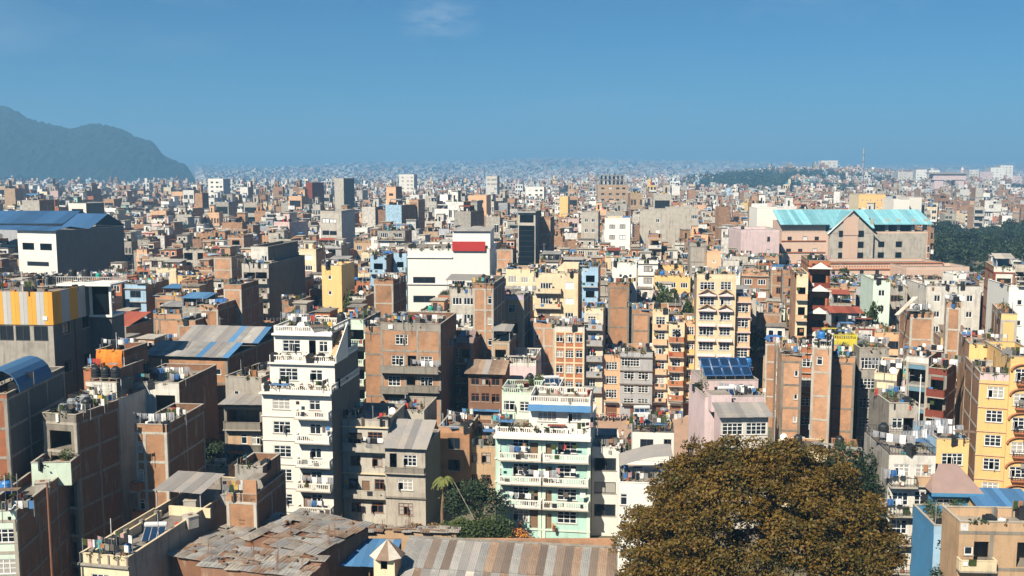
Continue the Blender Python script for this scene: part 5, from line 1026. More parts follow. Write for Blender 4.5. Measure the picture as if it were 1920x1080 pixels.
m = MB(); m.box(ml.W * .04, ml.W / 2, 2, 14, ml.H, ml.H + 4.2, 'white'); m.box(ml.W * .04, ml.W / 2 + .3, 1.5, 14.3, ml.H + 4.2, ml.H + 4.5, 'tin'); link('rooftop_hall', m.mesh('rooftop_hall'), ml.root)
hero('curved_roof_shed', 'shed with curved blue roof', 'pale shed with a curved blue-grey roof just left behind the white mall', 742, 776, 462, 240, 12, 470, fh=4, mat='dirty_white', side='grey', frame=None, detail=1, par=.1, side_px=5)
hero('pale_blue_tower', 'narrow pale blue house by the mall', 'narrow pale blue house with stacked balconies touching the left side of the white mall', 738, 762, 474, 226, 10, 540, fh=3.3, mat='pale_blue', side='pale_blue', frame=None, rows='vd*.6@.5', bal=[(0, 1, .8, 'solid', 'pale_blue')], detail=1, side_px=0)
hero('blue_balcony_house', 'blue balcony house left of the mall', 'blue balconied brick house left of the narrow pale blue one', 694, 724, 478, 222, 12, 540, fh=3.2, mat='pale_blue', side='dark_brick', frame=None, rows='vd*.8@.5', bal=[(0, 1, 1, 'solid', 'pale_blue')], detail=1, side_px=14, clut='MMR')
hero('yellow_cube_house', 'yellow cube house', 'small yellow house with one square window among grey roofs left of the mall', 603, 640, 497, 204, 9, 525, fh=3.2, mat='yellow', side='yellow', frame=None, rows='sm@.4', detail=1, side_px=5, clut='D')
hero('brick_pillar_house', 'brick pillar house below the mall', 'square brick house with cement bands below the left end of the mall', 701, 737, 524, 190, 10, 610, fh=3.6, mat='brick', side='dark_brick', frame='pale_concrete', detail=1, side_px=8, clut='LL')
hero('open_terrace_house', 'grey house with roofed terrace', 'grey house with open roofed terrace below the right end of the white mall', 843, 890, 540, 185, 10, 585, fh=3.1, mat='pale_concrete', side='grey', frame=None, rows='w3@.3 w3@.75', detail=1, side_px=0, clut='O').shed(0, .4, 6, 5, 2.3, 'slate')
bg = hero('black_tower', 'black glass tower', 'tall slim tower with a black glass face in a pale frame, near the centre', 971, 1004, 396, 300, 12, 497, fh=40, rz=-10, mat='pale_concrete', side='side_render', frame=None, par=.3, detail=1, side_px=8, fin=False)
bg.extra.box(-bg.W / 2 + .35, bg.W / 2 - .35, -.25, -.05, 0, bg.H - 4, 'black_glass')
for k in range(14): bg.extra.box(-bg.W / 2 + .3, bg.W / 2 - .3, -.27, -.255, bg.H - 5.5 - k * 1.6, bg.H - 5.42 - k * 1.6, 'window_dark')
bg.extra.box(-bg.W / 2 + .6, bg.W / 2 - .6, -.15, -.03, bg.H - 3, bg.H - .8, 'black_glass'); bg.ledge([bg.H + .1], .7, .25, 'grey'); bg.finish()
hero('brick_tower_by_glass', 'brick tower beside the black tower', 'brown brick tower with pale bands standing right of the black glass tower', 1010, 1032, 408, 310, 12, 456, fh=4.4, mat='brick', side='dark_brick', frame='pale_concrete', detail=1, side_px=2)
hero('cream_corner_block', 'white three-storey house centre right', 'white house with paired dark windows near the centre', 1134, 1182, 408, 330, 12, 431, fh=3.6, mat='white', side='cream', frame=None, rows='dk*.8@.3 dk*.8@.7', detail=1, clut='R', side_px=0)
hero('grey_twin_window_house', 'grey house right of the black tower', 'grey rendered house with four small windows right of the black tower', 1090, 1122, 397, 350, 12, 416, fh=3.6, mat='pale_concrete', side='concrete', frame=None, rows='w2@.3 w2@.7', detail=1, side_px=0)
hero('blank_grey_house', 'blank grey wall house', 'house with a blank pale grey wall right of centre', 1200, 1248, 395, 345, 12, 416, fh=4, mat='pale_concrete', side='pale_concrete', frame=None, rows='w2@.7', detail=1, side_px=0)
hero('blank_long_house', 'long blank grey block', 'long low grey block with arched windows left of the pink hotel wing', 1248, 1310, 390, 380, 14, 420, fh=4, mat='pale_concrete', side='pale_concrete', frame=None, rows='w4@.9', detail=1, side_px=0)
hero('grey_flat_wall', 'grey blank slab house', 'slab-like house with a weathered blank grey front below the hotel', 1293, 1325, 455, 258, 10, 510, fh=4, mat='concrete', side='concrete', frame='old_concrete', detail=1, side_px=0)
hero('orange_cube_house', 'orange house beside the grey slab', 'small orange house with one window right of the grey slab', 1326, 1352, 470, 250, 9, 505, fh=3.3, mat='peach', side='peach', frame=None, rows='sm@.5', detail=1, side_px=0)
hero('blue_small_house', 'pale blue fronted house', 'pale blue house with a red brick strip, centre', 1092, 1122, 500, 205, 9, 560, fh=3.2, mat='pale_blue', side='brick', frame=None, rows='vd*.7@.5', bal=[(0, 1, .8, 'solid', 'pale_blue')], detail=1, side_px=0, clut='UU')
hero('white_block_house', 'white block right of the blue one', 'square white house with small dark openings right of the pale blue one', 1148, 1194, 492, 207, 9, 545, fh=3.4, mat='white', side='dirty_white', frame=None, rows='sm@.35 sm@.75', detail=1, side_px=0, clut='CP')
hero('tall_brick_back_house', 'brick wall house centre', 'bare brick wall house below the square white house', 1141, 1180, 530, 198, 9, 580, fh=4, mat='brick', side='dark_brick', frame='old_concrete', detail=1, side_px=0, clut='T')
hero('yellow_tall_house', 'pale yellow slim tower', 'slim pale yellow tower far behind the black tower to the right', 1049, 1065, 368, 520, 12, 384, fh=4, mat='yellow', side='cream', frame=None, detail=1, side_px=0)
hero('far_grey_tower', 'far grey slab tower', 'far grey slab tower rising above the roofs left of centre', 627, 644, 334, 640, 14, 364, fh=5, rz=-20, mat='pale_concrete', side='side_render', frame=None, detail=1, side_px=6)
hero('far_maroon_tower', 'far maroon tower', 'far maroon block left of the grey slab tower', 573, 585, 342, 700, 16, 348, fh=5, rz=-20, mat='maroon', side='maroon', frame=None, detail=1, side_px=6)
hero('far_peach_tower', 'far peach stair tower', 'far peach tower with one dark window on a brick block', 724, 742, 350, 560, 14, 368, fh=5, mat='peach', side='dark_brick', frame=None, rows='dk@.5', detail=1, side_px=4)
hero('brown_window_tower', 'brown tower with two windows', 'slender brown brick tower with two white windows left of the black tower', 767, 784, 374, 420, 12, 416, fh=4.2, mat='brick', side='brick', frame='pale_concrete', rows='w2@.7', detail=1, side_px=4)
hero('orange_balcony_far', 'far orange balcony house', 'orange house with long balconies, far left of the black tower', 878, 912, 366, 500, 14, 376, fh=3.8, mat='peach', side='peach', frame=None, rows='dk@.3 dk@.7', detail=1, side_px=0)
uc = hero('concrete_skeleton', 'unfinished concrete frame', 'large unfinished block with an open concrete frame as its top storey, on the skyline', 1122, 1178, 346, 800, 20, 362, fh=4.5, rz=0, mat='tan', side='tan', frame='pale_concrete', detail=1, side_px=0, par=.1, rows='dk@.15 dk@.4 dk@.65 dk@.85')
m = MB()
for i in range(7):
    for y in (0, 8, 16): x = -uc.W / 2 + i * (uc.W - 4) / 6; m.box(x, x + .7, y, y + .7, uc.H, uc.H + 7.5, 'concrete')
for z in (3.6, 7.2): m.box(-uc.W / 2, uc.W / 2 - 3, 0, 17, uc.H + z, uc.H + z + .5, 'concrete')
link('open_frame', m.mesh('open_frame'), uc.root, stuff=True)
for xl, xr, yt, Y, mt, lab, ref in ((390, 418, 335, 900, 'white', 'far white stepped block with blue glass on the left skyline', 'far white stepped block'), (748, 776, 327, 1100, 'white', 'far white block with rows of dark windows left of centre skyline', 'far white centre block'),
                          (911, 932, 330, 900, 'dirty_white', 'far white building with narrow rooftop tower near the middle of the skyline', 'far white rooftop tower'), (600, 640, 395, 330, 'pale_concrete', 'pale blank stair block in the middle distance left of centre', 'pale stair block'),
                          (985, 1020, 350, 900, 'white', 'far long white house right of the middle skyline', 'far long white house')):
    hero('far_block', ref, lab, xl, xr, yt, Y, 15, yt + 25, fh=4, mat=mt, side='grey', frame=None, rows='dk@.25 dk@.6 dk@.85', detail=1, side_px=2)
# hotel
ht = hero('hotel', 'hotel with turquoise roof', 'large tan and grey hotel with a turquoise metal roof and a pointed central gable', 1466, 1740, 434, 330, 22, 500, fh=3.9, rz=2, mat='hotel_tan', side='hotel_tan', frame=None, rows=['dk*.6@.055 dk*.6@.16 dk*.6@.24', 'dk*.7@.05 dk*.6@.13 dk*.6@.23 sm@.38 dk*.5@.5 dk*.4@.70 dk*.4@.83'], detail=1, side_px=0, par=.1, fin=False)
W = ht.W; gx0, gx1 = -W / 2 + .325 * W, -W / 2 + .60 * W
for f0, f1, mt in ((.325, .43, 'grey'), (.43, .50, 'hotel_tan'), (.50, .60, 'grey'), (.62, .99, 'pale_concrete')): ht.extra.box(-W / 2 + f0 * W, -W / 2 + f1 * W - .05, -.6 if f1 < .61 else -.25, -.01, 0, ht.H - .5, mt)
for k in range(5):
    for f in (.36, .53): ht.extra.box(-W / 2 + f * W - 1, -W / 2 + f * W + 1, -.75, -.62, ht.H - 2 - 3.6 * k, ht.H - .2 - 3.6 * k, 'black_glass')
    for f in (.68, .80): ht.extra.box(-W / 2 + f * W - 1, -W / 2 + f * W + 1, -.4, -.27, ht.H - 5 - 3.6 * k, ht.H - 3.2 - 3.6 * k, 'black_glass')
ht.ledge([ht.H - 2.8, ht.H - 6.6, ht.H - 10.4], .3, .3, 'terracotta', 0, .3); ht.finish()
m = MB(); z = ht.H + 4.0
for x in [-W / 2 + f * W for f in (.62, .72, .8, .9, .985)]: m.box(x - .5, x + .5, .2, 1.2, ht.H, z + .1, 'pale_concrete')
m.box(-W / 2 + .5, -W / 2 + .3 * W, .3, 12, ht.H, z - .6, 'hotel_tan'); m.box(-W / 2 + .62 * W, W / 2 - 1, 8, 12, ht.H, z, 'window_dark'); link('top_storey', m.mesh('top_storey'), ht.root, stuff=True)
n = 34
for i in range(n):
    m = MB(); a = -W / 2 - 1 + i * (W + 2) / n; b = a + (W + 2) / n - .06; ins = lambda x: x * .985 if abs(x) > W * .4 else x
    e0 = ht.H + (1.2 if -W / 2 + .3 * W < a < -W / 2 + .6 * W else 2.4) ; m.hexa([(a, -1.5, e0), (b, -1.5, e0), (ins(b), 9, ht.H + 6.8), (ins(a), 9, ht.H + 6.8), (a, -1.5, e0 + .25), (b, -1.5, e0 + .25), (ins(b), 9, ht.H + 7.05), (ins(a), 9, ht.H + 7.05)], 'teal_roof'); link('roof_sheet', m.mesh('roof_sheet'), ht.root)
m = MB(); gm = (gx0 + gx1) / 2; i0 = 0
m.v += [(gx0 - 1, -2.2, ht.H - .3), (gx1 + 1, -2.2, ht.H - .3), (gm, -2.2, ht.H + 6.9), (gx0 - 1, 8, ht.H - .3), (gx1 + 1, 8, ht.H - .3), (gm, 8, ht.H + 6.9)]
for f, mt in (((0, 1, 2), 'pale_concrete'), ((0, 2, 5, 3), 'teal_roof'), ((1, 4, 5, 2), 'teal_roof')): m.f.append(f); m.m.append(m.mi(mt))
m.box(gm - 3, gm + 2, -2.5, -2.25, ht.H - 1, ht.H + 5, 'hotel_tan'); m.bar((gx0 - 1.5, -2.5, ht.H - .6), (gm, -2.5, ht.H + 7), .28, 'black_glass'); m.bar((gx1 + 1.5, -2.5, ht.H - .6), (gm, -2.5, ht.H + 7), .28, 'black_glass')
m.box(gx0 - .5, gx1 + .5, -2.1, -.65, ht.H - 30, ht.H - .3, 'pale_concrete')
for k in range(5):
    for f in (.25, .72): x = gx0 + f * (gx1 - gx0); m.box(x - 1, x + 1, -2.25, -2.12, ht.H - 1.5 - 3.6 * k, ht.H + .5 - 3.6 * k, 'black_glass')
m.box(gm - 3, gm + 2, -2.3, -2.13, ht.H - 30, ht.H - 1, 'hotel_tan'); link('gable', m.mesh('gable'), ht.root)
hero('hotel_annex', 'hotel annex', 'tan lower annex with a dotted frieze in front of the turquoise-roofed hotel', 1545, 1768, 492, 296, 14, 520, fh=3.9, rz=2, mat='hotel_tan', side='hotel_tan', frame=None, rows='dk*.5@.08 dk*.5@.2 dk*.5@.32 dk*.5@.45 dk*.5@.58 dk*.5@.7 dk*.5@.82 dk*.5@.94', detail=1, side_px=0, fin=False)
s = HOUSES[-1]; s.ledge([s.T + .05, s.H - .9], .35, .3, 'terracotta')
for i in range(44): x = -s.W / 2 + (i + .5) * s.W / 44; s.extra.box(x - .22, x + .22, -.08, -.003, s.H - .5, s.H - .05, 'terracotta')
s.finish()
hero('hotel_low_wing', 'low hotel wing', 'low tan wing at the right foot of the hotel', 1700, 1818, 500, 285, 12, 512, fh=3.9, rz=2, mat='hotel_tan', side='hotel_tan', frame=None, rows='dk@.2 dk@.7', detail=1, side_px=0)
hero('pink_wing', 'plain pink block', 'plain pink block with three small windows joined left of the hotel', 1390, 1462, 430, 320, 16, 475, fh=3.9, rz=2, mat='pink', side='pink', frame=None, rows='dk*.4@.72', detail=1, side_px=0, clut='TC')
hero('white_stair_block', 'blank white block behind the pink wing', 'blank white block with a steel tower beside it, behind the plain pink block', 1420, 1474, 390, 355, 12, 416, fh=9, rz=0, mat='white', side='white', frame=None, detail=1, side_px=0, clut='A')
hero('far_yellow_block', 'yellow block above the hotel', 'yellow block with rows of small windows above the hotel roof', 1611, 1661, 364, 560, 16, 395, fh=4, rz=0, mat='yellow', side='cream', frame=None, rows='sm@.15 sm@.3 sm@.45 sm@.7 sm@.85', detail=1, side_px=0)
hero('far_white_pair', 'white twin blocks above the hotel', 'white twin blocks right of the yellow block above the hotel roof', 1676, 1706, 374, 540, 16, 400, fh=4, rz=0, mat='white', side='white', frame=None, detail=1, side_px=0)
hero('far_white_pair_b', 'white block with blue glass', 'white block with a blue glass panel right above the hotel roof', 1706, 1729, 370, 545, 16, 400, fh=9, rz=0, mat='white', side='white', frame=None, rows='dk*1.6@.6', detail=1, side_px=0)
HOUSES[-1].root.name = 'far_glass_block'
for i, (xl, xr, yt, mt) in enumerate(((1684, 1712, 322, 'dirty_white'), (1718, 1738, 318, 'white'), (1742, 1762, 319, 'white'), (1752, 1776, 330, 'cream'), (1818, 1836, 318, 'dirty_white'), (1838, 1862, 322, 'pink'), (1858, 1882, 314, 'white'), (1876, 1900, 310, 'white'), (1893, 1916, 330, 'pink'))):
    hero('far_tower_block', 'far tower block %d' % i, 'x', xl, xr, yt, 1700 + 40 * i, 24, yt + 30, fh=5, rz=0, mat=mt, side='grey', frame=None, rows='dk@.2 dk@.5 dk@.8', detail=1, side_px=0, group='pale tower blocks on the right skyline')
    HOUSES[-1].root['label'] = ['leftmost', 'second', 'third', 'fourth', 'fifth', 'sixth', 'seventh', 'eighth', 'rightmost'][i] + (' from left ' if 0 < i < 8 else ' ') + 'of the far pale tower blocks on the right skyline'
    HOUSES[-1].ref = ['leftmost', 'second', 'third', 'fourth', 'fifth', 'sixth', 'seventh', 'eighth', 'rightmost'][i] + ' far tower block'
hero('skyline_white_block', 'white block over the wood', 'white block standing above the distant wood on the skyline', 1540, 1571, 301, 2200, 24, 322, fh=6, rz=0, mat='white', side='dirty_white', frame=None, rows='dk*2@.2 dk*2@.5 dk*2@.8', detail=1, side_px=0)
# stadium mast row, chimney, temple gate on the right
m = MB(); m.lathe([(3.2, 0), (2.6, 20), (2.0, 46), (2.3, 48), (0, 52)], 'pink', 12); x, y, z = at(1803, 352, 1400); thing('brick_chimney', 'pink tapering chimney among the far houses on the right', 'chimney', (x, y, 0), 0, None, m.mesh('brick_chimney')); m = None
gm_ = MB(); gm_.box(-20, -8, 0, 12, 0, 34, 'pink'); gm_.box(8, 20, 0, 12, 0, 34, 'pink'); gm_.box(-22, 22, -1, 13, 34, 42, 'pink'); gm_.box(-26, 26, -3, 15, 42, 44, 'slate'); x, y, z = at(1779, 360, 1350); thing('gateway_building', 'pink gateway building with a square arch beside the far chimney', 'building', (x, y, 0), 0, None, gm_.mesh('gateway_building'))
mm = MB(); mm.bar((0, 0, 0), (0, 0, 80), 1.2, 'steel', 4)
for k in range(8): mm.box(-1.6, 1.6, -1.6, 1.6, k * 10, k * 10 + .6, 'rust_steel')
x, y, z = at(1618, 330, 1500); thing('lattice_mast', 'thin lattice mast rising above the far wood right of the hotel gable', 'mast', (x, y, 0), 0, None, mm.mesh('lattice_mast'))
vis(1085, 1300, 786, 836, 181); vis(828, 925, 780, 845, 150)
roofmat('old_tin', (.20, .155, .125), (.145, .115, .095), rustiness=.8)
# ---------------------------------------------------------------- near roofs at the bottom of the picture
def corrugated(w, l, mat, ribs=5, th=.03):
    m = MB()
    for i in range(ribs * 2):
        x0, x1 = -w / 2 + i * w / (ribs * 2), -w / 2 + (i + 1) * w / (ribs * 2); a, b = (0, th) if i % 2 == 0 else (th, 0)
        m.poly([(x0, 0, a), (x1, 0, b), (x1, l, b), (x0, l, a)], mat)
    m.box(-w / 2, w / 2, -.006, -.001, -.012, th, mat); return m.mesh('roof_sheet')
SH = {(k, l): corrugated(.84, l, k) for k in ('white_tin', 'rusty_tin', 'tin', 'pink_roof', 'slate', 'blue_tin', 'red_tin', 'old_tin') for l in (3.2, 4.6)}
def lay(root, L, R, drop, length, mats, rng, rows, w=.8):
    """sheets laid side by side from ridge point L to ridge point R, falling towards the camera"""
    L, R = Vector(L), Vector(R); d = (R - L); n = int(d.length / w); d.normalize(); a = math.atan2(d.y, d.x); sl = math.atan2(drop, length)
    for r in range(rows):
        for i in range(n):
            k = mats(i, r, rng); q = L + d * (w * (i + .5)); l = 4.6 if rows == 2 else 4.6
            back = Vector((sin(a), -cos(a), 0)) * cos(sl) + Vector((0, 0, -sin(sl))); p = q + back * (l * (r + 1) - .15 * r) + Vector((0, 0, .018 * (i % 2) - .045 * r + rng.uniform(0, .012)))
            o = link('roof_sheet', SH[(k, 4.6)], root, p - root.location); o.rotation_euler = (sl, 0, a + rng.uniform(-.012, .012))
rng = random.Random(11)
L, R = at(768, 1006, 93), at(1160, 1027, 90)
sh = thing('corrugated_shed', 'long shed with a patched corrugated roof at the bottom centre of the photo', 'shed', (L[0], L[1], 0))
def shed_mats(i, r, rng): return rng.choice(['white_tin', 'tin', 'rusty_tin', 'tin', 'slate', 'old_tin']) if i < 9 else ('tin' if i % 4 == 1 else 'old_tin' if rng.random() < .45 else 'rusty_tin' if rng.random() < .5 else 'slate')
lay(sh, L, R, 2.6, 9, shed_mats, rng, 2)
m = MB(); m.box(.1, R[0] - L[0] - .1, -.3, 0, 0, L[2] - .15, 'brick'); m.box(.1, .4, -8.6, -.35, 0, L[2] - 3.0, 'brick'); m.bar((0, -.1, L[2] + .03), (R[0] - L[0], R[1] - L[1] - .1, R[2] + .03), .14, 'old_concrete', 6); link('wall', m.mesh('wall'), sh)
m = MB()
for i in range(21): m.bar((i * .93 + .5, -.1 - i * .93 * .15, L[2] - .0 - i * .03), (i * .93 + .5, -8.6, L[2] - 2.5), .035, 'white_tin')
link('roof_batten', m.mesh('roof_batten'), sh, stuff=True)
L, R = at(596, 1008, 99), at(757, 1012, 98)
bs_ = thing('blue_grey_shed', 'low shed with a blue-grey sheet roof left of the patched corrugated roof', 'shed', (L[0], L[1], 0)); lay(bs_, L, R, 1.2, 4.6, lambda i, r, g: 'blue_tin' if g.random() < .8 else 'slate', rng, 1)
m = MB(); m.box(0, 8.6, -.3, 0, 0, L[2] - .1, 'dark_brick')
for x in (.3, 3, 5.8, 8.2): m.box(x, x + .12, -4.2, -4.08, 0, L[2] - 1.2, 'wood')
link('wall', m.mesh('wall'), bs_)
x, y, z = at(720, 1045, 87)
tu = thing('roof_turret', 'small cream turret with a pointed tin roof in front of the blue-grey shed', 'turret', (x, y, 0), -.2)
m = MB(); wall_sheet(m, 2.0, 0, z, [(.65, 1.3, z - 1.2, z - .3)], 'cream', lambda u, q, w: (u - 1.0, q, w)); m.poly([(1, 0, 0), (1, 2, 0), (1, 2, z), (1, 0, z)], 'tan'); m.poly([(-1, 2, 0), (-1, 0, 0), (-1, 0, z), (-1, 2, z)], 'cream'); m.poly([(1, 2, 0), (-1, 2, 0), (-1, 2, z), (1, 2, z)], 'tan'); link('wall', m.mesh('wall'), tu)
for i in range(8):
    a0, a1 = 2 * pi * i / 8 + pi / 8, 2 * pi * (i + 1) / 8 + pi / 8; r = 1.65; q = MB(); q.poly([(r * cos(a0), 1 + r * sin(a0), z - .1), (r * cos(a1), 1 + r * sin(a1), z - .1), (0, 1, z + 1.35)], ('white_tin', 'rusty_tin')[i % 2]); q.poly([(r * cos(a0), 1 + r * sin(a0), z - .14), (r * cos(a1), 1 + r * sin(a1), z - .14), (r * cos(a1), 1 + r * sin(a1), z - .1), (r * cos(a0), 1 + r * sin(a0), z - .1)], 'rusty_tin'); link('roof_sheet', q.mesh('roof_sheet'), tu)
def deck(name, label, px, py, Y, W, D, rz, slope, nx, ny, mats, seed, wall='dark_brick', rag=.35):
    x, y, z = at(px, py, Y); r = thing(name, label, 'roof', (x, y, 0), radians(rz)); rg = random.Random(seed); pw, pd = W / nx, D / ny; cache = {}
    m = MB(); m.box(-W / 2 + .3, W / 2 - .3, .3, D - .3, 0, z - .12, wall, False); link('wall', m.mesh('wall'), r)
    for j in range(ny):
        for i in range(nx):
            if rg.random() < .07: continue
            k = rg.choice(mats); q = cache.get(k)
            if q is None:
                b = MB(); b.hexa([(-pw * .54, -pd * .53, 0), (pw * .52, -pd * .55, 0), (pw * .54, pd * .53, .0), (-pw * .52, pd * .54, 0), (-pw * .54, -pd * .53, .04), (pw * .52, -pd * .55, .035), (pw * .54, pd * .53, .05), (-pw * .52, pd * .54, .04)], k)
                for t in (-.25, .05, .3): b.box(pw * t, pw * t + .05, -pd * .5, pd * .5, .041, .075, k)
                q = cache[k] = b.mesh('roof_board')
            o = link('roof_board', q, r, (-W / 2 + (i + .5) * pw + rg.uniform(-.12, .12), (j + .5) * pd + rg.uniform(-.2, .2), z + slope * (j + .5) * pd + rg.uniform(0, .09) + .03 * ((i + j) % 2)))
            o.rotation_euler = (math.atan(slope) + rg.uniform(-.03, .03), rg.uniform(-.04, .04), rg.uniform(-rag, rag) * .15)
    s_ = MB()
    for i in range(16):
        u, v = rg.uniform(-W / 2 + .5, W / 2 - .5), rg.uniform(.5, D - .5); s_.box(u, u + rg.uniform(.2, .5), v, v + rg.uniform(.2, .4), z + slope * v + .1, z + slope * v + rg.uniform(.2, .35), rg.choice(['dark_brick', 'old_concrete', 'wood', 'old_tin']))
    for i in range(7): u, v = rg.uniform(-W / 2 + .5, W / 2 - 2), rg.uniform(.5, D - 1); s_.bar((u, v, z + slope * v + .16), (u + rg.uniform(1, 2.4), v + rg.uniform(-1, 1), z + slope * v + .2), .05, 'wood')
    link('rubble', s_.mesh('rubble'), r, stuff=True)
    s_ = MB()
    for i in range(5):
        u, v = rg.uniform(-W / 2 + .5, W / 2 - .5), rg.uniform(.3, D * .5)
        for q in range(3): s_.bar((u + q * .09, v, z - .1), (u + q * .09 + rg.uniform(-.1, .1), v, z + rg.uniform(1.2, 2.2)), .018, 'rust_steel')
    link('rebar', s_.mesh('rebar'), r, stuff=True); return r
OP = ['old_plank', 'old_plank', 'slate', 'rusty_tin', 'tin']
deck('plank_roof', 'broken roof of grey boards right of the ruined brick tower', 520, 1026, 93, 9.5, 9, -28, .02, 7, 6, OP, 1)
deck('plank_roof', 'rubble-strewn board roof left of the ruined brick tower', 372, 1052, 92, 8, 14, -24, .0, 7, 9, OP, 2)
deck('plank_roof', 'lowest broken board roof at the bottom edge left of centre', 470, 1074, 86, 11, 5, -14, .03, 8, 4, OP, 3)
deck('plank_roof', 'long mossy tile coping of boards behind the blue-grey shed', 735, 998, 104, 14.5, 1.6, -2, .05, 14, 2, ['old_plank', 'rusty_tin', 'slate'], 4, 'tan')

# ---------------------------------------------------------------- trees near the camera
def big_tree():
    g = np.random.default_rng(21); rg = random.Random(21); x, y, _ = at(1428, 900, 76); n = 1150
    d = g.normal(size=(n, 3)); d /= np.linalg.norm(d, axis=1)[:, None]; d[:, 2] = np.where(d[:, 2] < -.6, -d[:, 2], d[:, 2])
    az = np.arctan2(d[:, 1], d[:, 0]); lump = 1 + .03 * np.sin(az * 3 + 1) + .035 * np.sin(az * 7 + d[:, 2] * 5) + .03 * np.sin(d[:, 2] * 9 + az * 2)
    shell = g.uniform(.62, 1.0, n) ** .6 * lump
    c = d * shell[:, None] * np.array([10.9, 9.0, 10.3]) + np.array([0, 0, 13.3])
    c[:, 0] += .8 * (c[:, 2] - 14) * -.06
    fc = np.where((c[:, 1] < 0) & (c[:, 2] < 17))[0][:260]; extra = c[fc] * np.array([.93, .86, 1.0]) + g.normal(size=(len(fc), 3)) * .8; c = np.vstack([c, extra]); n = len(c)
    rad = g.uniform(.7, 1.35, n); P_ = crown_points(c, 175, rad, g); g.shuffle(P_)
    tr = MB(); limbs(tr, (0, 0, 0), (.3, 0, 6), .75, .55, 'wood', 10, 5, .05, rg)
    for i in range(34): q = c[rg.randrange(n)] * .93; limbs(tr, (.3, 0, rg.uniform(4.5, 7)), tuple(q), .26, .05, 'wood', 6, 5, .12, rg)
    t = thing('big_tree', 'huge rust and olive coloured round tree filling the bottom right of the photo', 'tree', (x, y, 0)); link('trunk', tr.mesh('trunk'), t)
    k = int(len(P_) * .62); link('crown', leaf_mesh('crown', quads(P_[:k], .26, g, .4, .62), 'leaf_rust'), t); link('green_foliage', leaf_mesh('green_foliage', quads(P_[k:], .26, g, .4, .62), 'leaf_olive'), t)
leafmat('leaf_olive', ((.070, .066, .010), (.20, .110, .010), (.034, .040, .010)))
big_tree()
def tree(label, px, top, Y, R, seed, mat='leaf_dark', name='tree', group=None, base=0.0, **kw):
    x, _, z = at(px, top, Y); return plant_tree(name, label, px, top, Y, R, z - base, seed, mat, group, base=base, **kw)
tree('dark bushy tree behind the upper right of the huge rust-coloured tree', 1600, 812, 104, 5.0, 31, 'leaf_dark', clumps=90, per=90, leaf=.34)
tree('dark tree between the slate canopy house and the tall brick tower', 402, 812, 127, 3.4, 32, clumps=60, per=70, leaf=.32)
tree('lower dark tree in the gap behind the ruined brick tower', 395, 905, 118, 3.2, 33, clumps=50, per=60, leaf=.32)
tree('dark green tree left of the mint balcony tower, taller of the pair', 893, 890, 113, 3.6, 34, clumps=70, per=80, leaf=.3)
tree('mid green tree at the left foot of the mint balcony tower', 915, 965, 104, 3.4, 35, 'leaf_green', clumps=70, per=80, leaf=.28)
tree('low green tree in front of the alley beside the mint tower', 860, 965, 107, 2.8, 36, 'leaf_green', clumps=50, per=70, leaf=.28)
tree('red flowering bush at the foot of the mint balcony tower', 965, 985, 104, 2.3, 37, 'flower', name='flowering_bush', clumps=40, per=50, leaf=.2)
tree('small tree with sparse dark crown below the hotel annex', 1588, 488, 238, 5.0, 38, 'leaf_green', clumps=45, per=60, leaf=.5)
tree('leafy vine mass on the balcony below the tall house top right', 1886, 572, 148, 3.0, 39, 'leaf_dark', name='vine', clumps=40, per=60, leaf=.35)
tree('dark leafy tree in the narrow garden by the lower blue house', 1795, 1000, 88, 2.2, 40, 'leaf_dark', clumps=40, per=60, leaf=.25)
x, y, z = at(1006, 1008, 103); 
for i, (px, py, Y, R, mt, lb) in enumerate(((1015, 1010, 103, 1.6, 'leaf_green', 'green shrub left of the shed ridge under the mint tower'), (1060, 1013, 102, 1.5, 'leaf_green', 'green shrub in the middle under the mint tower'), (1120, 1012, 102, 1.8, 'palm_leaf', 'pale green shrub beside the big tree under the white flats'),
                          (598, 968, 112, 1.5, 'dry_leaf', 'dry orange bush at the foot of the white tower'), (775, 972, 107, 1.6, 'dry_leaf', 'dry orange bush below the slate-roofed flats, left one'), (812, 975, 106, 1.6, 'dry_leaf', 'dry orange bush below the slate-roofed flats, right one'),
                          (700, 978, 108, 1.2, 'dry_leaf', 'small dry bush below the grey flats'), (1575, 930, 90, 2.0, 'leaf_dark', 'dark shrub hidden behind the right side of the big tree'))):
    tree(lb, px, py, Y, R, 60 + i, mt, name='bush', clumps=30, per=60, leaf=.24)
def palm(label, px, py, Y):
    x, _, z = at(px, py, Y); t = thing('palm_tree', label, 'palm tree', (x, Y, 0)); tr = MB(); limbs(tr, (0, 0, 0), (.4, 0, z - 1.2), .22, .16, 'wood', 8, 6, .03, random.Random(3)); link('trunk', tr.mesh('trunk'), t); rg = random.Random(5)
    for i in range(18):
        a = i * 2.4; e = rg.uniform(.1, 1.1); m = MB(); p = Vector((.4, 0, z - 1.2)); n = 7
        for k in range(n):
            q = Vector((.4 + cos(a) * (k + 1) * .23 * cos(e * .6), sin(a) * (k + 1) * .23 * cos(e * .6), z - 1.2 + sin(e) * (k + 1) * .23 - .035 * (k + 1) ** 2)); w = .3 * sin(pi * (k + 1.2) / (n + 1.4)); sd = Vector((-sin(a), cos(a), 0))
            for s_ in (-1, 1): m.poly([p, q, q + sd * s_ * w + Vector((0, 0, -.15)), p + sd * s_ * w * .9 + Vector((0, 0, -.15))], 'palm_leaf')
            p = q
        link('frond', m.mesh('frond'), t)
palm('spiky pale green palm in the alley right of the slate-roofed flats', 826, 880, 116); palm('small palm on the square in front of the white terraced house', 1158, 812, 150)
bp = MB(); a_, b_ = at(852, 905, 110), at(890, 975, 104); thing('leaning_pole', 'thin pale pole leaning over the trees left of the mint tower', 'pole', (0, 0, 0), 0, None, None)
bpy.data.objects.remove(bpy.data.objects['leaning_pole'])
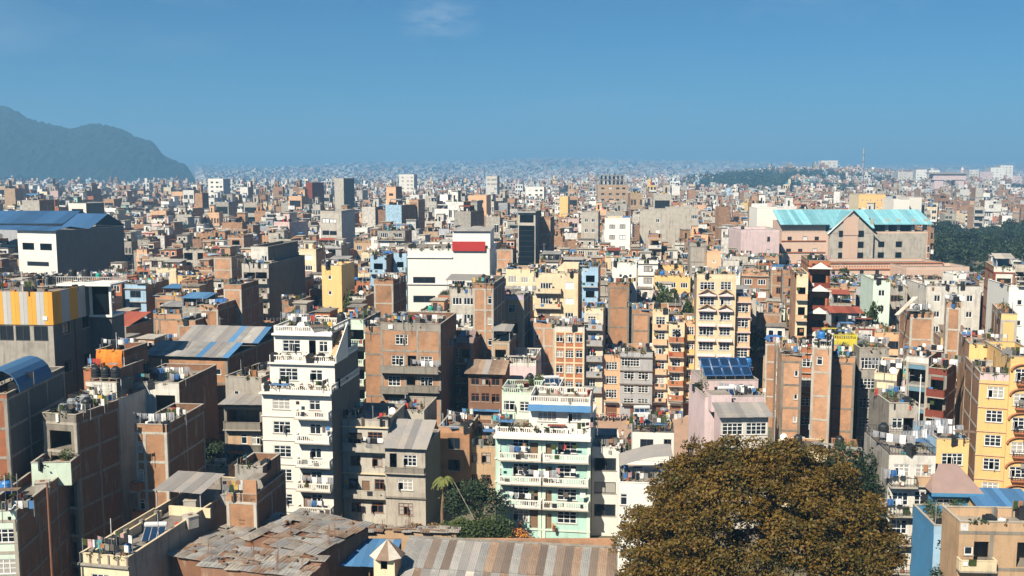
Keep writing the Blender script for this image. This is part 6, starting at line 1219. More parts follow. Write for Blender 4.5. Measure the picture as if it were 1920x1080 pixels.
bp.bar((0, 0, 0), Vector(b_) - Vector(a_), .04, 'old_concrete', 6); thing('leaning_pole', 'thin pale pole leaning over the trees left of the mint tower', 'pole', a_, 0, None, bp.mesh('leaning_pole'))
wl_ = MB(); wl_.box(-14, 28, 0, .3, 0, 2.4, 'old_concrete'); wl_.box(-14.1, 28.1, -.06, .36, 2.4, 2.52, 'cement_beam'); x, y, _ = at(800, 1000, 109); thing('garden_wall', 'low stained garden wall at the foot of the white and grey flats', 'wall', (x, y, 0), 0, None, wl_.mesh('garden_wall'))
for px, py0, py1, Y, lb in ((88, 905, 1068, 86, 'rusty red standpipe rising beside the long brick house'), (1727, 702, 800, 117, 'white pole standing on the crowded pot terrace'), (1352, 745, 790, 160, 'dark street pole on the square')):
    a_, b_ = at(px, py0, Y), at(px, py1, Y); p_ = MB(); p_.bar((0, 0, 0), (0, 0, a_[2]), .10 if px < 100 else .07, 'rust_steel' if px < 100 else 'dish_white' if px > 1700 else 'window_dark', 8); p_.box(-.2, .2, -.2, .2, 0, .1, 'old_concrete'); p_.bar((-.25, 0, a_[2] - .4), (.25, 0, a_[2] - .4), .03, 'steel'); thing('pole', lb, 'pole', (a_[0], a_[1], 0), 0, None, p_.mesh('pole'))
# small dish-like loose things on the alley side
# ---------------------------------------------------------------- people and motorbikes on the square
def body_mesh(pose):
    J = {'pel': (0, 0, .95), 'chest': (0, 0, 1.28), 'neck': (0, 0, 1.48), 'head': (0, -.01, 1.62), 'top': (0, -.01, 1.72), 'ls': (-.18, 0, 1.42), 'rs': (.18, 0, 1.42)}
    if pose == 0: J.update(le=(-.25, .02, 1.15), lh=(-.24, -.1, .90), re=(.25, .02, 1.15), rh=(.24, -.08, .90), lk=(-.1, -.02, .50), lf=(-.11, .02, .07), rk=(.1, -.02, .5), rf=(.12, .02, .07), lt=(-.12, -.14, .04), rt=(.13, -.14, .04))
    else: J.update(le=(-.24, .12, 1.17), lh=(-.22, .22, .97), re=(.24, -.1, 1.17), rh=(.2, -.3, 1.02), lk=(-.1, -.22, .52), lf=(-.1, -.25, .07), rk=(.1, .06, .5), rf=(.1, .3, .12), lt=(-.1, -.41, .05), rt=(.1, .2, .04))
    E = [('pel', 'chest'), ('chest', 'neck'), ('neck', 'head'), ('head', 'top'), ('chest', 'ls'), ('ls', 'le'), ('le', 'lh'), ('chest', 'rs'), ('rs', 're'), ('re', 'rh'), ('pel', 'lk'), ('lk', 'lf'), ('lf', 'lt'), ('pel', 'rk'), ('rk', 'rf'), ('rf', 'rt')]
    R = {'pel': .15, 'chest': .15, 'neck': .06, 'head': .1, 'top': .08, 'ls': .075, 'rs': .075, 'le': .05, 're': .05, 'lh': .035, 'rh': .035, 'lk': .07, 'rk': .07, 'lf': .05, 'rf': .05, 'lt': .035, 'rt': .035}
    ks = list(J); me = bpy.data.meshes.new('body'); me.from_pydata([J[k] for k in ks], [(ks.index(a), ks.index(b)) for a, b in E], [])
    o = bpy.data.objects.new('body', me); COL.objects.link(o); md = o.modifiers.new('s', 'SKIN'); sv = me.skin_vertices.new() if not me.skin_vertices else me.skin_vertices[0]; sv = me.skin_vertices[0]
    for i, k in enumerate(ks): sv.data[i].radius = (R[k], R[k] * .8); sv.data[i].use_root = (k == 'pel')
    sb2 = o.modifiers.new('u', 'SUBSURF'); sb2.levels = 1; sb2.render_levels = 1
    bpy.context.view_layer.update(); dg = bpy.context.evaluated_depsgraph_get(); out = bpy.data.meshes.new_from_object(o.evaluated_get(dg)); bpy.data.objects.remove(o); return out
BODY = [body_mesh(0), body_mesh(1)]
hair = m_(lambda b: b.lathe([(0, 1.80), (.07, 1.785), (.115, 1.73), (.12, 1.66), (.1, 1.6)], 'hair', 9)).mesh('hair')
PEOPLE = [(1150, 792, 176, 0, 'cloth_red', 'cloth_black', 'standing in a red top by the row houses of the square'), (1157, 806, 165, 1, 'cloth_black', 'cloth_blue', 'walking in black across the brick square'), (1168, 808, 164, 0, 'cloth_white', 'cloth_grey', 'in white standing beside the one in black on the square'),
          (1205, 790, 178, 1, 'cloth_blue', 'cloth_black', 'walking in blue in front of the grey row house'), (1253, 788, 178, 0, 'cloth_purple', 'cloth_black', 'in purple near the pole on the right of the square'), (1131, 790, 177, 1, 'cloth_grey', 'cloth_black', 'in grey walking at the left edge of the square'),
          (1178, 798, 171, 0, 'cloth_yellow', 'cloth_blue', 'in a yellow top in the middle of the square'), (1190, 812, 160, 1, 'cloth_teal', 'cloth_black', 'in teal walking alone nearest the planted white roof')]
def person(px, py, Y, pose, top, leg, lab, z=0.0, x=None):
    if x is None: x, _, _ = at(px, py, Y)
    me = BODY[pose].copy()
    me.materials.clear()
    for k in (leg, top, 'skin'): me.materials.append(MATS[k])
    for p in me.polygons:
        c = p.center; arm = abs(c.x) > .2 and c.z < 1.2; p.material_index = 2 if (c.z > 1.5 or (arm and c.z < 1.12) or c.z < .1) else 1 if c.z > .92 or arm else 0
    o = thing('person', 'person ' + lab, 'person', (x, Y, z), random.Random(px).uniform(0, 6), 'people on the square and roofs'); link('body', me, o); link('hair', hair, o)
for a in PEOPLE: person(*a)
def motorbike():
    r = thing('motorbike', 'x', 'motorbike', (0, 0, 0), 0, 'motorbikes parked round the square and alley')
    wh = MB(); n = 12
    for i in range(n):
        a0, a1 = 2 * pi * i / n, 2 * pi * (i + 1) / n
        for r0, r1, mt in ((.30, .30, 'tyre'),):
            wh.hexa([(-.05, .22 * cos(a0), .22 * sin(a0)), (.05, .22 * cos(a0), .22 * sin(a0)), (.05, .22 * cos(a1), .22 * sin(a1)), (-.05, .22 * cos(a1), .22 * sin(a1)), (-.05, .3 * cos(a0), .3 * sin(a0)), (.05, .3 * cos(a0), .3 * sin(a0)), (.05, .3 * cos(a1), .3 * sin(a1)), (-.05, .3 * cos(a1), .3 * sin(a1))], mt)
    for i in range(6): a0 = pi * i / 3; wh.bar((0, 0, 0), (0, .22 * cos(a0), .22 * sin(a0)), .012, 'silver')
    w = wh.mesh('wheel'); link('wheel', w, r, (0, -.62, .3)); link('wheel', w, r, (0, .62, .3))
    b = MB(); b.hexa([(-.12, -.3, .62), (.12, -.3, .62), (.12, .15, .6), (-.12, .15, .6), (-.1, -.25, .88), (.1, -.25, .88), (.1, .12, .8), (-.1, .12, .8)], 'cloth_red'); link('fuel_tank', b.mesh('fuel_tank'), r)
    b = MB(); b.hexa([(-.12, .14, .66), (.12, .14, .66), (.1, .78, .74), (-.1, .78, .74), (-.12, .14, .78), (.12, .14, .78), (.1, .78, .86), (-.1, .78, .86)], 'black_plastic'); link('seat', b.mesh('seat'), r)
    b = MB(); b.box(-.1, .1, -.2, .2, .28, .6, 'steel'); b.bar((0, -.62, .3), (0, -.36, .95), .03, 'silver'); b.bar((-.33, -.3, 1.0), (.33, -.3, 1.0), .018, 'black_plastic'); b.bar((0, -.36, .95), (0, -.3, 1.0), .03, 'black_plastic'); b.bar((0, .62, .3), (0, .1, .45), .03, 'steel'); b.bar((.14, .0, .3), (.14, .75, .35), .04, 'silver'); link('frame', b.mesh('frame'), r)
    b = MB(); b.lathe([(0, 0), (.06, .01), (.09, .06), (.09, .1)], 'dish_white', 8); hm = b.mesh('headlight'); hm.transform(Matrix.Translation((0, -.5, .86)) @ Matrix.Rotation(-pi / 2, 4, 'X')); link('headlight', hm, r); return r
proto = motorbike(); spots = []
for i in range(11): x, y, _ = at(1120 + i * 5.5, 784, 178); spots.append((x, 178.0 - (i % 3) * .4))
for i in range(5): x, y, _ = at(1216 + i * 7, 784, 178); spots.append((x, 177.6))
for i in range(12): x, y, _ = at(832 + i * 7, 800, 148); spots.append((x, 146 + (i % 2) * 3.2))
ORD = ['first', 'second', 'third', 'fourth', 'fifth', 'sixth', 'seventh', 'eighth', 'ninth', 'tenth', 'eleventh', 'twelfth']
for i, (x, y) in enumerate(spots):
    o = proto if i == 0 else copy_thing(proto, (x, y, 0), 0); o.location = (x, y, .062 if y > 170 else .001); o.rotation_euler[2] = random.Random(i).uniform(-.25, .25) + (0 if i % 2 else pi)
    o['label'] = (ORD[i] + ' motorbike from the left parked before the peach row houses' if i < 11 else ORD[i - 11] + ' motorbike from the left parked before the striped row houses' if i < 16 else ORD[i - 16] + ' motorbike from the left parked in the alley by the mint tower')

# ---------------------------------------------------------------- the houses between the named ones
def box_of(h, mgn=.4):
    cs = [h.w(a, b) for a in (-h.W / 2 - mgn, h.W / 2 + mgn) for b in (-mgn - .8, h.D + mgn)]
    return min(c[0] for c in cs), max(c[0] for c in cs), min(c[1] for c in cs), max(c[1] for c in cs)
def footprint(h, mgn=.3): return [Vector(h.w(a, b)[:2]) for a, b in ((-h.W / 2 - mgn, -mgn), (h.W / 2 + mgn, -mgn), (h.W / 2 + mgn, h.D + mgn), (-h.W / 2 - mgn, h.D + mgn))]
def overlap(A, B):
    for Q in (A, B):
        for i in range(4):
            e = Q[(i + 1) % 4] - Q[i]; nrm = Vector((-e.y, e.x)); a = [nrm.dot(p) for p in A]; b = [nrm.dot(p) for p in B]
            if max(a) < min(b) or max(b) < min(a): return False
    return True
TAKEN = [footprint(h) for h in HEROES if h.Y < 700]; TB = [(min(p.x for p in f), max(p.x for p in f), min(p.y for p in f), max(p.y for p in f)) for f in TAKEN]
def blocked_ground(f):
    a, b, c, d = min(p.x for p in f), max(p.x for p in f), min(p.y for p in f), max(p.y for p in f)
    if a < 39 and b > 11 and c < 180 and d > 148: return True           # the square
    if c < 119 and a < 40 and b > -26: return True
    if c < 104 and b > -60: return True
    if (a + b) / 2 > 8 and (a + b) / 2 < 34 and c < 92: return True          # under the big tree
    if c < 152 and d > 142 and a < -1 and b > -12: return True           # the alley
    for t, q in zip(TB, TAKEN):
        if t[0] < b and t[1] > a and t[2] < d and t[3] > c and overlap(f, q): return True
    return False
def top_limit(x, Y, W, D):
    """highest z a house here may reach without covering a named building's visible part"""
    lo = 99.0
    u0 = 960 + (x - W / 2 - .8) / Y * F; u1 = 960 + (x + W / 2 + .8) / Y * F
    u0 = min(u0, 960 + (x - W / 2) / (Y + D) * F); u1 = max(u1, 960 + (x + W / 2) / (Y + D) * F)
    for a, b, t, vb, vy in VIS:
        if vy > Y + 1 and a < u1 - 3 and b > u0 + 3:
            z = CH + zrow(vb) * Y - .8
            if vb > 1075: z = 0
            lo = min(lo, z)
    return lo
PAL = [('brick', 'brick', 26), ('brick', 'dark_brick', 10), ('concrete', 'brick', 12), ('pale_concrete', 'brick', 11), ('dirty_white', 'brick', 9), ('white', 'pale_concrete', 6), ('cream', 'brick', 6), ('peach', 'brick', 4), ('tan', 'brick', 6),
       ('pink', 'brick', 3), ('pale_blue', 'brick', 3), ('terracotta', 'dark_brick', 5), ('yellow', 'brick', 2), ('mint', 'brick', 1), ('grey', 'concrete', 4), ('pale_mint', 'brick', 2)]
WORD = {'brick': 'bare brick', 'concrete': 'grey concrete', 'pale_concrete': 'pale grey', 'dirty_white': 'off-white', 'white': 'white', 'cream': 'cream', 'peach': 'peach', 'tan': 'tan', 'pink': 'pale pink', 'pale_blue': 'pale blue', 'terracotta': 'terracotta', 'yellow': 'yellow', 'mint': 'mint', 'grey': 'grey', 'pale_mint': 'pale mint'}
HN = {'brick': 'brick_house', 'terracotta': 'brick_house', 'concrete': 'concrete_house', 'pale_concrete': 'concrete_house', 'grey': 'concrete_house'}
frng = random.Random(7); FILL = []
cands = []
for row in range(60):
    Y = 100 + row * 9.0
    if Y > 345: break
    x = -Y * .60 + frng.uniform(0, 4)
    while x < Y * .60:
        W = frng.choice([3.4, 3.8, 4.4, 4.8, 5.4, 6, 6.8, 8.5]); D = frng.uniform(6.6, 8.6); cands.append((x + W / 2, Y + frng.uniform(-.6, .6), W, D)); x += W + frng.choice([.15, .2, .25, .3, .4, 1.6, 3.2 if Y < 200 else .3])
for (x, Y, W, D) in cands:
    if Y > 282 and 960 + x / Y * F > 1725: continue
    if len(FILL) >= 720: break
    mt, sd, _ = frng.choices(PAL, [p[2] for p in PAL])[0]
    Ht = frng.choice([9, 11, 12, 13, 14.5, 15.5, 16.5, 18, 19.5] if Y < 200 else [12, 14, 15, 16.5, 18, 19.5, 21, 22.5]) + frng.uniform(-.6, .6) + (frng.uniform(2, 6) if frng.random() < .12 else 0)
    for tries in range(3):
        lim = top_limit(x, Y, W, D)
        if lim >= 5.0: break
        W *= .6
    if lim < 5.0: continue
    rzz = -8 if x < Y * .2 else -13
    h = min(Ht, lim)
    s = House.__new__(House)
    s.W, s.D, s.x, s.Y, s.rz = W, D, x, Y, radians(rzz + frng.uniform(-2.5, 2.5))
    ok = False
    for t in range(5):
        f = footprint(s, .02)
        if not blocked_ground(f): ok = True; break
        if t % 2: s.D *= .82
        else: s.W *= .82; s.x += frng.uniform(-.8, .8)
    if not ok or s.W < 3.0 or s.D < 4: continue
    pr = min(1.0, h * .1); det = 2 if Y < 168 else 1
    s2 = House(HN.get(mt, 'painted_house'), 'x', 'x', 0, 0, 0, Y, s.D, rz=math.degrees(s.rz), par=.9 if frng.random() < .8 else .3, fh=frng.choice([2.75, 2.9, 3.1]), mat=mt, side=sd, frame=frng.choice(['cement_beam', 'old_concrete', 'pale_concrete']) if mt == 'brick' or frng.random() < .5 else None, group='closely packed town houses', detail=det, seed=int(x * 10 + Y * 77), world=(s.x, Y, s.W, h),
               pstyle='balu' if frng.random() < .12 else 'rail' if frng.random() < .1 else 'solid')
    s2.beam = True if mt == 'brick' else 'side'; s2.fill = mt
    r = s2.rng
    blank = mt == 'brick' and r.random() < .38
    if not blank:
        wk = r.choice(['w3', 'w3', 'w2', 'w3', 'b3', 'w4', 'dk', 'vd']); nb = max(1, int(s2.W / (WK[wk][0] + .9)))
        rowt = ' '.join('%s@%.2f' % (wk if r.random() < .8 else r.choice(['w2', 'db', 'vd', 'w3']), (i + .5) / nb) for i in range(nb)); s2.floors([rowt])
        if r.random() < .5:
            a = r.choice([0, 0, .5]); b = 1 if a else r.choice([1, 1, .5])
            for k in range(0, min(s2.nf, 4)):
                z = s2.H - (k + 1) * s2.fh
                if z > 2: s2.balcony(a, b, z, r.choice([.7, .9]), r.choice(['solid', 'solid', 'balu', 'rail']) if k == 0 else st_, r.choice([mt, mt, 'dirty_white']) if k == 0 else bm_) if False else None
            st_ = r.choice(['solid', 'solid', 'balu', 'rail']); bm_ = r.choice([mt, mt, 'dirty_white']); dp = r.choice([.7, .9])
            for k in range(0, min(s2.nf, 4)):
                z = s2.H - (k + 1) * s2.fh
                if z > 2: s2.balcony(a, b, z, dp, st_, bm_)
        elif r.random() < .5: s2.ledge([s2.H - k * s2.fh for k in range(0, min(4, s2.nf))], .3, .14)
    s2.finish(); s2.extras = []
    room = h + 2.4 < lim
    q = r.random(); tall_left = lim - h
    if tall_left > 1.2 and s2.W > 4 and s2.D > 6.5:
        if q < .42: s2.stair_room(r.choice([-1, 1]) * (s2.W / 2 - 1.7), s2.D - 4.6, 2.6, 3.4, 2.4, r.choice([mt, sd, 'dirty_white', 'brick'])); s2.extras.append('stair room')
        elif q < .60: s2.shed(0, 1.2 if r.random() < .5 else s2.D - 5, min(s2.W - 1, 5.5), 3.8, 2.1, r.choice(['tin', 'rusty_tin', 'blue_tin', 'slate', 'red_tin', 'tin']), r.choice([None, mt, 'dirty_white'])); s2.extras.append('tin shed')
        elif q < .66: s2.shed(0, .3, s2.W - .6, s2.D - 1, .7, r.choice(['rusty_tin', 'tin', 'red_tin', 'pink_roof']), slope=.2); s2.extras.append('sheet roof')
    elif tall_left > .3 and s2.D > 5 and r.random() < .7:
        pass
    if tall_left > 2.4 and s2.D > 6 and r.random() < .45 and not s2.extras:
        w_ = s2.W * r.choice([.5, .6, 1.0]); x_ = r.choice([-1, 1]) * (s2.W - w_) / 2; d_ = s2.D * .5; m = MB(); mm_ = r.choice([mt, mt, 'dirty_white', 'pale_concrete', 'terracotta']); z = s2.H
        m.box(x_ - w_ / 2 + .02, x_ + w_ / 2 - .02, s2.D - d_, s2.D - .15, z, z + 2.6, mm_, False); m.box(x_ - w_ / 2 - .15, x_ + w_ / 2 + .15, s2.D - d_ - .3, s2.D + .1, z + 2.6, z + 2.74, 'old_concrete')
        for t_ in (-.25, .22): m.box(x_ + t_ * w_ - .5, x_ + t_ * w_ + .5, s2.D - d_ - .05, s2.D - d_ - .003, z + .9, z + 2.0, 'window_white'); m.box(x_ + t_ * w_ - .4, x_ + t_ * w_ + .4, s2.D - d_ - .07, s2.D - d_ - .052, z + 1.0, z + 1.9, 'black_glass')
        link('top_room', m.mesh('top_room'), s2.root); s2.blocked.append((x_ - w_ / 2, x_ + w_ / 2, s2.D - d_ - .4, s2.D)); s2.extras.append('room')
    k = 2 + int(r.random() * 4) + (2 if Y < 170 else 0)
    if 'sheet roof' not in s2.extras: s2.clutter(''.join(r.choice('TTTGBLLLLPPPPPUUDDOCMHAMRCTNLP') for _ in range(k)))
    if r.random() < .15 and det == 2: s2.rebar(5, .9)
    TAKEN.append(f); TB.append((min(p.x for p in f), max(p.x for p in f), min(p.y for p in f), max(p.y for p in f))); FILL.append(s2)
FILLMAX = max(h.Y for h in FILL)
print('fill', len(FILL), FILLMAX)

# ---------------------------------------------------------------- small clutter on roofs and balconies: pots, planks, cloths, boxes
CV = []; CT = []; cg = random.Random(99)
TONES = [((.03, .03, .035), 22), ((.25, .24, .22), 14), ((.12, .10, .08), 14), ((.7, .69, .66), 17), ((.36, .18, .09), 9), ((.08, .2, .42), 7), ((.05, .07, .02), 12), ((.42, .06, .04), 4), ((.6, .4, .1), 3), ((.1, .35, .36), 2), ((.5, .3, .3), 3)]
def ctone(): return cg.choices([t for t, _ in TONES], [w for _, w in TONES])[0]
def cbox(h, x, y, z, w, d, t, tone, a=0.0):
    c, s = cos(a), sin(a); P_ = [h.w(x + px * c - py * s, y + px * s + py * c)[:2] for px, py in ((-w, -d), (w, -d), (w, d), (-w, d))]
    q = [(p[0], p[1], z) for p in P_] + [(p[0], p[1], z + t) for p in P_]
    for f in ((0, 1, 5, 4), (1, 2, 6, 5), (2, 3, 7, 6), (3, 0, 4, 7), (4, 5, 6, 7)): CV.append([q[i] for i in f]); CT.append(tone)
def ctuft(h, x, y, z, r, n, tone):
    for i in range(n):
        a, b, c_ = cg.gauss(0, r * .5), cg.gauss(0, r * .5), abs(cg.gauss(0, r * .7)); s = r * cg.uniform(.35, .6); p = Vector(h.w(x + a, y + b, z + c_)); u = Vector((cg.uniform(-1, 1), cg.uniform(-1, 1), cg.uniform(-.4, .8))).normalized() * s; w = u.orthogonal().normalized() * s * .6
        CV.append([tuple(p - u), tuple(p + w), tuple(p + u), tuple(p - w)]); k = cg.uniform(.6, 1.5); CT.append(tuple(v * k for v in tone))
GREENS = [(.045, .07, .02), (.06, .08, .02), (.10, .09, .03), (.03, .05, .02), (.16, .08, .03)]
def clutter_mass(h, dens=1.0):
    z = h.H + .012; A = h.W * h.D; n = int(min(34, A * .42) * dens)
    for i in range(n):
        edge = cg.random() < .6
        x = cg.uniform(-h.W / 2 + .3, h.W / 2 - .3) if h.W > .8 else 0; y = cg.uniform(.25, min(h.D - .3, 6.5))
        if edge:
            if cg.random() < .5: y = cg.uniform(.2, .6)
            else: x = cg.choice([-1, 1]) * (h.W / 2 - cg.uniform(.25, .6))
        if any(a - .1 < x < b + .1 and c < y < d for a, b, c, d in h.blocked[:3]): continue
        q = cg.random()
        if q < .30: ctuft(h, x, y, z + .25, cg.uniform(.2, .5), cg.randrange(8, 20), cg.choice(GREENS)); cbox(h, x, y, z, .16, .16, .3, (.3, .13, .07))
        elif q < .58: cbox(h, x, y, z, cg.uniform(.12, .5), cg.uniform(.1, .4), cg.uniform(.2, 1.1), ctone(), cg.uniform(0, 3))
        elif q < .68: cbox(h, x, y, z, .03, .03, cg.uniform(1.2, 3.0), cg.choice([(.3, .3, .3), (.05, .05, .05), (.6, .6, .6)]))
        elif q < .84:
            L_ = cg.uniform(1.2, 3.4); k = int(L_ / .45); a = cg.choice([0, 0, .3, -.3, 1.4]); zz = z + cg.uniform(1.5, 1.9)
            for j in range(k):
                t = -L_ / 2 + (j + .5) * L_ / k; hh = cg.uniform(.3, .95); cbox(h, x + t * cos(a), y + t * sin(a), zz - hh, L_ / k * .42, .02, hh, ctone(), a)
            for t in (-L_ / 2, L_ / 2): cbox(h, x + t * cos(a), y + t * sin(a), z, .03, .03, zz - z + .05, (.2, .2, .2))
        elif q < .92: cbox(h, x, y, z + cg.uniform(.6, 1.6), cg.uniform(.5, 1.3), cg.uniform(.4, .9), .04, cg.choice([(.3, .29, .27), (.2, .14, .1), (.1, .2, .38), (.5, .48, .44), (.25, .08, .05)]), cg.uniform(-.2, .2))
        else: cbox(h, x, y, z, .45, .45, 1.0, (.03, .032, .035), cg.uniform(0, 1)); cbox(h, x, y, z + 1.0, .25, .25, .15, (.03, .032, .035))
    if cg.random() < .42:
        for i in range(int(h.W * 1.6)): ctuft(h, cg.uniform(-h.W / 2, h.W / 2), cg.uniform(-.1, .2), h.T - .25, cg.uniform(.15, .4), 9, cg.choice(GREENS))
    for (x0, x1, zf, dp) in h.balconies:
        for i in range(int((x1 - x0) * 1.1)):
            x = cg.uniform(x0 + .2, x1 - .2); q = cg.random()
            if q < .35: cbox(h, x, -dp - .03, zf + cg.uniform(.2, .5), cg.uniform(.12, .35), .015, cg.uniform(.35, .6), ctone())
            elif q < .6: ctuft(h, x, -dp + .25, zf + .5, .3, 8, cg.choice(GREENS)); cbox(h, x, -dp + .25, zf, .15, .15, .4, (.3, .13, .07))
            elif q < .9: hh = cg.uniform(.3, .8); cbox(h, x, -dp + .3, zf + 2.1 - hh, cg.uniform(.15, .35), .02, hh, ctone())
            else: cbox(h, x, -dp + .5, zf, .25, .2, cg.uniform(.4, 1.2), ctone())
for h in HEROES:
    if h.par < .2: continue
    if h.Y < 260 and h.ref not in ('white tower', ''): clutter_mass(h, .5 if h.Y < 100 else .9 if h.Y < 130 else 1.3)
    elif h.Y < 130 and h.host: clutter_mass(h, .6)
for h in FILL: clutter_mass(h, 1.0 if h.Y < 260 else .7)
cv = np.array(CV).reshape(-1, 3); o = bpy.data.objects.new('rooftop_clutter', quad_mesh('rooftop_clutter', cv, np.arange(len(cv)).reshape(-1, 4), ['city_tone'], None, np.array(CT))); COL.objects.link(o); o['kind'] = 'stuff'; o['label'] = 'small pots, boxes, cloths and weeds strewn over the roofs and balconies'
print('clutter quads', len(CV))

# ---------------------------------------------------------------- the far town: too many houses to count
def template(seed, lod):
    g = random.Random(seed); V = []; Q = []; C = []
    def bx(x0, x1, y0, y1, z0, z1, c, front=None, faces='fblrt', top=None):
        i = len(V); V.extend([(x0, y0, z0), (x1, y0, z0), (x1, y1, z0), (x0, y1, z0), (x0, y0, z1), (x1, y0, z1), (x1, y1, z1), (x0, y1, z1)])
        for k, f in (('f', (0, 1, 5, 4)), ('r', (1, 2, 6, 5)), ('b', (2, 3, 7, 6)), ('l', (3, 0, 4, 7)), ('t', (4, 5, 6, 7))):
            if k in faces: Q.append(tuple(i + q for q in f)); C.append(front if (k == 'f' and front is not None) else top if (k == 't' and top is not None) else c)
    def qd(p, c): i = len(V); V.extend(p); Q.append((i, i + 1, i + 2, i + 3)); C.append(c)
    H = 1.0; fl = 1 / 5.0      # unit house: x -0.5..0.5, y 0..1, z 0..1
    bx(-.5, .5, 0, 1, 0, .94 if lod == 0 else 1, 1, 0, top=4, faces='flrt' if lod else 'fblrt')
    if lod == 0:
        t = .02
        bx(-.5, .5, 0, t, .9401, 1, 0); bx(-.5, .5, 1 - t, 1, .9401, 1, 1); bx(-.5, -.5 + t, t, 1 - t, .9401, 1, 1); bx(.5 - t, .5, t, 1 - t, .9401, 1, 1)
        style = g.random(); nb = g.choice([2, 2, 3, 3, 4])
        for k in range(4):
            z = .94 - (k + 1) * .19
            if style < .7:
                for i in range(nb):
                    if g.random() < .85:
                        u = -.5 + (i + .5) / nb; w = g.uniform(.26, .36) / nb
                        qd([(u - w - .015, -.004, z + .045), (u + w + .015, -.004, z + .045), (u + w + .015, -.004, z + .155), (u - w - .015, -.004, z + .155)], 2); qd([(u - w, -.008, z + .055), (u - .01, -.008, z + .055), (u - .01, -.008, z + .145), (u - w, -.008, z + .145)], 3); qd([(u + .01, -.008, z + .055), (u + w, -.008, z + .055), (u + w, -.008, z + .145), (u + .01, -.008, z + .145)], 3)
            elif style < .85: qd([(-.42, -.004, z + .03), (.42, -.004, z + .03), (.42, -.004, z + .16), (-.42, -.004, z + .16)], 3)
            if style > .2 and style < .6 or style >= .7 and style < .85: bx(-.5, .5 if g.random() < .7 else .0, -.1, -.01, z - .02, z + .055, 2 if g.random() < .5 else 0)
            elif g.random() < .8: bx(-.51, .51, -.03, -.005, z - .01, z + .01, 5)
            for s_ in (-1, 1): qd([(s_ * .503, 0, z - .012), (s_ * .503, 1, z - .012), (s_ * .503, 1, z + .012), (s_ * .503, 0, z + .012)], 5)
        for s_ in (-1, 1):
            for y in (.0, .5, .96): qd([(s_ * .504, y, 0), (s_ * .504, y + .04, 0), (s_ * .504, y + .04, .94), (s_ * .504, y, .94)], 5)
        if g.random() < .65:
            x = g.choice([-.28, .28]); bx(x - .2, x + .2, .5, .9, .9402, 1.13, 6, 0, top=4); bx(x - .22, x + .22, .47, .93, 1.13, 1.14, 5); qd([(x - .08, .495, .95), (x + .02, .495, .95), (x + .02, .495, 1.08), (x - .08, .495, 1.08)], 3)
        if g.random() < .3: bx(-.4, .3, .2, .55, 1.06, 1.075, 7, faces='fblrt'); bx(-.38, -.36, .21, .23, .94, 1.06, 3); bx(.27, .29, .21, .23, .94, 1.06, 3)
        for q in range(g.randrange(8, 16)):
            x, y = g.uniform(-.42, .42), g.uniform(.06, .5); w = g.uniform(.02, .06); h = g.uniform(.03, .10); bx(x - w, x + w, y - w * .5, y + w * .5, .9403, .9403 + h, g.choice([8, 8, 9, 10, 11, 11, 12, 12]))
        for q in range(g.randrange(0, 3)):
            x, y = g.uniform(-.35, .35), g.uniform(.05, .4); w = .06; i = len(V); n = 6
            for z in (.9404, 1.04):
                for a in range(n): V.append((x + w * cos(a * pi / 3), y + w * sin(a * pi / 3), z))
            for a in range(n): Q.append((i + a, i + (a + 1) % n, i + n + (a + 1) % n, i + n + a)); C.append(8)
            Q.append((i + n, i + n + 1, i + n + 2, i + n + 3)); C.append(8); Q.append((i + n, i + n + 3, i + n + 4, i + n + 5)); C.append(8)
    elif lod == 1:
        nb = g.choice([2, 3])
        for k in range(3):
            z = 1 - (k + 1) * .2
            if g.random() < .8:
                for i in range(nb): u = -.5 + (i + .5) / nb; w = .28 / nb; qd([(u - w, -.006, z + .04), (u + w, -.006, z + .04), (u + w, -.006, z + .14), (u - w, -.006, z + .14)], 3)
            if g.random() < .4: bx(-.5, .5, -.09, -.01, z - .02, z + .04, 2, faces='ft')
        if g.random() < .7: x = g.choice([-.25, .25]); bx(x - .2, x + .2, .4, .85, 1.001, 1.2, 6, 0, top=4, faces='flrt')
        for q in range(3): x, y = g.uniform(-.42, .42), g.uniform(.06, .5); w = g.uniform(.03, .08); bx(x - w, x + w, y, y + w, 1.001, 1.001 + g.uniform(.05, .12), g.choice([8, 9, 11, 12]), faces='flrt')
    else:
        if g.random() < .8: qd([(-.42, -.006, .62), (.42, -.006, .62), (.42, -.006, .74), (-.42, -.006, .74)], 3)
        if g.random() < .6: x = g.choice([-.25, .2]); bx(x - .2, x + .2, .3, .85, 1.001, 1.25, 0, faces='flrt')
    return np.array(V, float), np.array(Q, int), np.array(C, int)
WALLS = np.array([(.40, .235, .14), (.35, .20, .12), (.44, .26, .16), (.30, .18, .12), (.45, .41, .35), (.38, .35, .30), (.52, .48, .42), (.68, .65, .60), (.78, .75, .70), (.72, .60, .42), (.70, .44, .27), (.48, .34, .22), (.62, .46, .42), (.35, .50, .62), (.42, .16, .09), (.74, .52, .22), (.35, .60, .52), (.40, .40, .42)])
WP = np.array([9, 9, 6, 8, 10, 9, 12, 14, 12, 5, 4, 5, 3, 2, 2, 1.2, 1, 4.0]); WP = WP / WP.sum()
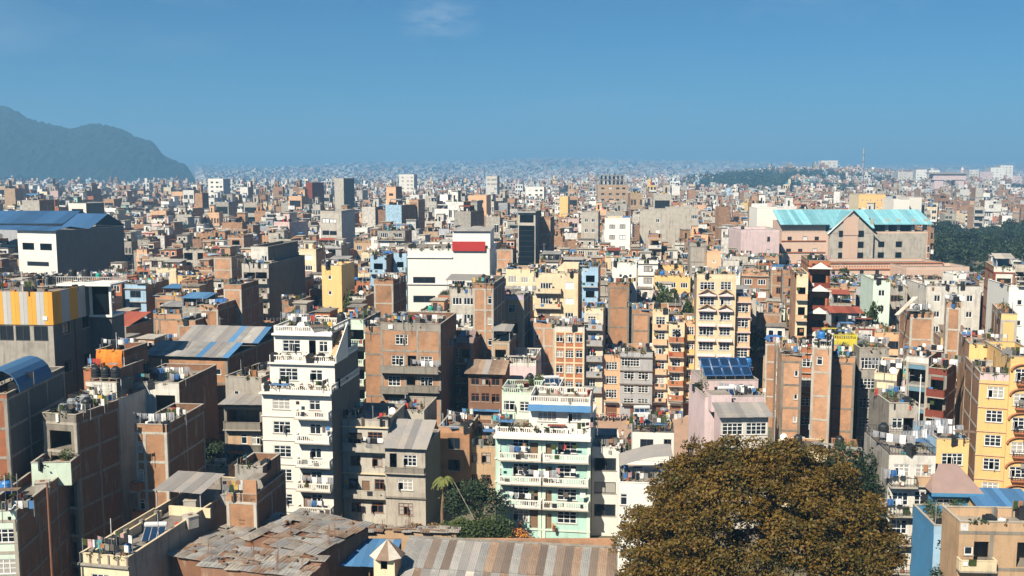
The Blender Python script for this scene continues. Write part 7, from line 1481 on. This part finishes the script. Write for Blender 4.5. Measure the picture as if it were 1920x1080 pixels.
def far_city(name, label, cells, lod, seed):
    g = np.random.default_rng(seed); T = [template(seed * 100 + i, lod) for i in range(26 if lod == 0 else 12)]; n = len(cells); ti = g.integers(0, len(T), n)
    x, y, w, d, h, rz, z0 = np.array(cells).T; AV, AQ, AC = [], [], []; off = 0
    for t, (V, Q, C) in enumerate(T):
        idx = np.where(ti == t)[0]
        if not len(idx): continue
        k = len(idx); P_ = V[None] * np.stack([w[idx], d[idx], h[idx]], 1)[:, None, :]
        c, s = np.cos(rz[idx])[:, None], np.sin(rz[idx])[:, None]
        px = P_[:, :, 0] * c - P_[:, :, 1] * s + x[idx][:, None]; py = P_[:, :, 0] * s + P_[:, :, 1] * c + y[idx][:, None]; pz = P_[:, :, 2] + z0[idx][:, None]
        AV.append(np.stack([px, py, pz], -1).reshape(-1, 3)); AQ.append((Q[None] + (np.arange(k) * len(V))[:, None, None] + off).reshape(-1, 4)); off += k * len(V)
        wc = WALLS[g.choice(len(WALLS), k, p=WP)]; sc = np.where(g.random((k, 1)) < .62, WALLS[g.integers(0, 4, k)], wc * .95); pal = np.zeros((k, 13, 3))
        pal[:, 0] = wc; pal[:, 1] = sc; pal[:, 2] = np.where(g.random((k, 1)) < .7, (.74, .72, .68), wc); pal[:, 3] = (.02, .025, .03); pal[:, 4] = np.array([.36, .325, .285]) * g.uniform(.6, 1.6, (k, 1)); pal[:, 5] = (.42, .38, .32); pal[:, 6] = np.where(g.random((k, 1)) < .5, wc, WALLS[g.choice(len(WALLS), k, p=WP)])
        pal[:, 7] = np.array([(.34, .33, .31), (.22, .14, .09), (.10, .24, .45), (.28, .07, .04), (.55, .53, .5)])[g.integers(0, 5, k)]; pal[:, 8] = (.025, .026, .03); pal[:, 9] = np.array([(.04, .15, .42), (.5, .04, .03), (.06, .3, .4)])[g.integers(0, 3, k)]; pal[:, 10] = (.7, .4, .08); pal[:, 11] = (.76, .75, .73); pal[:, 12] = (.05, .075, .025)
        pal *= g.uniform(.86, 1.12, (k, 1, 1)); AC.append(pal[:, C].reshape(-1, 3))
    me = quad_mesh(name, np.vstack(AV), np.vstack(AQ), ['city_tone'], None, np.vstack(AC)); o = bpy.data.objects.new(name, me); COL.objects.link(o); o['kind'] = 'stuff'; o['label'] = label; return o
WOODS = [(1900, 480, 1500, 420, 190), (2000, 1100, 1700, 300, 200)]
def wood_at(x, y):
    u = 960 + x / y * F
    if 1275 < u < 1700 and 1500 < y < 2300: return sin(x * .013 + 2) + sin(y * .011 + x * .02) > -.2
    if 1740 < u < 2300 and 280 < y < 640: return True
    if 1640 < u < 2100 and 620 < y < 760 and (x * .02 + y * .03) % 2 < 1.5: return True
    if 1740 < u < 2200 and 900 < y < 1250 and sin(x * .02) + sin(y * .017) > -.5: return True
    return sin(x * .009 + 1.3) * sin(y * .006 + .4) + .3 * sin(x * .031) * sin(y * .023) > (.86 if u < 1250 else .72) and y > 800
TREES_AT = []
def cells(y0, y1, wr, dr, hr, seed, keep=1.0, gap=.15):
    g = random.Random(seed); out = []; Y = y0
    while Y < y1:
        dd = g.uniform(*dr) * (1 + (Y - y0) / (y1 - y0) * .25); x = -Y * .62; dist = 0
        while x < Y * .62:
            w = g.uniform(*wr); yy = Y + g.uniform(-1.5, 1.5); xc = x + w / 2
            hh = g.uniform(*hr) + (g.uniform(3, 12) if g.random() < .07 else 0); u = 960 + xc / yy * F; x += w + gap + (g.uniform(1.5, 4) if g.random() < .12 else 0)
            if g.random() < .035: TREES_AT.append((xc, yy, terrain(xc, yy), g.uniform(9, 16)))
            if g.random() > keep or wood_at(xc, yy): continue
            if yy > 2700 and xc < -760 and u < 372: continue
            lim = 99
            for a, b, t, vb, vy in VIS:
                if vy > yy and a < u + w / yy * F / 2 and b > u - w / yy * F / 2: lim = min(lim, CH + zrow(vb) * yy)
            bad = False
            for t, q in zip(TB, TAKEN):
                if t[0] < xc + w / 2 and t[1] > xc - w / 2 and t[2] < yy + dd and t[3] > yy: bad = True; break
            if bad: continue
            if lim < 5: continue
            out.append((xc, yy, w, dd * .96, min(hh, lim), radians(g.choice([-8, -8, -14, -4, 5, -30]) + g.uniform(-2, 2)), terrain(xc, yy)))
        Y += dd + g.uniform(.2, 1.4)
    return out
NEARTB = (TB, TAKEN)
TB2 = [(t, q) for t, q in zip(TB, TAKEN) if t[3] > 325]; TB, TAKEN = [a for a, b in TB2], [b for a, b in TB2]
c0 = cells(340, 1000, (4, 8.5), (8, 11.5), (10, 23), 1); TB, TAKEN = [], []
c1 = cells(1000, 2300, (6, 12), (11, 17), (8, 20), 2, .9); c2 = cells(2300, 5200, (9, 22), (20, 34), (7, 15), 3, .55, 2); c3 = cells(5200, 9500, (16, 40), (60, 90), (9, 20), 4, .28, 8)
print('far', len(c0), len(c1), len(c2), len(c3))
far_city('far_houses', 'dense packed houses of the middle distance', c0, 0, 1); far_city('distant_houses', 'dense packed houses towards the skyline', c1, 1, 2); far_city('skyline_houses', 'pale scattered houses along the hazy skyline', c2 + c3, 2, 3)

# far woods and park
def wood(name, label, pts, R, leaf, per, seed, tone=(.028, .045, .018)):
    g = np.random.default_rng(seed); P_ = np.array(pts); n = len(P_); s = g.uniform(.7, 1.25, n); k = per
    d = g.normal(size=(n, k, 3)); d /= np.linalg.norm(d, axis=2)[:, :, None]; d[:, :, 2] = np.abs(d[:, :, 2]); rr = g.uniform(.7, 1.05, (n, k, 1))
    hh = P_[:, 3]; c = P_[:, None, :3] + d * rr * np.stack([R * s, R * s, hh * .55], 1)[:, None, :] + np.stack([0 * hh, 0 * hh, hh * .45], 1)[:, None, :]
    co = quads(c.reshape(-1, 3), leaf, g, .5, .75); q = np.arange(len(co)).reshape(-1, 4); tn = np.array(tone) * g.uniform(.6, 1.6, (n, 1, 1)) * g.uniform(.7, 1.4, (n, k, 1)) * (1 + .25 * g.uniform(-1, 1, (n, 1, 3)))
    o = bpy.data.objects.new(name, quad_mesh(name, co, q, ['tree_tone'], None, tn.reshape(-1, 3))); COL.objects.link(o); o['kind'] = 'stuff'; o['label'] = label
g = random.Random(9); pts = [t for t in TREES_AT if t[1] < 2400]
for i in range(5200):
    y = g.uniform(700, 3200); x = g.uniform(-.6, .62) * y
    if not wood_at(x, y): continue
    u = 960 + x / y * F
    pts.append((x, y, terrain(x, y), g.uniform(9, 17)))
for i in range(1700):
    y = g.uniform(1350, 2400); u = g.uniform(1270, 1760) + (y - 1800) * .06; x = (u - 960) / F * y
    if sin(x * .013 + 2) + sin(y * .011 + x * .02) > -1.2: pts.append((x, y, terrain(x, y), g.uniform(12, 25)))
for i in range(700):
    y = g.uniform(700, 1900); u = g.uniform(1690, 2150); x = (u - 960) / F * y
    if sin(x * .017) + sin(y * .013 + 1) > -.3: pts.append((x, y, terrain(x, y), g.uniform(10, 21)))
for i in range(420):
    y = g.uniform(2300, 2900); u = g.choice([g.uniform(60, 370), g.uniform(640, 720), g.uniform(1040, 1320), g.uniform(1500, 2000)]); x = (u - 960) / F * y; pts.append((x, y, terrain(x, y), g.uniform(12, 22)))
for (u, y, hh) in ((1052, 1500, 17), (1060, 1500, 15), (1042, 1480, 14), (675, 2100, 44), (690, 2120, 38), (664, 2080, 30), (1110, 1600, 16), (1190, 1300, 14), (1210, 1280, 12), (1225, 1300, 14), (1295, 1150, 20), (1310, 1160, 17), (1285, 1140, 15), (1420, 900, 9)):
    x = (u - 960) / F * y; pts.append((x, y, 0, hh)); pts.append((x + 8, y + 5, 0, hh * .9))
pts = [p for p in pts if p[1] > 345]
wood('near_wood', 'small dark tree crowns scattered among the middle distance houses', [p for p in pts if p[1] < 900], 4.0, 1.3, 60, 6)
wood('far_wood', 'far dark belts of trees among the houses and on the right skyline', [p for p in pts if p[1] >= 900], 7.5, 3.2, 42, 5)
print('trees', len(pts))
# the park right of the hotel: single trees
protos = [tree_meshes(('park', i), 200 + i, 6.5, 13.0, 'leaf_dark', clumps=42, per=60, leaf=.85) for i in range(5)]
g = random.Random(12); k = 0
for row in range(13):
    Y = 292 + row * 26
    x = (1752 - 960) / F * Y + g.uniform(0, 5)
    while x < Y * .60 and k < 150:
        yy = Y + g.uniform(-7, 7); t, c = protos[g.randrange(5)]
        o = thing('park_tree', 'dark rounded park tree in the wood right of the turquoise-roofed hotel', 'tree', (x, yy, 0), g.uniform(0, 6), 'dark trees of the park right of the hotel'); o.scale = (g.uniform(.75, 1.3),) * 2 + (g.uniform(.7, 1.5),)
        link('trunk', t, o); link('crown', c, o); k += 1; x += g.uniform(7.5, 12)
# scattered roof and courtyard trees in the middle distance
protos = [tree_meshes(('yard', i), 300 + i, 3.2, 9.0, 'leaf_green', clumps=26, per=44, leaf=.55) for i in range(3)]
YARD = []
for i, (u, py, Y) in enumerate(((1270, 480, 262), (1245, 520, 215), (1285, 555, 192), (575, 600, 175), (742, 632, 160), (545, 585, 196), (655, 540, 200), (1420, 600, 185), (300, 600, 190), (1640, 560, 180))):
    x, _, z = at(u, py, Y); t, c = protos[i % 3]; o = thing('courtyard_tree', 'x', 'tree', (x, Y, max(0, z - 9.5)), i, 'small trees between the packed houses'); YARD.append(o)
    o.scale = (1, 1, 1 + .12 * (i % 3)); o.location[2] = 0; o.scale[2] = max(.5, z / 9.0); link('trunk', t, o); link('crown', c, o)

# ---------------------------------------------------------------- haze
mh, n, l, b = nodes_of('haze'); n.remove(b); pv = n.new('ShaderNodeVolumePrincipled'); pv.inputs['Color'].default_value = (.26, .56, .89, 1); pv.inputs['Density'].default_value = HAZE if 'HAZE' in globals() else .00031; pv.inputs['Anisotropy'].default_value = .0
l.new(pv.outputs[0], n['Material Output'].inputs['Volume']); hb_ = MB(); MATS['haze'] = mh
hb_.box(-13500, 13500, -420, 13000, -9, 340, 'haze'); ho = bpy.data.objects.new('haze', hb_.mesh('haze')); COL.objects.link(ho); ho['kind'] = 'stuff'

# ---------------------------------------------------------------- labels that single each thing out
LAND = [(h, *proj(h.x, h.Y, h.H * .8)) for h in HEROES if h.host is None and h.ref and h.Y < 420 and len(h.ref.split()) <= 5]
groups = {}
for h in FILL:
    u, v = proj(h.x, h.Y, h.T); best = min(LAND, key=lambda t: (t[1] - u) ** 2 + 2.2 * (t[2] - v) ** 2); du, dv = u - best[1], v - best[2]
    rel = ('right of' if du > 0 else 'left of') if abs(du) > abs(dv) * 1.3 else ('behind' if h.Y > best[0].Y else 'in front of')
    nf = max(1, round(h.T / h.fh)); nfw = {1: 'one', 2: 'two', 3: 'three', 4: 'four', 5: 'five', 6: 'six', 7: 'seven', 8: 'eight', 9: 'nine'}.get(nf, 'many')
    groups.setdefault((WORD[h.fill] + ' ' + nfw + '-storey house', rel, best[0].ref), []).append(((du * du + dv * dv), h))
for (w, rel, ref), L in groups.items():
    L.sort(key=lambda t: t[0])
    for i, (_, h) in enumerate(L):
        o_ = (['nearest', 'second', 'third', 'fourth', 'fifth', 'sixth', 'seventh', 'eighth', 'ninth', 'tenth', 'eleventh', 'farthest'][min(i, 11)] + ' ') if len(L) > 1 else ''
        h.ref = (o_ + w + ' ' + rel + ' the ' + ref).strip(); h.root['label'] = h.ref if len(h.ref.split()) <= 16 else ' '.join(h.ref.split()[:16])
by = {}
for o, what, h, p in ITEMS: by.setdefault((what, (h.host or h).ref), []).append((proj(*p)[0], o))
for (what, ref), L in by.items():
    L.sort(key=lambda t: t[0])
    for i, (_, o) in enumerate(L):
        n_ = len(L); pos = '' if n_ == 1 else (('left', 'right')[i] if n_ == 2 else ('left', 'middle', 'right')[i] if n_ == 3 else 'leftmost' if i == 0 else 'rightmost' if i == n_ - 1 else ['', 'second', 'third', 'fourth', 'fifth', 'sixth', 'seventh', 'eighth'][min(i, 7)]) + ' '
        o['label'] = pos + what + ' on the ' + ref
        if len(o['label'].split()) > 16: o['label'] = pos + what + ' on ' + ref.replace(' house', '').replace(' the ', ' ')
for o in YARD:
    u, v = proj(o.location[0], o.location[1], 8); best = min(LAND, key=lambda t: (t[1] - u) ** 2 + 2.2 * (t[2] - v) ** 2); o['label'] = (['tall', 'small', 'bushy', 'thin', 'round', 'dark', 'wide', 'pale', 'ragged', 'low'][YARD.index(o) % 10]) + ' leafy tree among roofs ' + ('left' if u < best[1] else 'right') + ' of the ' + best[0].ref

for o_ in SC.objects:
    L_ = o_.get('label')
    if L_ and len(L_.split()) > 16: o_['label'] = ' '.join(L_.replace(' the ', ' ').replace(' house ', ' ').split()[:16])
